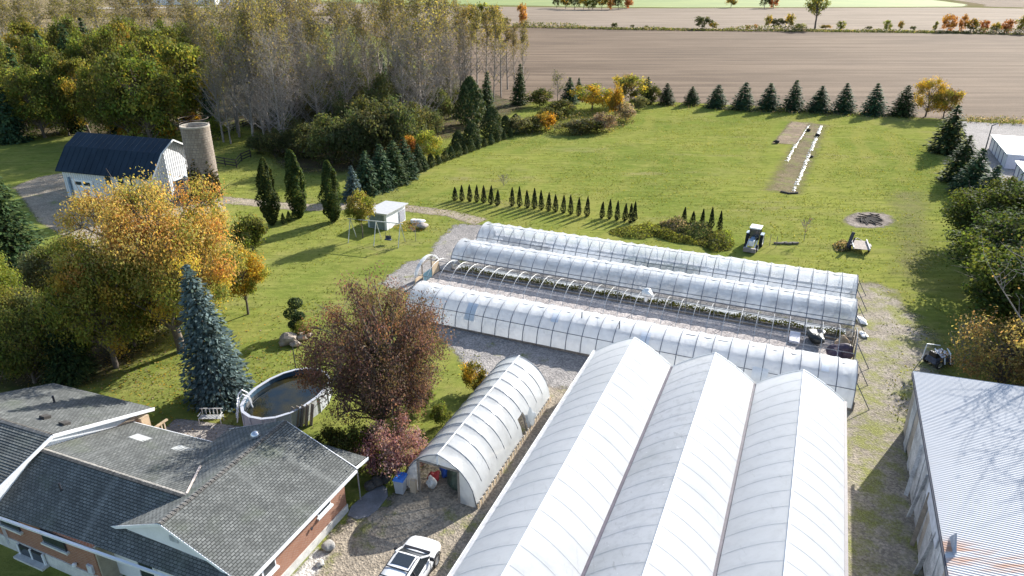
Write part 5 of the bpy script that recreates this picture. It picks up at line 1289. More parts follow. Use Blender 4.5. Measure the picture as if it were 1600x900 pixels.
for (x, y, yt, hw, lb) in ((735, 195, 122, 26, 'large cone shaped dark evergreen at the wood edge by the lawn'), (760, 175, 112, 16, 'narrow dark evergreen behind the poplar trunks'), (810, 163, 98, 15, 'dark evergreen at the field corner of the wood')):
    plant(JUN if hw > 20 else SPR[2], x, y, yt, hw, 'evergreen_tree', lb, 'evergreen')
inner = [(575, 150, 70, 16), (600, 145, 78, 14), (625, 140, 80, 14), (540, 165, 85, 16), (660, 150, 85, 14), (690, 150, 95, 14), (515, 150, 80, 14), (480, 165, 92, 15), (455, 160, 95, 15), (425, 170, 80, 16), (640, 120, 60, 12), (585, 120, 60, 12)]
for (x, y, yt, hw) in inner: plant(SPR[vr.randrange(3)], x, y, yt, hw, 'spruce_tree', 'dark spruce growing inside the poplar wood', 'spruce', 'spruces inside the poplar wood')

BARE = [openwood(66, 18, 4.6, POPLAR[3:], 60, 18, 700, 0.3, 0.1, 0.35, 0.24, 0.7), openwood(67, 18, 4.2, POPLAR[3:], 56, 18, 500, 0.3, 0.12, 0.4, 0.22, 0.85)]
for (x, y, yt, hw) in ((415, 232, 70, 36), (440, 238, 60, 34), (395, 215, 60, 32), (462, 222, 60, 32), (500, 225, 70, 32), (360, 225, 90, 26), (545, 215, 60, 30), (580, 205, 60, 28), (630, 210, 50, 34), (665, 205, 60, 32), (690, 185, 50, 28), (520, 175, 40, 28), (705, 180, 60, 24), (480, 205, 45, 30), (725, 165, 50, 20), (430, 195, 50, 30)):
    plant(BARE[vr.randrange(2)], x, y, yt, hw, 'bare_tree', 'grey brown leafless tree in the front of the poplar wood', 'tree', 'leafless trees in the poplar wood')

# ---- mixed wood behind the barn
BL_ = [broadleaf(41, 11, 4.6, 0.3, GREENGOLD + OLIVE, 80, 10000, 0.36, 1.35, 0.28, wild=0.3), broadleaf(42, 11, 4.6, 0.3, GREENGOLD + GOLD[2:] + OLIVE[:1], 80, 10000, 0.36, 1.3, 0.28, wild=0.3), broadleaf(43, 11, 4.6, 0.2, OLIVE + LIME[:1], 80, 10000, 0.36, 1.3, 0.28, wild=0.3)]
for (x, y, yt, hw, k, lb) in ((238, 225, 70, 52, 0, 'large green tree with golden top behind the barn'), (205, 222, 118, 34, 2, 'green tree in the barn wood beside the golden topped tree'), (292, 205, 66, 44, 1, 'yellowing tree behind the silo top'), (175, 215, 95, 34, 0, 'green and yellow tree behind the barn roof'), (330, 200, 80, 32, 2, 'olive tree between the silo and the poplar wood'), (258, 170, 60, 36, 1, 'further yellowing tree deep in the barn wood'), (140, 208, 92, 34, 1, 'golden green tree behind the barn roof ridge'), (70, 215, 110, 38, 0, 'green tree at the far gable of the barn'), (310, 140, 52, 30, 2, 'olive tree far back beside the poplars'), (205, 150, 40, 34, 1, 'tall yellowing tree at the back of the barn wood'), (108, 212, 96, 30, 2, 'olive green tree among the golden trees behind the barn'), (45, 205, 100, 36, 1, 'yellow green tree beside the dark spruce at the back of the barn'), (85, 175, 70, 34, 2, 'olive tree behind the barn wood front line'), (150, 165, 62, 34, 0, 'green tree above the golden tree behind the barn ridge'), (20, 170, 80, 34, 0, 'green tree at the far end of the barn wood'), (220, 130, 40, 32, 2, 'tall olive tree at the back edge of the barn wood'), (180, 170, 58, 34, 2, 'dense olive tree behind the green and yellow barn trees'), (270, 135, 46, 30, 0, 'green topped tree between the barn wood and the poplars'), (120, 125, 40, 30, 2, 'olive tree close to the far scrub'), (60, 130, 46, 30, 1, 'yellowing tree close to the far scrub'), (345, 150, 60, 28, 0, 'green tree filling the gap before the poplars')):
    plant(BL_[k], x, y, yt - (18 if y < 190 else 6), hw * 1.1, 'broadleaf_tree', lb, 'tree')
plant(broadleaf(44, 4, 1.8, 0.2, GOLD, 26, 2200, 0.28, 0.65, 0.1), 205, 218, 186, 19, 'golden_bush', 'bright golden bush against the barn roof', 'shrub')
plant(broadleaf(44, 4, 1.8, 0.2, GOLD, 26, 2200, 0.28, 0.65, 0.1), 262, 216, 192, 15, 'golden_bush', 'golden bush between the barn ridge and the silo', 'shrub')
plant(broadleaf(45, 5, 2.2, 0.2, RUST + GOLD, 30, 2400, 0.28, 0.7, 0.1), 300, 194, 172, 14, 'orange_bush', 'bright orange bush showing above the silo rim', 'shrub')
plant(broadleaf(46, 5, 2.2, 0.2, RUST + GOLD, 30, 2400, 0.28, 0.7, 0.1), 140, 168, 102, 18, 'orange_bush', 'orange tree in the dark spruces behind the barn', 'tree')
plant(broadleaf(47, 5, 2.0, 0.5, LIME, 30, 2600, 0.26, 0.7, 0.1), 341, 218, 176, 17, 'young_tree', 'small bright green tree beside the silo fence', 'tree')
for (x, y, yt, hw) in ((255, 205, 120, 20), (330, 212, 140, 18), (190, 212, 130, 22), (120, 205, 120, 22), (18, 222, 120, 30), (48, 190, 70, 28), (85, 160, 48, 26), (20, 150, 60, 26), (120, 140, 36, 24), (150, 120, 28, 20), (60, 120, 40, 20), (270, 112, 44, 18), (230, 100, 40, 18), (330, 105, 26, 20), (300, 90, 30, 16), (186, 128, 40, 20), (345, 120, 40, 16), (380, 130, 46, 16)):
    plant(SPR[vr.randrange(3)], x, y, yt, hw, 'spruce_tree', 'dark spruce in the wood behind the barn', 'spruce', 'spruces of the barn wood')
for (x, y, yt, hw) in ((30, 110, 10, 22), (75, 100, 6, 20), (140, 105, 4, 22), (170, 110, 0, 24), (250, 108, 2, 22), (310, 115, 6, 22), (345, 118, 4, 24), (5, 115, 4, 24), (55, 120, 8, 22), (110, 96, 4, 20), (200, 95, 2, 22), (225, 120, 0, 20), (285, 100, 8, 16), (395, 150, 8, 26), (420, 120, 6, 24)):
    plant(POP[vr.randrange(3)], x, y, yt - 14, hw * 1.2, 'poplar_tree', 'thin half-bare poplar rising behind the barn wood', 'tree', 'thin poplars behind the barn wood')
plant(openwood(48, 13, 4.5, OLIVE, 40, 14, 500, 0.3, 0.15, 0.3, 0.25, 0.8), 372, 208, 74, 36, 'bare_tree', 'grey leafless tree between the silo and the tall poplars', 'tree')

# ---- mixed border beyond the lawn
SHR = [broadleaf(50, 3, 1.8, 0.05, OLIVE + OLIVED[:1], 28, 2200, 0.24, 0.65, 0.07, stems=3), broadleaf(51, 3, 1.8, 0.05, GOLD, 28, 2200, 0.24, 0.65, 0.07, stems=3), broadleaf(52, 3, 1.6, 0.05, PLUME, 28, 2400, 0.2, 0.6, 0.06, stems=4), broadleaf(53, 3, 1.8, 0.05, SAGE + OLIVE, 28, 2200, 0.22, 0.6, 0.06, stems=3), broadleaf(54, 3, 1.8, 0.05, RUST, 28, 2200, 0.26, 0.65, 0.07, stems=3)]
BOR = broadleaf(55, 6, 3.0, 0.8, OLIVE + GREENGOLD[1:3] + RUST[2:], 44, 4200, 0.28, 0.95, 0.15)
for (pr_, x, y, yt, hw, nm, lb, ct) in (
    (SHR[0], 843, 167, 139, 15, 'border_shrub', 'olive shrub at the wood end of the mixed border', 'shrub'),
    (openwood(56, 6, 2, OLIVE, 22, 8, 300, 0.25, 0.2, 0.3, 0.1), 871, 160, 120, 11, 'bare_tree', 'small leafless tree in the mixed border', 'tree'),
    (SPR[0], 889, 162, 124, 12, 'spruce_tree', 'dark spruce in the mixed border by the leafless tree', 'spruce'),
    (SPR[1], 904, 156, 124, 8, 'spruce_tree', 'narrow spruce behind the golden apple tree', 'spruce'),
    (broadleaf(57, 4, 2.4, 0.5, GOLD + GREENGOLD, 36, 3000, 0.24, 0.75, 0.1), 925, 172, 133, 24, 'apple_tree', 'spreading golden green apple tree in the mixed border', 'tree'),
    (SHR[1], 852, 203, 174, 13, 'border_shrub', 'bright yellow bush at the front of the mixed border', 'shrub'),
    (SHR[0], 832, 205, 182, 16, 'border_shrub', 'green brushy shrub left of the bright yellow bush', 'shrub'),
    (SHR[3], 812, 208, 184, 16, 'border_shrub', 'pale green shrub joining hedge and mixed border', 'shrub'),
    (SHR[0], 875, 182, 155, 16, 'border_shrub', 'green gold shrub behind the bright yellow bush', 'shrub'),
    (SHR[3], 898, 208, 188, 18, 'border_shrub', 'low grey green shrub in the front of the mixed border', 'shrub'),
    (SHR[0], 920, 208, 186, 18, 'border_shrub', 'low olive shrub beside the pink plumed shrub', 'shrub'),
    (SHR[2], 942, 205, 178, 15, 'plume_grass', 'pinkish plumed shrub at the lawn edge of the border', 'shrub'),
    (SHR[2], 977, 189, 160, 12, 'plume_grass', 'tall pale plumed grass clump at the border tip', 'shrub'),
    (SHR[1], 961, 186, 128, 9, 'golden_tree', 'upright golden orange tree in the mixed border', 'tree'),
    (SHR[1], 951, 174, 140, 8, 'golden_tree', 'smaller golden tree beside the upright golden tree', 'tree'),
    (BOR, 985, 163, 119, 21, 'broadleaf_tree', 'round brown olive tree at the end of the mixed border', 'tree'),
    (SPR[2], 1008, 162, 124, 10, 'spruce_tree', 'narrow dark spruce beside the round brown olive tree', 'spruce'),
    (SHR[0], 1018, 162, 134, 10, 'border_shrub', 'small brown green tree between two spruces', 'tree'),
    (SHR[3], 997, 172, 152, 10, 'border_shrub', 'grey green shrub below the round brown olive tree', 'shrub'),
    (SHR[0], 860, 190, 168, 14, 'border_shrub', 'dark green shrub in the middle of the mixed border', 'shrub')):
    plant(pr_, x, y, yt - (y - yt) * 0.12, hw * 1.4, nm, lb, ct)
heap('border_undergrowth', [(800, 212), (830, 190), (870, 180), (930, 178), (985, 180), (990, 192), (950, 208), (900, 214), (850, 210)], 5200, 1.3, OLIVE + OLIVED + PLUME[:1] + GOLD[2:], 0.24, 'rough weedy undergrowth between the shrubs of the mixed border', 'undergrowth', 88)['kind'] = 'stuff'
# ---- row of spruces along the ploughed field
for (x, y, yt, hw) in ((1041, 163, 130, 16), (1080, 164, 135, 15), (1119, 168, 131, 20), (1160, 171, 127, 23), (1200, 172, 130, 22), (1238, 173, 126, 22), (1278, 175, 133, 23), (1317, 176, 130, 22), (1364, 179, 131, 23), (1408, 181, 133, 22)):
    plant(SPR[vr.randrange(3)], x, y, yt, hw, 'spruce_tree', 'full dark spruce in the spaced row along the ploughed field', 'spruce', 'spaced spruces along the ploughed field')
plant(broadleaf(58, 8, 3.6, 0.5, GOLD + OLIVE[1:2], 60, 6000, 0.26, 1.0, 0.2), 1446, 182, 117, 28, 'willow_tree', 'rounded golden willow at the corner of the lawn', 'tree')
plant(BOR, 1474, 184, 138, 21, 'broadleaf_tree', 'dark olive tree beside the golden willow', 'tree')
for (x, y, yt, hw, lb) in ((1478, 238, 164, 33, 'big dark spruce by the parking lot corner'), (1497, 284, 214, 34, 'dark spruce in the tight line beside the storage units, next to the corner spruce'), (1514, 304, 234, 34, 'dark spruce in the middle of the tight line beside the storage units'), (1537, 320, 258, 34, 'lighter green spruce ending the tight line beside the storage units')):
    plant(SPR[vr.randrange(3)], x, y, yt, hw, 'spruce_tree', lb, 'spruce')
plant(SHR[0], 1576, 306, 272, 14, 'border_shrub', 'brown green shrub in front of the storage unit doors', 'shrub')
# ---- trees along the right side
YG = [((0.125, 0.15, 0.032), 4), ((0.22, 0.215, 0.045), 2), ((0.075, 0.105, 0.026), 4), ((0.34, 0.27, 0.05), 1)]
RT = broadleaf(59, 9, 4.4, 0.1, YG, 120, 20000, 0.26, 1.2, 0.3, 0.6, wild=0.2)
RT2 = broadleaf(60, 9, 4.4, 0.1, YG[:1] + YG[2:3] + DKGREEN + [((0.07, 0.10, 0.025), 4)], 120, 20000, 0.26, 1.2, 0.3, 0.6, wild=0.2)
for (pr_, x, y, yt, hw, lb) in ((RT2, 1540, 392, 284, 70, 'yellow green maple nearest the tight spruce line'), (RT2, 1608, 388, 276, 68, 'green maple in front of the storage units'), (RT2, 1566, 466, 328, 96, 'broad yellow green maple between two other maples'), (RT2, 1592, 536, 372, 106, 'wide yellow green maple with layered boughs above the junk pile'), (RT, 1660, 470, 318, 92, 'dark green maple at the outer side of the layered maple')):
    plant(pr_, x, y, yt, hw, 'maple_tree', lb, 'tree')
SUM = [((0.27, 0.185, 0.085), 3), ((0.34, 0.245, 0.10), 2), ((0.24, 0.13, 0.075), 2), ((0.15, 0.14, 0.05), 2)]
plant(broadleaf(61, 5, 3.6, 0.0, SUM, 100, 8500, 0.17, 0.9, 0.14, 0.8, stems=4, wild=0.25), 1562, 604, 490, 76, 'autumn_shrub_tree', 'brown and yellow leaved tree behind the tin roof shed', 'tree')
plant(broadleaf(62, 4, 2.6, 0.2, SUM, 50, 4500, 0.17, 0.8, 0.1, 0.8, stems=4, wild=0.25), 1625, 612, 520, 46, 'autumn_shrub_tree', 'second brown leaved tree against the shed roof edge', 'tree')
plant(openwood(63, 3.4, 2.0, SUM, 22, 8, 60, 0.12, 0.05, 0.3, 0.06, 0.8), 1503, 575, 512, 26, 'bare_bush', 'leafless twiggy bush beside the junk pile', 'shrub')
bt = W(53.4, 18.6)
plant_world(openwood(64, 11, 5.2, SUM, 26, 12, 500, 0.16, 0.28, 0.3, 0.36, 0.7), bt, 11.0, 5.2, 'bare_tree', 'bare limbed tree whose shadow falls on the tin shed roof', 'tree')

# ---- hedgerow and far fields
FAR = [broadleaf(70, 6, 3, 0.2, OLIVED + SAGE[2:], 24, 900, 0.6, 1.1, 0.15), broadleaf(71, 6, 3, 0.2, GOLD + OLIVE, 24, 900, 0.6, 1.1, 0.15), broadleaf(72, 6, 3, 0.2, RUST, 24, 900, 0.6, 1.1, 0.15), broadleaf(73, 6, 3, 0.2, OLIVE + GREENGOLD, 24, 900, 0.6, 1.1, 0.15)]
ELM = broadleaf(74, 14, 5, 5.5, GREENGOLD + OLIVE, 34, 1500, 0.7, 1.6, 0.5)
for (x, y, yt, hw, k, lb) in ((1097, 46, 24, 13, 0, 'dark rounded tree in the field hedgerow with a yellow bush beside it'), (1113, 46, 33, 7, 1, 'yellow bush beside the dark rounded hedgerow tree'), (1200, 45, 21, 6, 1, 'thin yellow tree in the hedgerow near the dark blue green bush'), (1215, 46, 27, 11, 0, 'dark blue green bush in the hedgerow'), (1232, 45, 19, 7, 1, 'golden tree between the dark bush and the elm'), (1250, 46, 36, 9, 3, 'low brush at the foot of the hedgerow elm'), (1290, 46, 38, 10, 1, 'low yellow brush beyond the hedgerow elm'), (1314, 47, 32, 8, 3, 'green bush alone in the hedgerow after the elm'), (1357, 47, 40, 5, 0, 'tiny brown bush in the open stretch of hedgerow'), (1385, 48, 30, 7, 3, 'small airy tree in the open stretch of hedgerow'), (1405, 48, 31, 4, 1, 'slim golden sapling in the hedgerow'), (1426, 48, 40, 5, 0, 'small dark bush in the hedgerow'), (1460, 49, 32, 4, 3, 'slim green sapling before the orange trees'), (1480, 50, 20, 12, 2, 'bright orange tree in the hedgerow'), (1501, 50, 19, 7, 2, 'dark rust tree next to the bright orange tree'), (1516, 51, 26, 10, 1, 'olive gold tree among the orange hedgerow trees'), (1536, 51, 29, 7, 2, 'small orange tree after the olive gold tree'), (1554, 52, 33, 8, 1, 'small yellow green tree in the orange hedgerow stretch'), (1573, 52, 28, 10, 2, 'rounded rust tree in the hedgerow'), (1598, 53, 22, 11, 1, 'tall gold tree at the end of the hedgerow stretch'), (960, 45, 34, 6, 0, 'lone round bush in the bare hedgerow'), (815, 42, 1, 8, 2, 'tall rust brown tree at the hedgerow corner'), (789, 40, 26, 7, 0, 'dark bush at the foot of the yellow grove'), (735, 41, 4, 13, 1, 'yellow tree of the small grove behind the poplars'), (755, 41, 3, 12, 3, 'green gold tree of the small grove behind the poplars'), (772, 41, 4, 12, 1, 'pale gold tree of the small grove behind the poplars'), (988, 44, 38, 3, 0, 'tiny bush on the bare hedge line'), (1010, 44, 39, 3, 0, 'tiny bush on the bare hedge line'), (1168, 46, 38, 4, 2, 'small rust bush on the hedge line'), (1180, 46, 37, 3, 2, 'little rust bush on the hedge line')):
    plant(FAR[k], x, y, yt, hw, 'hedgerow_tree', lb, 'tree', 'hedgerow trees')
plant(ELM, 1273, 46, -8, 17, 'elm_tree', 'tall elm with clear trunk and wide top in the hedgerow', 'tree')
for (x, y, yt, hw, k) in ((870, 13, -14, 9, 0), (884, 14, -12, 9, 1), (898, 15, -14, 10, 0), (912, 15, -10, 10, 1), (926, 15, -12, 10, 3), (940, 15, -14, 10, 1), (953, 15, -8, 9, 2), (966, 15, -10, 9, 0), (980, 13, -8, 9, 2)):
    plant(FAR[k], x, y, yt, hw, 'grove_tree', 'tree of the small grove island in the pale stubble field', 'tree', 'grove in the stubble field')
for (x, y, yt, hw, k, lb) in ((1142, 12, -8, 9, 1, 'lone gold tree at the edge of the green crop'), (1194, 13, -12, 9, 0, 'dark tree at the edge of the green crop'), (1208, 13, -10, 9, 2, 'rust tree at the edge of the green crop'), (520, 16, 2, 8, 0, 'dark bush on the far scrub bank'), (545, 16, 4, 6, 0, 'smaller dark bush on the far scrub bank'), (600, 13, 2, 8, 0, 'dark far tree behind the poplar tops'), (585, 13, 3, 6, 0, 'dark far bush behind the poplar tops')):
    plant(FAR[k], x, y, yt, hw, 'field_tree', lb, 'tree')
def strip(name, poly, n, h, pal, leaf, label, seed):
    rg = np.random.default_rng(seed); P = np.array([G(*p)[:2] for p in poly]); seg = np.linalg.norm(np.diff(P, axis=0), axis=1); cum = np.concatenate([[0], np.cumsum(seg)])
    s = rg.uniform(0, cum[-1], n); k = np.clip(np.searchsorted(cum, s) - 1, 0, len(seg) - 1); f = (s - cum[k]) / seg[k]
    C = P[k] + (P[k + 1] - P[k]) * f[:, None] + rg.normal(0, 1.6, (n, 2))
    dens = 0.35 + 0.65 * np.clip(np.sin(s * 0.09) * np.sin(s * 0.031 + 1) * 1.5 + 0.3, 0, 1)
    Z = h * rg.random(n) ** 1.4 * dens
    V, F, K = leaf_quads(np.concatenate([C, Z[:, None] + 0.1], 1), leaf, pick(pal, rg, n) * (1 + 0.2 * rg.normal(size=(n, 1))), rg)
    tag(obj(name, npmesh(name, V, F, LEAF, cols=np.clip(K, 0.004, 0.9))), label, 'brush', kind='stuff')
strip('hedgerow_brush', [(800, 42), (960, 46), (1100, 48), (1300, 49.5), (1450, 51), (1610, 54)], 9000, 2.4, OLIVED + OLIVE + PLUME[:1], 0.7, 'rough brush along the hedgerow between the fields', 71)
strip('field_margin_brush', [(1495, 187), (1560, 191), (1620, 194)], 1200, 0.8, PLUME + OLIVE, 0.3, 'dry weeds between the ploughed field and parking lot', 72)
strip('lawn_margin_weeds', [(1030, 164), (1200, 174), (1420, 183)], 2500, 0.5, PLUME + LIME, 0.25, 'tall dry weeds where the lawn meets the ploughed field', 73)
strip('scrub_brush', [(60, 30), (180, 26), (300, 28), (420, 26), (520, 24)], 5000, 4.0, OLIVED + GOLD[2:] + PLUME, 0.9, 'brown scrub on the far bank behind the woods', 74)
strip('scrub_brush', [(40, 60), (180, 55), (300, 52), (420, 45)], 5000, 4.0, OLIVED + OLIVE + PLUME, 0.8, 'olive scrub filling the back of the barn wood', 75)
# brush heap beside the arborvitae
hb = [[(952, 362), (985, 354), (1025, 352), (1040, 366), (1000, 374), (958, 368)], [(1000, 362), (1040, 362), (1075, 372), (1100, 384), (1050, 378)], [(1030, 350), (1060, 346), (1080, 352), (1068, 364), (1040, 362)], [(1060, 362), (1085, 350), (1110, 356), (1115, 372), (1085, 378)], [(1088, 380), (1110, 368), (1138, 374), (1141, 390), (1115, 394)]]
hl = ['low green vine mound at the near end of the overgrown heap', 'long leafy ridge along the front of the overgrown heap', 'brown dry brush mound at the back of the overgrown heap', 'dark brush mound in front of the five arborvitae', 'green brush mound at the tractor end of the overgrown heap']
for k in range(5): heap('brush_mound', hb[k], 2600, (0.9, 1.0, 1.5, 1.7, 1.5)[k], (OLIVE + LIME[:2], LIME + OLIVE, PLUME + OLIVED, OLIVED + PLUME[2:] + DKGREEN[:1], OLIVE + OLIVED + LIME[:1])[k], 0.18, hl[k], 'brush', 80 + k)
heap('weed_patch', [(1118, 362), (1140, 360), (1145, 385), (1122, 390)], 900, 0.9, LIME + OLIVE, 0.18, 'bright green weeds at the end of the brush heap', 'weeds', 81)
heap('flower_bed', [(612, 352), (640, 346), (668, 352), (655, 362), (625, 360)], 900, 0.6, GOLD + OLIVE + PLUME, 0.13, 'weedy yellow flower bed in front of the white shed', 'flower bed', 82)
# fallen leaves
rg = np.random.default_rng(90); n = 3500
c0 = G(270, 560); C = np.stack([c0.x + rg.normal(0, 6.5, n), c0.y + rg.normal(-1.5, 4.5, n), np.full(n, 0.035)], 1)
V, F, K = leaf_quads(C, 0.13, pick(GOLD + PLUME, rg, n), rg, 2.0)
tag(obj('fallen_leaves', npmesh('fallen_leaves', V, F, LEAF, cols=K)), 'yellow leaves fallen on the grass below the maples', 'leaves', kind='stuff')

# lawn tufts: real grass clumps standing out of the turf
rg = np.random.default_rng(91); n = 230000
P = np.stack([rg.uniform(-62, 88, n), rg.uniform(34, 162, n)], 1)
aa_ = P[:, 0] * SY + P[:, 1] * CY; bb_ = P[:, 0] * CY - P[:, 1] * SY
ok = ~((aa_ > 43.5) & (aa_ < 70.8) & (bb_ > -36.5) & (bb_ < 8)) & ~((aa_ < 45) & (bb_ > -20.5) & (bb_ < 20)) & ~((aa_ < 28.5) & (bb_ < -20))
for q in ([(-62, 92), (-40, 92), (-30, 78), (-62, 60)], [(-3, 166), (40, 160), (86, 141), (100, 141), (100, 170), (-3, 170)], [(70, 142), (90, 142), (90, 90), (70, 95)], [tuple(G(*p)[:2]) for p in ((1205, 188), (1292, 192), (1248, 306), (1192, 300))], [tuple(G(*p)[:2]) for p in ((1318, 331), (1398, 331), (1398, 358), (1318, 358))]): ok &= sdist(P, q) < 0
ok &= np.hypot(P[:, 0] + 15, P[:, 1] - 41.3) > 4.2
P = P[ok]; n = len(P)
m1 = np.sin(P[:, 0] * 0.31 + np.sin(P[:, 1] * 0.23) * 2) * np.sin(P[:, 1] * 0.37 + np.sin(P[:, 0] * 0.17) * 2)
keep = rg.random(n) < 0.45 + 0.5 * m1; P = P[keep]; n = len(P)
pal = [((0.10, 0.125, 0.018), 3), ((0.155, 0.175, 0.025), 4), ((0.22, 0.22, 0.045), 3), ((0.29, 0.26, 0.09), 1), ((0.07, 0.095, 0.015), 2)]
V, F, K = leaf_quads(np.concatenate([P, rg.uniform(0.01, 0.06, (n, 1))], 1), 0.2, pick(pal, rg, n) * 1.2 * (1 + 0.15 * rg.normal(size=(n, 1))), rg, 0.6, aspect=0.4)
tag(obj('lawn_tufts', npmesh('lawn_tufts', V, F, LEAF, cols=np.clip(K, 0.01, 0.6))), 'clumps of longer grass standing in the mown lawn', 'grass', kind='stuff')

# ================================================================ vehicles and yard things
CARW = NT('white_car_paint'); CARW.color((0.66, 0.67, 0.69)); CARW.rough(0.25); CARW.p.inputs['Coat Weight'].default_value = 0.6; CARW = CARW.m
RUBBER = plain('rubber', (0.018, 0.018, 0.02), 0.85, 0.3)
RIM = plain('wheel_rim', (0.45, 0.46, 0.48), 0.3, 0.1, metal=0.8)
BLACKP = plain('black_trim', (0.015, 0.015, 0.018), 0.4, 0.2)
def wheel(root, c, axis, r, w, rim_mat=None, tread=False, name='wheel'):
    axis = Vector(axis).normalized(); T = Matrix.Translation(Vector(c)) @ Vector((0, 0, 1)).rotation_difference(axis).to_matrix().to_4x4()
    m = MB().lathe((0, 0, 0), [(r * 0.62, -w * 0.45), (r * 0.9, -w * 0.5), (r, -w * 0.36), (r, w * 0.36), (r * 0.9, w * 0.5), (r * 0.62, w * 0.45)], 28, False)
    if tread:
        for k in range(22):
            an = 6.28318 * k / 22; m.box((r * math.cos(an), r * math.sin(an), (w * 0.22) * (1 if k % 2 else -1)), (0.07, 0.09, w * 0.5), an)
    t_ = m.xform(T).build(name, RUBBER, root, local=True)
    MB().lathe((0, 0, 0), [(0.04, -w * 0.3), (r * 0.5, -w * 0.32), (r * 0.63, -w * 0.46), (r * 0.63, w * 0.46), (r * 0.5, w * 0.32), (0.04, w * 0.3)], 20).xform(T).build('rim', rim_mat or RIM, t_, local=True)
    return t_

def loft(stations):
    """stations of equal-length point rings (open half profiles mirrored in y)"""
    m = MB(); V, F = [], []; n = len(stations[0][1])
    for x, prof in stations:
        V += [(x, y, z) for y, z in prof] + [(x, -y, z) for y, z in reversed(prof)]
    k = 2 * n
    for i in range(len(stations) - 1):
        for j in range(k): F.append((i * k + j, i * k + (j + 1) % k, (i + 1) * k + (j + 1) % k, (i + 1) * k + j))
    F.append(tuple(reversed(range(k)))); F.append(tuple((len(stations) - 1) * k + j for j in range(k)))
    return m.add(V, F)

car_f = G(668, 840, 0.8); cd = (G(691, 862, 0.8) - G(672, 894, 0.8)); cd.z = 0; cd.normalize()
car_c = Vector((car_f.x, car_f.y, 0)) - cd * 2.3
car = empty('parked_car', car_c, 'white sport utility car with roof rails parked on the driveway', 'car')
car.rotation_euler = (0, 0, math.atan2(cd.y, cd.x))
def lp(m, name, mat, parent=None, **kw): return m.build(name, mat, parent or car, local=True, **kw)
def sec(w, z0, zb, zs, zt): return [(w * 0.86, z0), (w * 0.99, z0 + 0.12), (w, zb), (w * 0.985, (zb + zs) / 2 + 0.05), (w * 0.93, zs - 0.03), (w * 0.82, zs + 0.015), (w * 0.4, zt), (0.001, zt + 0.012)]
body = loft([(-2.33, sec(0.78, 0.42, 0.6, 0.95, 1.0)), (-2.2, sec(0.88, 0.34, 0.6, 1.02, 1.06)), (-1.5, sec(0.93, 0.30, 0.6, 1.04, 1.08)), (0, sec(0.93, 0.28, 0.6, 1.03, 1.07)), (1.0, sec(0.93, 0.29, 0.6, 1.02, 1.08)), (1.25, sec(0.93, 0.30, 0.6, 0.99, 1.06)), (1.75, sec(0.915, 0.32, 0.6, 0.93, 1.01)), (2.0, sec(0.88, 0.34, 0.58, 0.88, 0.95)), (2.17, sec(0.81, 0.37, 0.57, 0.82, 0.88)), (2.28, sec(0.70, 0.40, 0.56, 0.75, 0.80)), (2.35, sec(0.54, 0.43, 0.55, 0.68, 0.72)), (2.39, sec(0.32, 0.46, 0.54, 0.62, 0.65))])
lp(body, 'body', CARW, smooth=True)
gl = MB(); b0, b1 = [(-2.12, 0.80, 1.04), (1.02, 0.80, 1.05)], [(-1.72, 0.64, 1.60), (0.22, 0.64, 1.62)]
gl.hexa([(-2.12, -0.82, 1.03), (1.08, -0.82, 1.03), (1.08, 0.82, 1.03), (-2.12, 0.82, 1.03), (-1.78, -0.66, 1.60), (0.20, -0.66, 1.62), (0.20, 0.66, 1.62), (-1.78, 0.66, 1.60)])
CARG = NT('car_glass'); CARG.color((0.02, 0.025, 0.03)); CARG.rough(0.04); CARG.p.inputs['Specular IOR Level'].default_value = 0.9; CARG = CARG.m
lp(gl, 'window_glass', CARG)
rf = loft([(-2.02, [(0.55, 1.57), (0.62, 1.58), (0.6, 1.61), (0.3, 1.635), (0.001, 1.64)]), (-1.75, [(0.62, 1.59), (0.68, 1.60), (0.65, 1.645), (0.35, 1.675), (0.001, 1.68)]), (-0.8, [(0.64, 1.60), (0.70, 1.62), (0.66, 1.67), (0.35, 1.70), (0.001, 1.705)]), (0.1, [(0.62, 1.60), (0.68, 1.615), (0.64, 1.655), (0.35, 1.68), (0.001, 1.685)]), (0.26, [(0.6, 1.59), (0.64, 1.60), (0.6, 1.62), (0.3, 1.64), (0.001, 1.645)])])
lp(rf, 'roof', CARW, smooth=True)
for s in (-1, 1):
    lp(MB().bar((1.05, s * 0.80, 1.05), (0.2, s * 0.665, 1.62), 0.09, 0.05), 'pillar', CARW)
    lp(MB().bar((-2.08, s * 0.80, 1.05), (-1.78, s * 0.665, 1.6), 0.28, 0.06), 'pillar', CARW)
    lp(MB().bar((-0.55, s * 0.825, 1.05), (-0.6, s * 0.672, 1.6), 0.09, 0.03), 'pillar', BLACKP)
    lp(MB().tube([(-1.7, s * 0.60, 1.66), (-1.6, s * 0.61, 1.76), (0.0, s * 0.60, 1.76), (0.1, s * 0.59, 1.68)], 0.025, 6), 'roof_rail', BLACKP)
    lp(MB().box((0.78, s * 1.0, 1.1), (0.14, 0.24, 0.17)), 'mirror', BLACKP, bevel=0.04)
    lp(MB().box((2.10, s * 0.64, 0.75), (0.24, 0.24, 0.10), -s * 0.75), 'headlight', plain('lamp_lens', (0.5, 0.52, 0.55), 0.1, 0.1), bevel=0.03)
    for x in (0.15, -0.95): lp(MB().box((x, s * 0.925, 0.94), (0.22, 0.03, 0.035)), 'door_handle', RIM)
    for x in (1.45, -1.4): wheel(car, (x, s * 0.83, 0.36), (0, 1, 0), 0.36, 0.24)


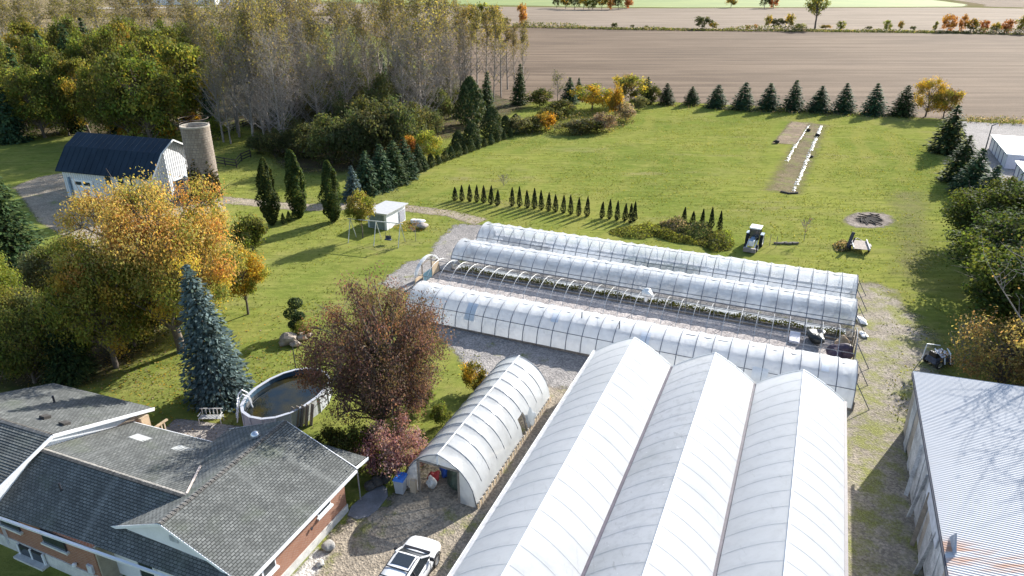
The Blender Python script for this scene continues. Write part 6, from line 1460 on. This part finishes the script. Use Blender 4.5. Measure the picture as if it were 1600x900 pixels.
lp(MB().box((-0.25, 0, 1.712), (0.72, 0.95, 0.03)), 'sunroof', CARG)
for x in (-0.85, -1.45): lp(MB().box((x, 0, 1.735), (0.06, 1.2, 0.03)), 'roof_bar', BLACKP)
lp(MB().box((-1.75, 0, 1.72), (0.14, 0.05, 0.06)), 'antenna_fin', BLACKP)
for s in (-1, 1):
    for x in (0.72, -0.42, -1.28): lp(MB().box((x, s * 0.93, 0.72), (0.018, 0.012, 0.62)), 'door_seam', BLACKP)
    for x in (1.45, -1.4): lp(MB().tube([(x + 0.43 * math.cos(q), s * 0.925, 0.37 + 0.43 * math.sin(q)) for q in np.linspace(0.1, 3.04, 10)], 0.03, 5), 'wheel_arch', BLACKP)
    lp(MB().box((-0.1, s * 0.93, 0.36), (2.2, 0.05, 0.12)), 'side_skirt', BLACKP)
lp(MB().box((1.16, 0, 1.075), (0.16, 1.45, 0.03)), 'cowl', BLACKP)
lp(MB().box((2.35, 0, 0.60), (0.06, 0.62, 0.13)), 'grille', BLACKP)

def tractor(loc, yaw):
    r = empty('farm_tractor', loc, 'small tractor with white cab roof parked on the lawn', 'tractor'); r.rotation_euler = (0, 0, yaw); r.scale = (0.86, 0.86, 0.9)
    L = lambda m, n, mt, **k: m.build(n, mt, r, local=True, **k)
    TB = plain('tractor_blue_grey', (0.22, 0.30, 0.40), 0.45, 0.2); TWH = plain('tractor_white', (0.66, 0.66, 0.63), 0.5, 0.1)
    L(MB().box((0.95, 0, 1.05), (1.5, 0.62, 0.6)).box((0.9, 0, 1.38), (1.3, 0.5, 0.1)), 'hood', TB, bevel=0.05)
    L(MB().box((1.74, 0, 1.0), (0.08, 0.6, 0.62)), 'grille', TWH)
    L(MB().box((0.3, 0, 0.75), (2.6, 0.42, 0.35)), 'chassis', BLACKP)
    L(MB().box((-0.75, 0, 1.0), (1.1, 1.0, 0.35)), 'cab_floor', BLACKP)
    for x in (0.15, -1.25):
        for y in (-0.6, 0.6): L(MB().bar((x, y, 1.1), (x * 0.92 - 0.05, y * 0.95, 2.35)), 'cab_post', BLACKP) if False else L(MB().bar((x, y, 1.1), (x * 0.92 - 0.05, y * 0.95, 2.35), 0.08), 'cab_post', BLACKP)
    L(MB().hexa([(0.12, -0.56, 1.35), (0.15, 0.56, 1.35), (-1.22, 0.56, 1.35), (-1.22, -0.56, 1.35), (0.08, -0.55, 2.34), (0.08, 0.55, 2.34), (-1.18, 0.55, 2.34), (-1.18, -0.55, 2.34)]), 'cab_glass', GLASS)
    L(MB().box((-0.55, 0, 2.42), (1.6, 1.4, 0.16)), 'cab_roof', TWH, bevel=0.05)
    for s in (-1, 1):
        wheel(r, (-0.75, s * 0.85, 0.75), (0, 1, 0), 0.75, 0.42, TWH, True); wheel(r, (1.3, s * 0.72, 0.42), (0, 1, 0), 0.42, 0.26, TWH)
        L(MB().box((-0.75, s * 0.86, 1.58), (1.0, 0.42, 0.08)), 'fender', TB)
        L(MB().bar((0.3, s * 0.5, 1.0), (2.1, s * 0.5, 0.45), 0.14, 0.1), 'loader_arm', TWH)
    L(MB().box((2.3, 0, 0.38), (0.35, 1.5, 0.5)), 'loader_bucket', plain('worn_steel', (0.2, 0.18, 0.17), 0.6, 0.3))
    L(MB().tube([(0.9, 0.28, 1.35), (0.9, 0.28, 2.1)], 0.04, 6), 'exhaust', BLACKP)
tractor(G(1176, 386), math.radians(-118))

tr_ = empty('flat_trailer', G(1342, 391), 'small flatbed trailer with wooden deck on the lawn', 'trailer'); tr_.rotation_euler = (0, 0, math.radians(72))
for i in range(7): MB().box((-1.2 + i * 0.4, 0, 0.62), (0.37, 1.45, 0.05)).build('deck_plank', plain('grey_planks', (0.33, 0.28, 0.24), 0.9, 0.3), tr_, local=True)
for s in (-1, 1):
    MB().box((0, s * 0.78, 0.72), (2.9, 0.08, 0.22)).build('side_rail', plain('galvanised_rail', (0.55, 0.55, 0.55), 0.5, 0.2), tr_, local=True)
    wheel(tr_, (-0.1, s * 0.95, 0.33), (0, 1, 0), 0.33, 0.2); MB().box((-0.1, s * 0.95, 0.72), (0.85, 0.24, 0.04)).build('mudguard', BLACKP, tr_, local=True)
MB().bar((1.4, 0.5, 0.55), (2.5, 0, 0.5), 0.08).bar((1.4, -0.5, 0.55), (2.5, 0, 0.5), 0.08).build('drawbar', BLACKP, tr_, local=True)
heap('brush_pile', [(1304, 383), (1318, 376), (1328, 383), (1322, 394), (1308, 394)], 900, 1.3, PLUME + OLIVED + RUST[2:], 0.2, 'dry brown brush pile beside the flatbed trailer', 'brush pile', 83)
MB().bar(G(1323, 390), G(1323, 390) + Vector((0.5, 0.3, 1.9)), 0.35, 0.12).bar(G(1323, 390) + Vector((0.3, 0.1, 0)), G(1323, 390) + Vector((0.9, 0.5, 1.2)), 0.12, 0.1).thing('leaning_post', DARK, 'dark post leaning over the brush pile by the trailer', 'post')
# log row and stakes
for k in range(6):
    p_ = G(1213 + k * 6, 381 + (k % 2) * 0.6)
    MB().tube([p_ + Vector((-0.3, 0, 0.12)), p_ + Vector((0.35, 0.1 * (k % 3 - 1), 0.13))], 0.12, 7).thing('garden_log', WOODG, 'grey log in the rough row near the tractor', 'log', 'log row near the tractor')
for k, (x, y) in enumerate(((1202, 384), (1212, 387))):
    MB().tube([G(x, y), G(x, y) + Vector((0.02, 0, 1.3))], 0.03, 5).thing('garden_stake', WOODG, 'thin wooden stake standing by the log row', 'stake', 'stakes by the log row')

# ---- swing set
sw = empty('swing_set', G(584, 383), 'pale pipe swing set on the lawn in front of the white shed', 'swing set')
SWP = plain('pale_swing_pipe', (0.55, 0.55, 0.5), 0.5, 0.2)
feet = [G(544, 380), G(584, 384), G(622, 388)]; along = (feet[2] - feet[0]).normalized(); per = Vector((-along.y, along.x, 0)); tops = []
for f_ in feet:
    t_ = f_ + per * 1.0 + Vector((0, 0, 2.5)); tops.append(t_)
    MB().tube([f_, t_], 0.05, 6).build('leg', SWP, sw); MB().tube([f_ + per * 2.0, t_], 0.05, 6).build('leg', SWP, sw)
MB().tube([tops[0] - along * 0.3, tops[2] + along * 0.3], 0.055, 6).build('top_bar', SWP, sw)
q = tops[1].lerp(tops[2], 0.45); seat_c = q + Vector((0, 0, -2.0))
for s in (-0.25, 0.25): MB().tube([q + along * s, seat_c + along * s], 0.015, 4).build('chain', PIPED, sw)
MB().box(seat_c, (0.75, 0.4, 0.12), math.atan2(along.y, along.x)).box(seat_c + Vector((0, 0.18, 0.2)), (0.7, 0.06, 0.4), math.atan2(along.y, along.x)).build('seat', plain('swing_seat', (0.06, 0.07, 0.10), 0.5, 0.2), sw, bevel=0.03)
# ---- white shed
n_, r_, l_ = G(605, 360), G(634, 344), G(586, 349.5)
ws = empty('white_shed', n_, 'small flat roofed white shed on the lawn beside the dirt track', 'shed')
e_ = r_ - n_; f_ = l_ - n_; f_ = (f_ - e_.normalized() * f_.dot(e_.normalized())); SHH = 2.0
def S(u, v, z): return n_ + e_ * u + f_ * v + Vector((0, 0, z))
MB().hexa([S(0, 0, 0), S(1, 0, 0), S(1, 1, 0), S(0, 1, 0), S(0, 0, SHH), S(1, 0, SHH), S(1, 1, SHH - 0.1), S(0, 1, SHH - 0.1)]).build('wall', WHITEW, ws)
MB().hexa([S(-0.08, -0.12, SHH), S(1.08, -0.12, SHH), S(1.08, 1.12, SHH - 0.12), S(-0.08, 1.12, SHH - 0.12), S(-0.08, -0.12, SHH + 0.1), S(1.08, -0.12, SHH + 0.1), S(1.08, 1.12, SHH - 0.02), S(-0.08, 1.12, SHH - 0.02)]).build('roof', plain('white_shed_roof', (0.45, 0.45, 0.45), 0.6, 0.1), ws)
MB().hexa([S(-0.012, 0.12, 0.05), S(-0.004, 0.12, 0.05), S(-0.004, 0.9, 0.05), S(-0.012, 0.9, 0.05), S(-0.012, 0.12, 1.75), S(-0.004, 0.12, 1.75), S(-0.004, 0.9, 1.75), S(-0.012, 0.9, 1.75)]).build('door', plain('wall_shade_green', (0.18, 0.22, 0.20), 0.7, 0.2), ws)  # no real door: dark sheet with the wall's shade put into its colour
MB().hexa([S(0.66, -0.03, 0.2), S(0.95, -0.03, 0.2), S(0.95, 0.004, 0.2), S(0.66, 0.004, 0.2), S(0.66, -0.03, 1.5), S(0.95, -0.03, 1.5), S(0.95, 0.004, 1.5), S(0.66, 0.004, 1.5)]).build('side_panel', plain('grey_panel', (0.34, 0.34, 0.38), 0.7, 0.2), ws)
crumple('white_tarp', G(652, 348), (0.9, 0.5, 0.25), WHITEP, 'white tarp lying on the weeds beside the white shed', 'tarp', 31, amp=0.3)
crumple('ash_heap', G(660, 357), (0.7, 0.55, 0.35), plain('pale_ash', (0.36, 0.31, 0.27), 0.95, 0.2), 'pale soil heap behind the thin sapling', 'heap', 33, amp=0.2)

# ---- garden rows of white plastic
def plastic_row(p0, p1, w, name, label, seed, gaps=0.15):
    a, b = G(*p0), G(*p1); d = (b - a); L = d.length; d.normalize(); u = Vector((-d.y, d.x, 0)); rg = random.Random(seed); n = int(L / 0.25); V, F = [], []
    for i in range(n + 1):
        c = a + d * (L * i / n) + u * rg.uniform(-0.08, 0.08); ww = w * rg.uniform(0.5, 1.2)
        for k in range(5): V.append(c + u * ww * (k - 2) / 4 + Vector((0, 0, 0.03 + (0.03 + rg.uniform(0, 0.07)) * (k not in (0, 4)))))
    F = [(i * 5 + k, i * 5 + k + 1, (i + 1) * 5 + k + 1, (i + 1) * 5 + k) for i in range(n) for k in range(4) if rg.random() > gaps]
    return tag(obj(name, npmesh(name, V, F, plain('row_plastic', (0.5, 0.5, 0.47), 0.5, 0.2, 2.0))), label, 'plastic row')
plastic_row((1283, 197), (1240, 299), 0.55, 'plastic_row', 'long white plastic mulch row down the vegetable garden', 1, 0.5)
plastic_row((1264, 196), (1242, 230), 0.28, 'plastic_row', 'thin white plastic edge beside the bare garden bed', 2, 0.5)
plastic_row((1243, 226), (1229, 252), 0.6, 'plastic_row', 'torn white plastic piece at the end of the bare garden bed', 3, 0.6)
for k, (x, y, s) in enumerate(((1277, 213, 0.45), (1213, 224, 0.5), (1268, 246, 0.3), (1263, 205, 0.4))):
    crumple('soil_clod', G(x, y), (s, s * 0.8, s * 0.6), plain('dark_clod', (0.035, 0.028, 0.024), 0.95, 0.3), ['dark bundle lying on the long plastic row', 'dark clod at the corner of the bare garden bed', 'small dark clod beside the long plastic row', 'dark clod by the thin plastic edge'][k], 'clod', 70 + k, 2, amp=0.4)
MB().tube([G(1220, 300), G(1232, 303), G(1246, 302)], 0.22, 7).thing('dark_log', plain('burnt_log', (0.03, 0.026, 0.022), 0.95, 0.3), 'dark log lying across the end of the garden row', 'log')
rgx = random.Random(3)
for k in range(9):
    x, y = 1358 + rgx.uniform(-24, 24), 344 + rgx.uniform(-7, 7); an = rgx.uniform(0, 3.14); p_ = G(x, y); d_ = Vector((math.cos(an), math.sin(an), 0)) * rgx.uniform(0.3, 0.8)
    MB().tube([p_ - d_ + Vector((0, 0, 0.1)), p_ + d_ + Vector((0, 0, 0.22))], 0.07, 6).thing('charred_stick', plain('burnt_log', (0.03, 0.026, 0.022), 0.95, 0.3), 'charred stick lying in the fire ring', 'stick', 'sticks in the fire ring')

# ---- storage units, poles
def storage(q0, q1, width, h, label):
    a, b = Vector(q0), Vector(q1); d = (b - a); L = d.length; d.normalize(); u = Vector((d.y, -d.x, 0))
    r = empty('storage_unit', a, label, 'building')
    P_ = lambda s, w, z: a + d * s + u * w + Vector((0, 0, z))
    UM = plain('unit_wall', (0.50, 0.51, 0.58), 0.6, 0.08); DM = plain('unit_door', (0.60, 0.61, 0.66), 0.5, 0.05); JM = plain('unit_jamb', (0.10, 0.10, 0.20), 0.6)
    MB().hexa([P_(0, 0, 0), P_(0, width, 0), P_(L, width, 0), P_(L, 0, 0), P_(0, 0, h), P_(0, width, h), P_(L, width, h), P_(L, 0, h)]).build('wall', UM, r)
    MB().hexa([P_(-0.25, -0.25, h), P_(-0.25, width, h + 0.15), P_(L + 0.25, width, h + 0.15), P_(L + 0.25, -0.25, h), P_(-0.25, -0.25, h + 0.18), P_(-0.25, width, h + 0.33), P_(L + 0.25, width, h + 0.33), P_(L + 0.25, -0.25, h + 0.18)]).build('roof', plain('white_unit_roof', (0.74, 0.75, 0.77), 0.4, 0.04), r)
    n = int(L / 2.4)
    for i in range(n):
        s0 = 0.3 + i * (L - 0.6) / n; s1 = s0 + (L - 0.6) / n - 0.5
        dd = MB().hexa([P_(s0, -0.06, 0.05), P_(s0, 0.02, 0.05), P_(s1, 0.02, 0.05), P_(s1, -0.06, 0.05), P_(s0, -0.06, h * 0.86), P_(s0, 0.02, h * 0.86), P_(s1, 0.02, h * 0.86), P_(s1, -0.06, h * 0.86)]).build('roller_door', DM, r)
        MB().hexa([P_(s1 + 0.08, -0.08, 0), P_(s1 + 0.08, 0.02, 0), P_(s1 + 0.4, 0.02, 0), P_(s1 + 0.4, -0.08, 0), P_(s1 + 0.08, -0.08, h * 0.95), P_(s1 + 0.08, 0.02, h * 0.95), P_(s1 + 0.4, 0.02, h * 0.95), P_(s1 + 0.4, -0.08, h * 0.95)]).build('jamb', JM, r)
    MB().hexa([P_(-0.04, 1.6, 1.0), P_(0.02, 1.6, 1.0), P_(0.02, 3.2, 1.0), P_(-0.04, 3.2, 1.0), P_(-0.04, 1.6, 1.6), P_(0.02, 1.6, 1.6), P_(0.02, 3.2, 1.6), P_(-0.04, 3.2, 1.6)]).build('sign_panel', plain('grey_sign', (0.25, 0.25, 0.35), 0.5), r)
storage(G(1569, 263), G(1545, 232), 30, 2.1, 'white roofed storage unit row next to the lamp post')
b2 = G(1582, 276); d2 = (G(1545, 232) - G(1569, 263)); d2.z = 0; d2.normalize()
storage(b2 - d2 * 12, b2, 30, 2.1, 'white roofed storage unit row partly behind the green maples')
def pole(px, py, h, label, arm):
    p_ = G(px, py); r = empty('lamp_post', p_, label, 'lamp post')
    MB().tube([p_, p_ + Vector((0, 0, h))], [0.11, 0.07], 8).build('pole', DARK if arm else WOODG, r)
    if arm: MB().bar(p_ + Vector((0, 0, h)), p_ + Vector((0.9, 0.2, h + 0.35)), 0.22, 0.12).build('lamp_head', DARK, r)
    else: MB().bar(p_ + Vector((-0.5, 0, h - 0.3)), p_ + Vector((0.6, 0.1, h - 0.1)), 0.1, 0.08).build('cross_arm', WOODG, r)
pole(1535, 250, 5.4, 'slim dark lamp post in front of the storage units', True)
pole(1490, 174, 4.5, 'grey post with lamp at the parking lot corner', False)

# ---- fences by the silo
def fence(pts, h, rails, label):
    P_ = [G(*p) for p in pts]; r = empty('board_fence', P_[0], label, 'fence'); FM = plain('fence_brown', (0.035, 0.028, 0.024), 0.9, 0.3)
    for a, b in zip(P_[:-1], P_[1:]):
        n = max(1, round((b - a).length / 2.6))
        for i in range(n):
            p_, q_ = a.lerp(b, i / n), a.lerp(b, (i + 1) / n)
            MB().tube([p_, p_ + Vector((0, 0, h))], 0.09, 6).build('post', FM, r)
            for k in range(rails): MB().bar(p_ + Vector((0, 0, h * (k + 0.7) / rails)), q_ + Vector((0, 0, h * (k + 0.7) / rails)), 0.05, 0.15).build('rail', FM, r)
    MB().tube([P_[-1], P_[-1] + Vector((0, 0, h))], 0.09, 6).build('post', FM, r)
fence([(326, 218), (350, 210), (380, 199), (402, 190), (440, 178)], 1.3, 3, 'dark board fence climbing behind the silo to the wood')
fence([(334, 256), (352, 259), (370, 262), (378, 252), (392, 246)], 1.3, 3, 'dark paddock fence corner beside the silo')

# ---- patio bench
bn = empty('garden_bench', G(331, 660), 'pale metal garden bench on the patio between pool and house', 'bench')
BM_ = plain('bench_metal', (0.5, 0.5, 0.48), 0.5, 0.15); bc = G(331, 660)
for k in range(5): MB().box(bc + Vector((0, 0.1 * k - 0.2, 0.45)), (1.5, 0.07, 0.03)).build('seat_slat', BM_, bn)
for k in range(6): MB().box(bc + Vector((-0.62 + k * 0.25, 0.26, 0.72)), (0.05, 0.03, 0.4)).build('back_slat', BM_, bn)
MB().box(bc + Vector((0, 0.26, 0.94)), (1.55, 0.05, 0.06)).build('top_rail', BM_, bn)
for x in (-0.72, 0.72):
    for y in (-0.22, 0.25): MB().box(bc + Vector((x, y, 0.24)), (0.05, 0.05, 0.48)).build('leg', BM_, bn)
    MB().box(bc + Vector((x, 0, 0.66)), (0.05, 0.5, 0.04)).build('arm_rest', BM_, bn)
# pool deck at the tree side
dk = empty('pool_deck', Vector((-13.9, 38.6, 0)), 'weathered wooden deck gate at the pool end by the copper tree', 'deck'); dc = Vector((-13.9, 38.6, 0))
for k in range(5): MB().bar(dc + Vector((-0.75 + 0.3 * k, 0.1 * k, 0)), dc + Vector((-0.55 + 0.3 * k, 0.1 * k + 0.3, 1.5)), 0.27, 0.04).build('deck_board', WOODG, dk)
MB().tube([G(462, 575), G(462, 575) + Vector((0, 0, 1.9))], 0.04, 6).thing('pool_pole', DARK, 'thin dark pole standing on the lawn behind the pool', 'pole')

# ---- around the small hoop house
bp = G(627, 769); bn2 = empty('wheelie_bin', bp, 'grey wheeled bin with bright blue lid beside the small hoop house door', 'bin')
bn2.rotation_euler = (0, 0, -YAW + 0.15)
MB().hexa([(-0.24, -0.28, 0.08), (0.24, -0.28, 0.08), (0.24, 0.26, 0.08), (-0.24, 0.26, 0.08), (-0.31, -0.36, 1.05), (0.31, -0.36, 1.05), (0.31, 0.36, 1.05), (-0.31, 0.36, 1.05)]).build('body', plain('bin_grey', (0.40, 0.43, 0.47), 0.5, 0.1), bn2, local=True, bevel=0.03)
MB().hexa([(-0.34, -0.4, 1.05), (0.34, -0.4, 1.05), (0.34, 0.4, 1.05), (-0.34, 0.4, 1.05), (-0.27, -0.3, 1.2), (0.27, -0.3, 1.2), (0.27, 0.34, 1.22), (-0.27, 0.34, 1.22)]).build('lid', plain('bin_blue', (0.03, 0.16, 0.55), 0.4, 0.1), bn2, local=True, bevel=0.03)
for s in (-0.22, 0.22): wheel(bn2, (s, 0.3, 0.12), (1, 0, 0), 0.12, 0.06)
junk = (('blue bag among the clutter inside the small hoop house', -17.0, 29.6, (0.35, 0.3, 0.45), (0.03, 0.10, 0.42)), ('red bag on the clutter inside the small hoop house', -17.35, 28.9, (0.3, 0.3, 0.3), (0.35, 0.03, 0.03)), ('white plastic bag hanging on the clutter in the small hoop house', -16.5, 30.0, (0.35, 0.3, 0.6), (0.62, 0.62, 0.62)), ('white buckets heap by the door post of the small hoop house', -17.2, 28.3, (0.28, 0.28, 0.4), (0.55, 0.53, 0.5)), ('dark green covered mower inside the small hoop house door', -15.75, 29.2, (0.75, 0.9, 0.6), (0.03, 0.05, 0.035)), ('plum coloured bag behind the covered mower', -15.6, 30.6, (0.4, 0.4, 0.65), (0.08, 0.02, 0.03)), ('pale sack behind the film beside the open door', -14.8, 28.6, (0.35, 0.3, 0.5), (0.45, 0.46, 0.5)), ('dark pots piled behind the film at the door side', -14.6, 29.4, (0.3, 0.5, 0.45), (0.04, 0.045, 0.06)))
for k, (lb, b, a, s, c_) in enumerate(junk):
    crumple('stored_bag' if k != 4 else 'covered_mower', W(a, b), s, plain('junk_%d' % k if False else 'stored_stuff_%s' % 'abcdefgh'[k], c_, 0.5, 0.3), lb, 'bag' if k != 4 else 'mower', 90 + k, amp=0.4)
MB().gbox(27.45, 27.65, -18.15, -17.8, 0, 0.9).thing('leaning_sheet', plain('cardboard', (0.5, 0.4, 0.29), 0.9, 0.1), 'tan board leaning on the film beside the blue lidded bin', 'board')
m = MB(); m.add([G(*p) + Vector((0, 0, 0.05)) for p in ((543, 806), (549, 792), (572, 772), (597, 758), (605, 764), (606, 776), (590, 797), (575, 808), (558, 812))] + [G(*p) for p in ((543, 806), (549, 792), (572, 772), (597, 758), (605, 764), (606, 776), (590, 797), (575, 808), (558, 812))], [tuple(range(9))] + [(i, i + 9, (i + 1) % 9 + 9, (i + 1) % 9) for i in range(9)])
tag(m.build('porch_slab', plain('slab_concrete', (0.20, 0.205, 0.22), 0.9, 0.25, 1.5)), kind='structure')
patch('white_stone_bed', [wp((13, -20.45), (21.8, -20.45), (21.6, -19.75), (19.5, -19.2), (13, -18.9))], 0.022, gravel('white_stones', (0.50, 0.48, 0.44), (0.66, 0.64, 0.60), 0.05, 0.4, 0.2), 0.25, 0.8)
for k in range(7): crumple('bed_stone', W(14 + k * 1.15, -19.6 + 0.3 * math.sin(k * 2.1)), (0.22, 0.18, 0.14), plain('pale_stone', (0.5, 0.47, 0.42), 0.9, 0.2), 'pale stone in the white stone bed along the brick wall', 'stone', 200 + k, 2, amp=0.3)['group'] = 'stones in the white bed'
crumple('tyre_planter', W(22.0, -19.9), (0.35, 0.35, 0.22), plain('planter_grey', (0.3, 0.29, 0.27), 0.9, 0.2), 'grey round planter at the end of the white stone bed', 'planter', 220, amp=0.15)
for k, (x, y, s) in enumerate(((590, 758, 0.4), (578, 764, 0.35), (602, 752, 0.35))): crumple('garden_pot', G(x, y), (s, s, s * 0.8), plain('dark_pot', (0.06, 0.055, 0.05), 0.8, 0.3), ['dark pot beside the porch slab', 'dark pot between the porch post and slab', 'dark pot under the pink leaved bush'][k], 'pot', 230 + k, amp=0.2)
# ---- junk by the tin shed
jm = G(1466, 568)
mw = empty('yard_machine', jm, 'dark blue riding machine with white straps parked beside the tin shed', 'machine'); mw.rotation_euler = (0, 0, 0.35)
NV = plain('navy_tarp', (0.045, 0.06, 0.10), 0.4, 0.5)
MB().hexa([(-1.0, -0.5, 0.3), (0.9, -0.5, 0.3), (0.9, 0.5, 0.3), (-1.0, 0.5, 0.3), (-0.9, -0.4, 0.8), (0.5, -0.42, 0.75), (0.5, 0.42, 0.75), (-0.9, 0.4, 0.8)]).build('body', NV, mw, local=True, bevel=0.08)
MB().hexa([(-0.9, -0.35, 0.78), (-0.3, -0.35, 0.78), (-0.3, 0.35, 0.78), (-0.9, 0.35, 0.78), (-0.95, -0.3, 1.2), (-0.75, -0.3, 1.2), (-0.75, 0.3, 1.2), (-0.95, 0.3, 1.2)]).build('seat', BLACKP, mw, local=True, bevel=0.04)
for x, r in ((-0.65, 0.32), (0.65, 0.25)):
    for s in (-1, 1): wheel(mw, (x, s * 0.55, r), (0, 1, 0), r, 0.22)
MB().tube([(0.3, 0, 0.7), (0.05, 0, 1.15)], 0.04, 6).build('steering_column', BLACKP, mw, local=True)
MB().box((0.15, 0.1, 0.82), (1.3, 0.9, 0.03), 0.2).build('draped_sheet', plain('pale_sheet', (0.4, 0.42, 0.48), 0.6, 0.3), mw, local=True)
for k, dx in enumerate((-0.5, 0.0, 0.45)): MB().tube([jm + Vector((dx, -0.75, 0.35)), jm + Vector((dx + 0.1, -0.3, 1.0)), jm + Vector((dx + 0.2, 0.4, 1.1))], 0.05, 5).thing('white_strap', WHITEP, 'white strap lying across the dark machine by the tin shed', 'strap', 'straps on the dark machine')
MB().tube([jm + Vector((-0.9, 0.7, 0)), jm + Vector((-0.8, 0.7, 1.35)), jm + Vector((0.3, 0.8, 1.15))], 0.045, 6).thing('pipe_frame', WHITEP, 'white bent pipe standing behind the dark riding machine', 'pipe')
crumple('plastic_sheet', W(61.5, 6.5), (0.35, 0.7, 0.18), WHITEP, 'torn white film on the gravel at the end of the clear hoop house', 'film scrap', 51, amp=0.4)
crumple('plastic_sheet', W(58.8, 6.6), (0.3, 0.5, 0.15), WHITEP, 'small white film scrap on the gravel by the hoop house end', 'film scrap', 52, amp=0.4)

# ---- distant houses and road
def far_house(px, py, w, d, h, rc, label):
    p_ = G(px, py); r = empty('far_house', p_, label, 'house')
    MB().box(p_ + Vector((0, 0, h / 2)), (w, d, h)).build('wall', WHITEW, r)
    m = MB(); x, y = w / 2 + 0.4, d / 2 + 0.4
    m.add([p_ + Vector(q) for q in ((-x, -y, h), (x, -y, h), (x, y, h), (-x, y, h), (-x, 0, h + d * 0.35), (x, 0, h + d * 0.35))], [(0, 1, 5, 4), (2, 3, 4, 5), (0, 4, 3), (1, 2, 5), (3, 2, 1, 0)]); m.build('roof', plain('far_roof_%s' % rc, {'blue': (0.10, 0.13, 0.20), 'grey': (0.2, 0.2, 0.22), 'white': (0.6, 0.6, 0.62)}[rc], 0.6, 0.1), r)
    for k in range(3): MB().box(p_ + Vector((-w / 3 + k * w / 3, -d / 2 - 0.05, h * 0.55)), (1.4, 0.15, 1.4)).build('window', GLASS, r)
far_house(300, 7, 42, 14, 4.5, 'blue', 'long blue roofed building beyond the far scrub'); far_house(375, 6, 24, 10, 4, 'grey', 'grey roofed house beyond the far scrub'); far_house(425, 6, 12, 9, 6, 'white', 'small white house on the far bank'); far_house(240, 7, 20, 10, 4, 'grey', 'low grey roofed house near the long blue roof'); far_house(450, 5, 12, 8, 4, 'white', 'little white house beside the small white far house')
patch('far_road', [gp((150, 12), (300, 10.5), (480, 9), (480, 10), (300, 12), (150, 14))], 0.06, gravel('road_gravel', (0.36, 0.32, 0.28), (0.42, 0.38, 0.33), 0, 0.5, 0.5), 4, 4)
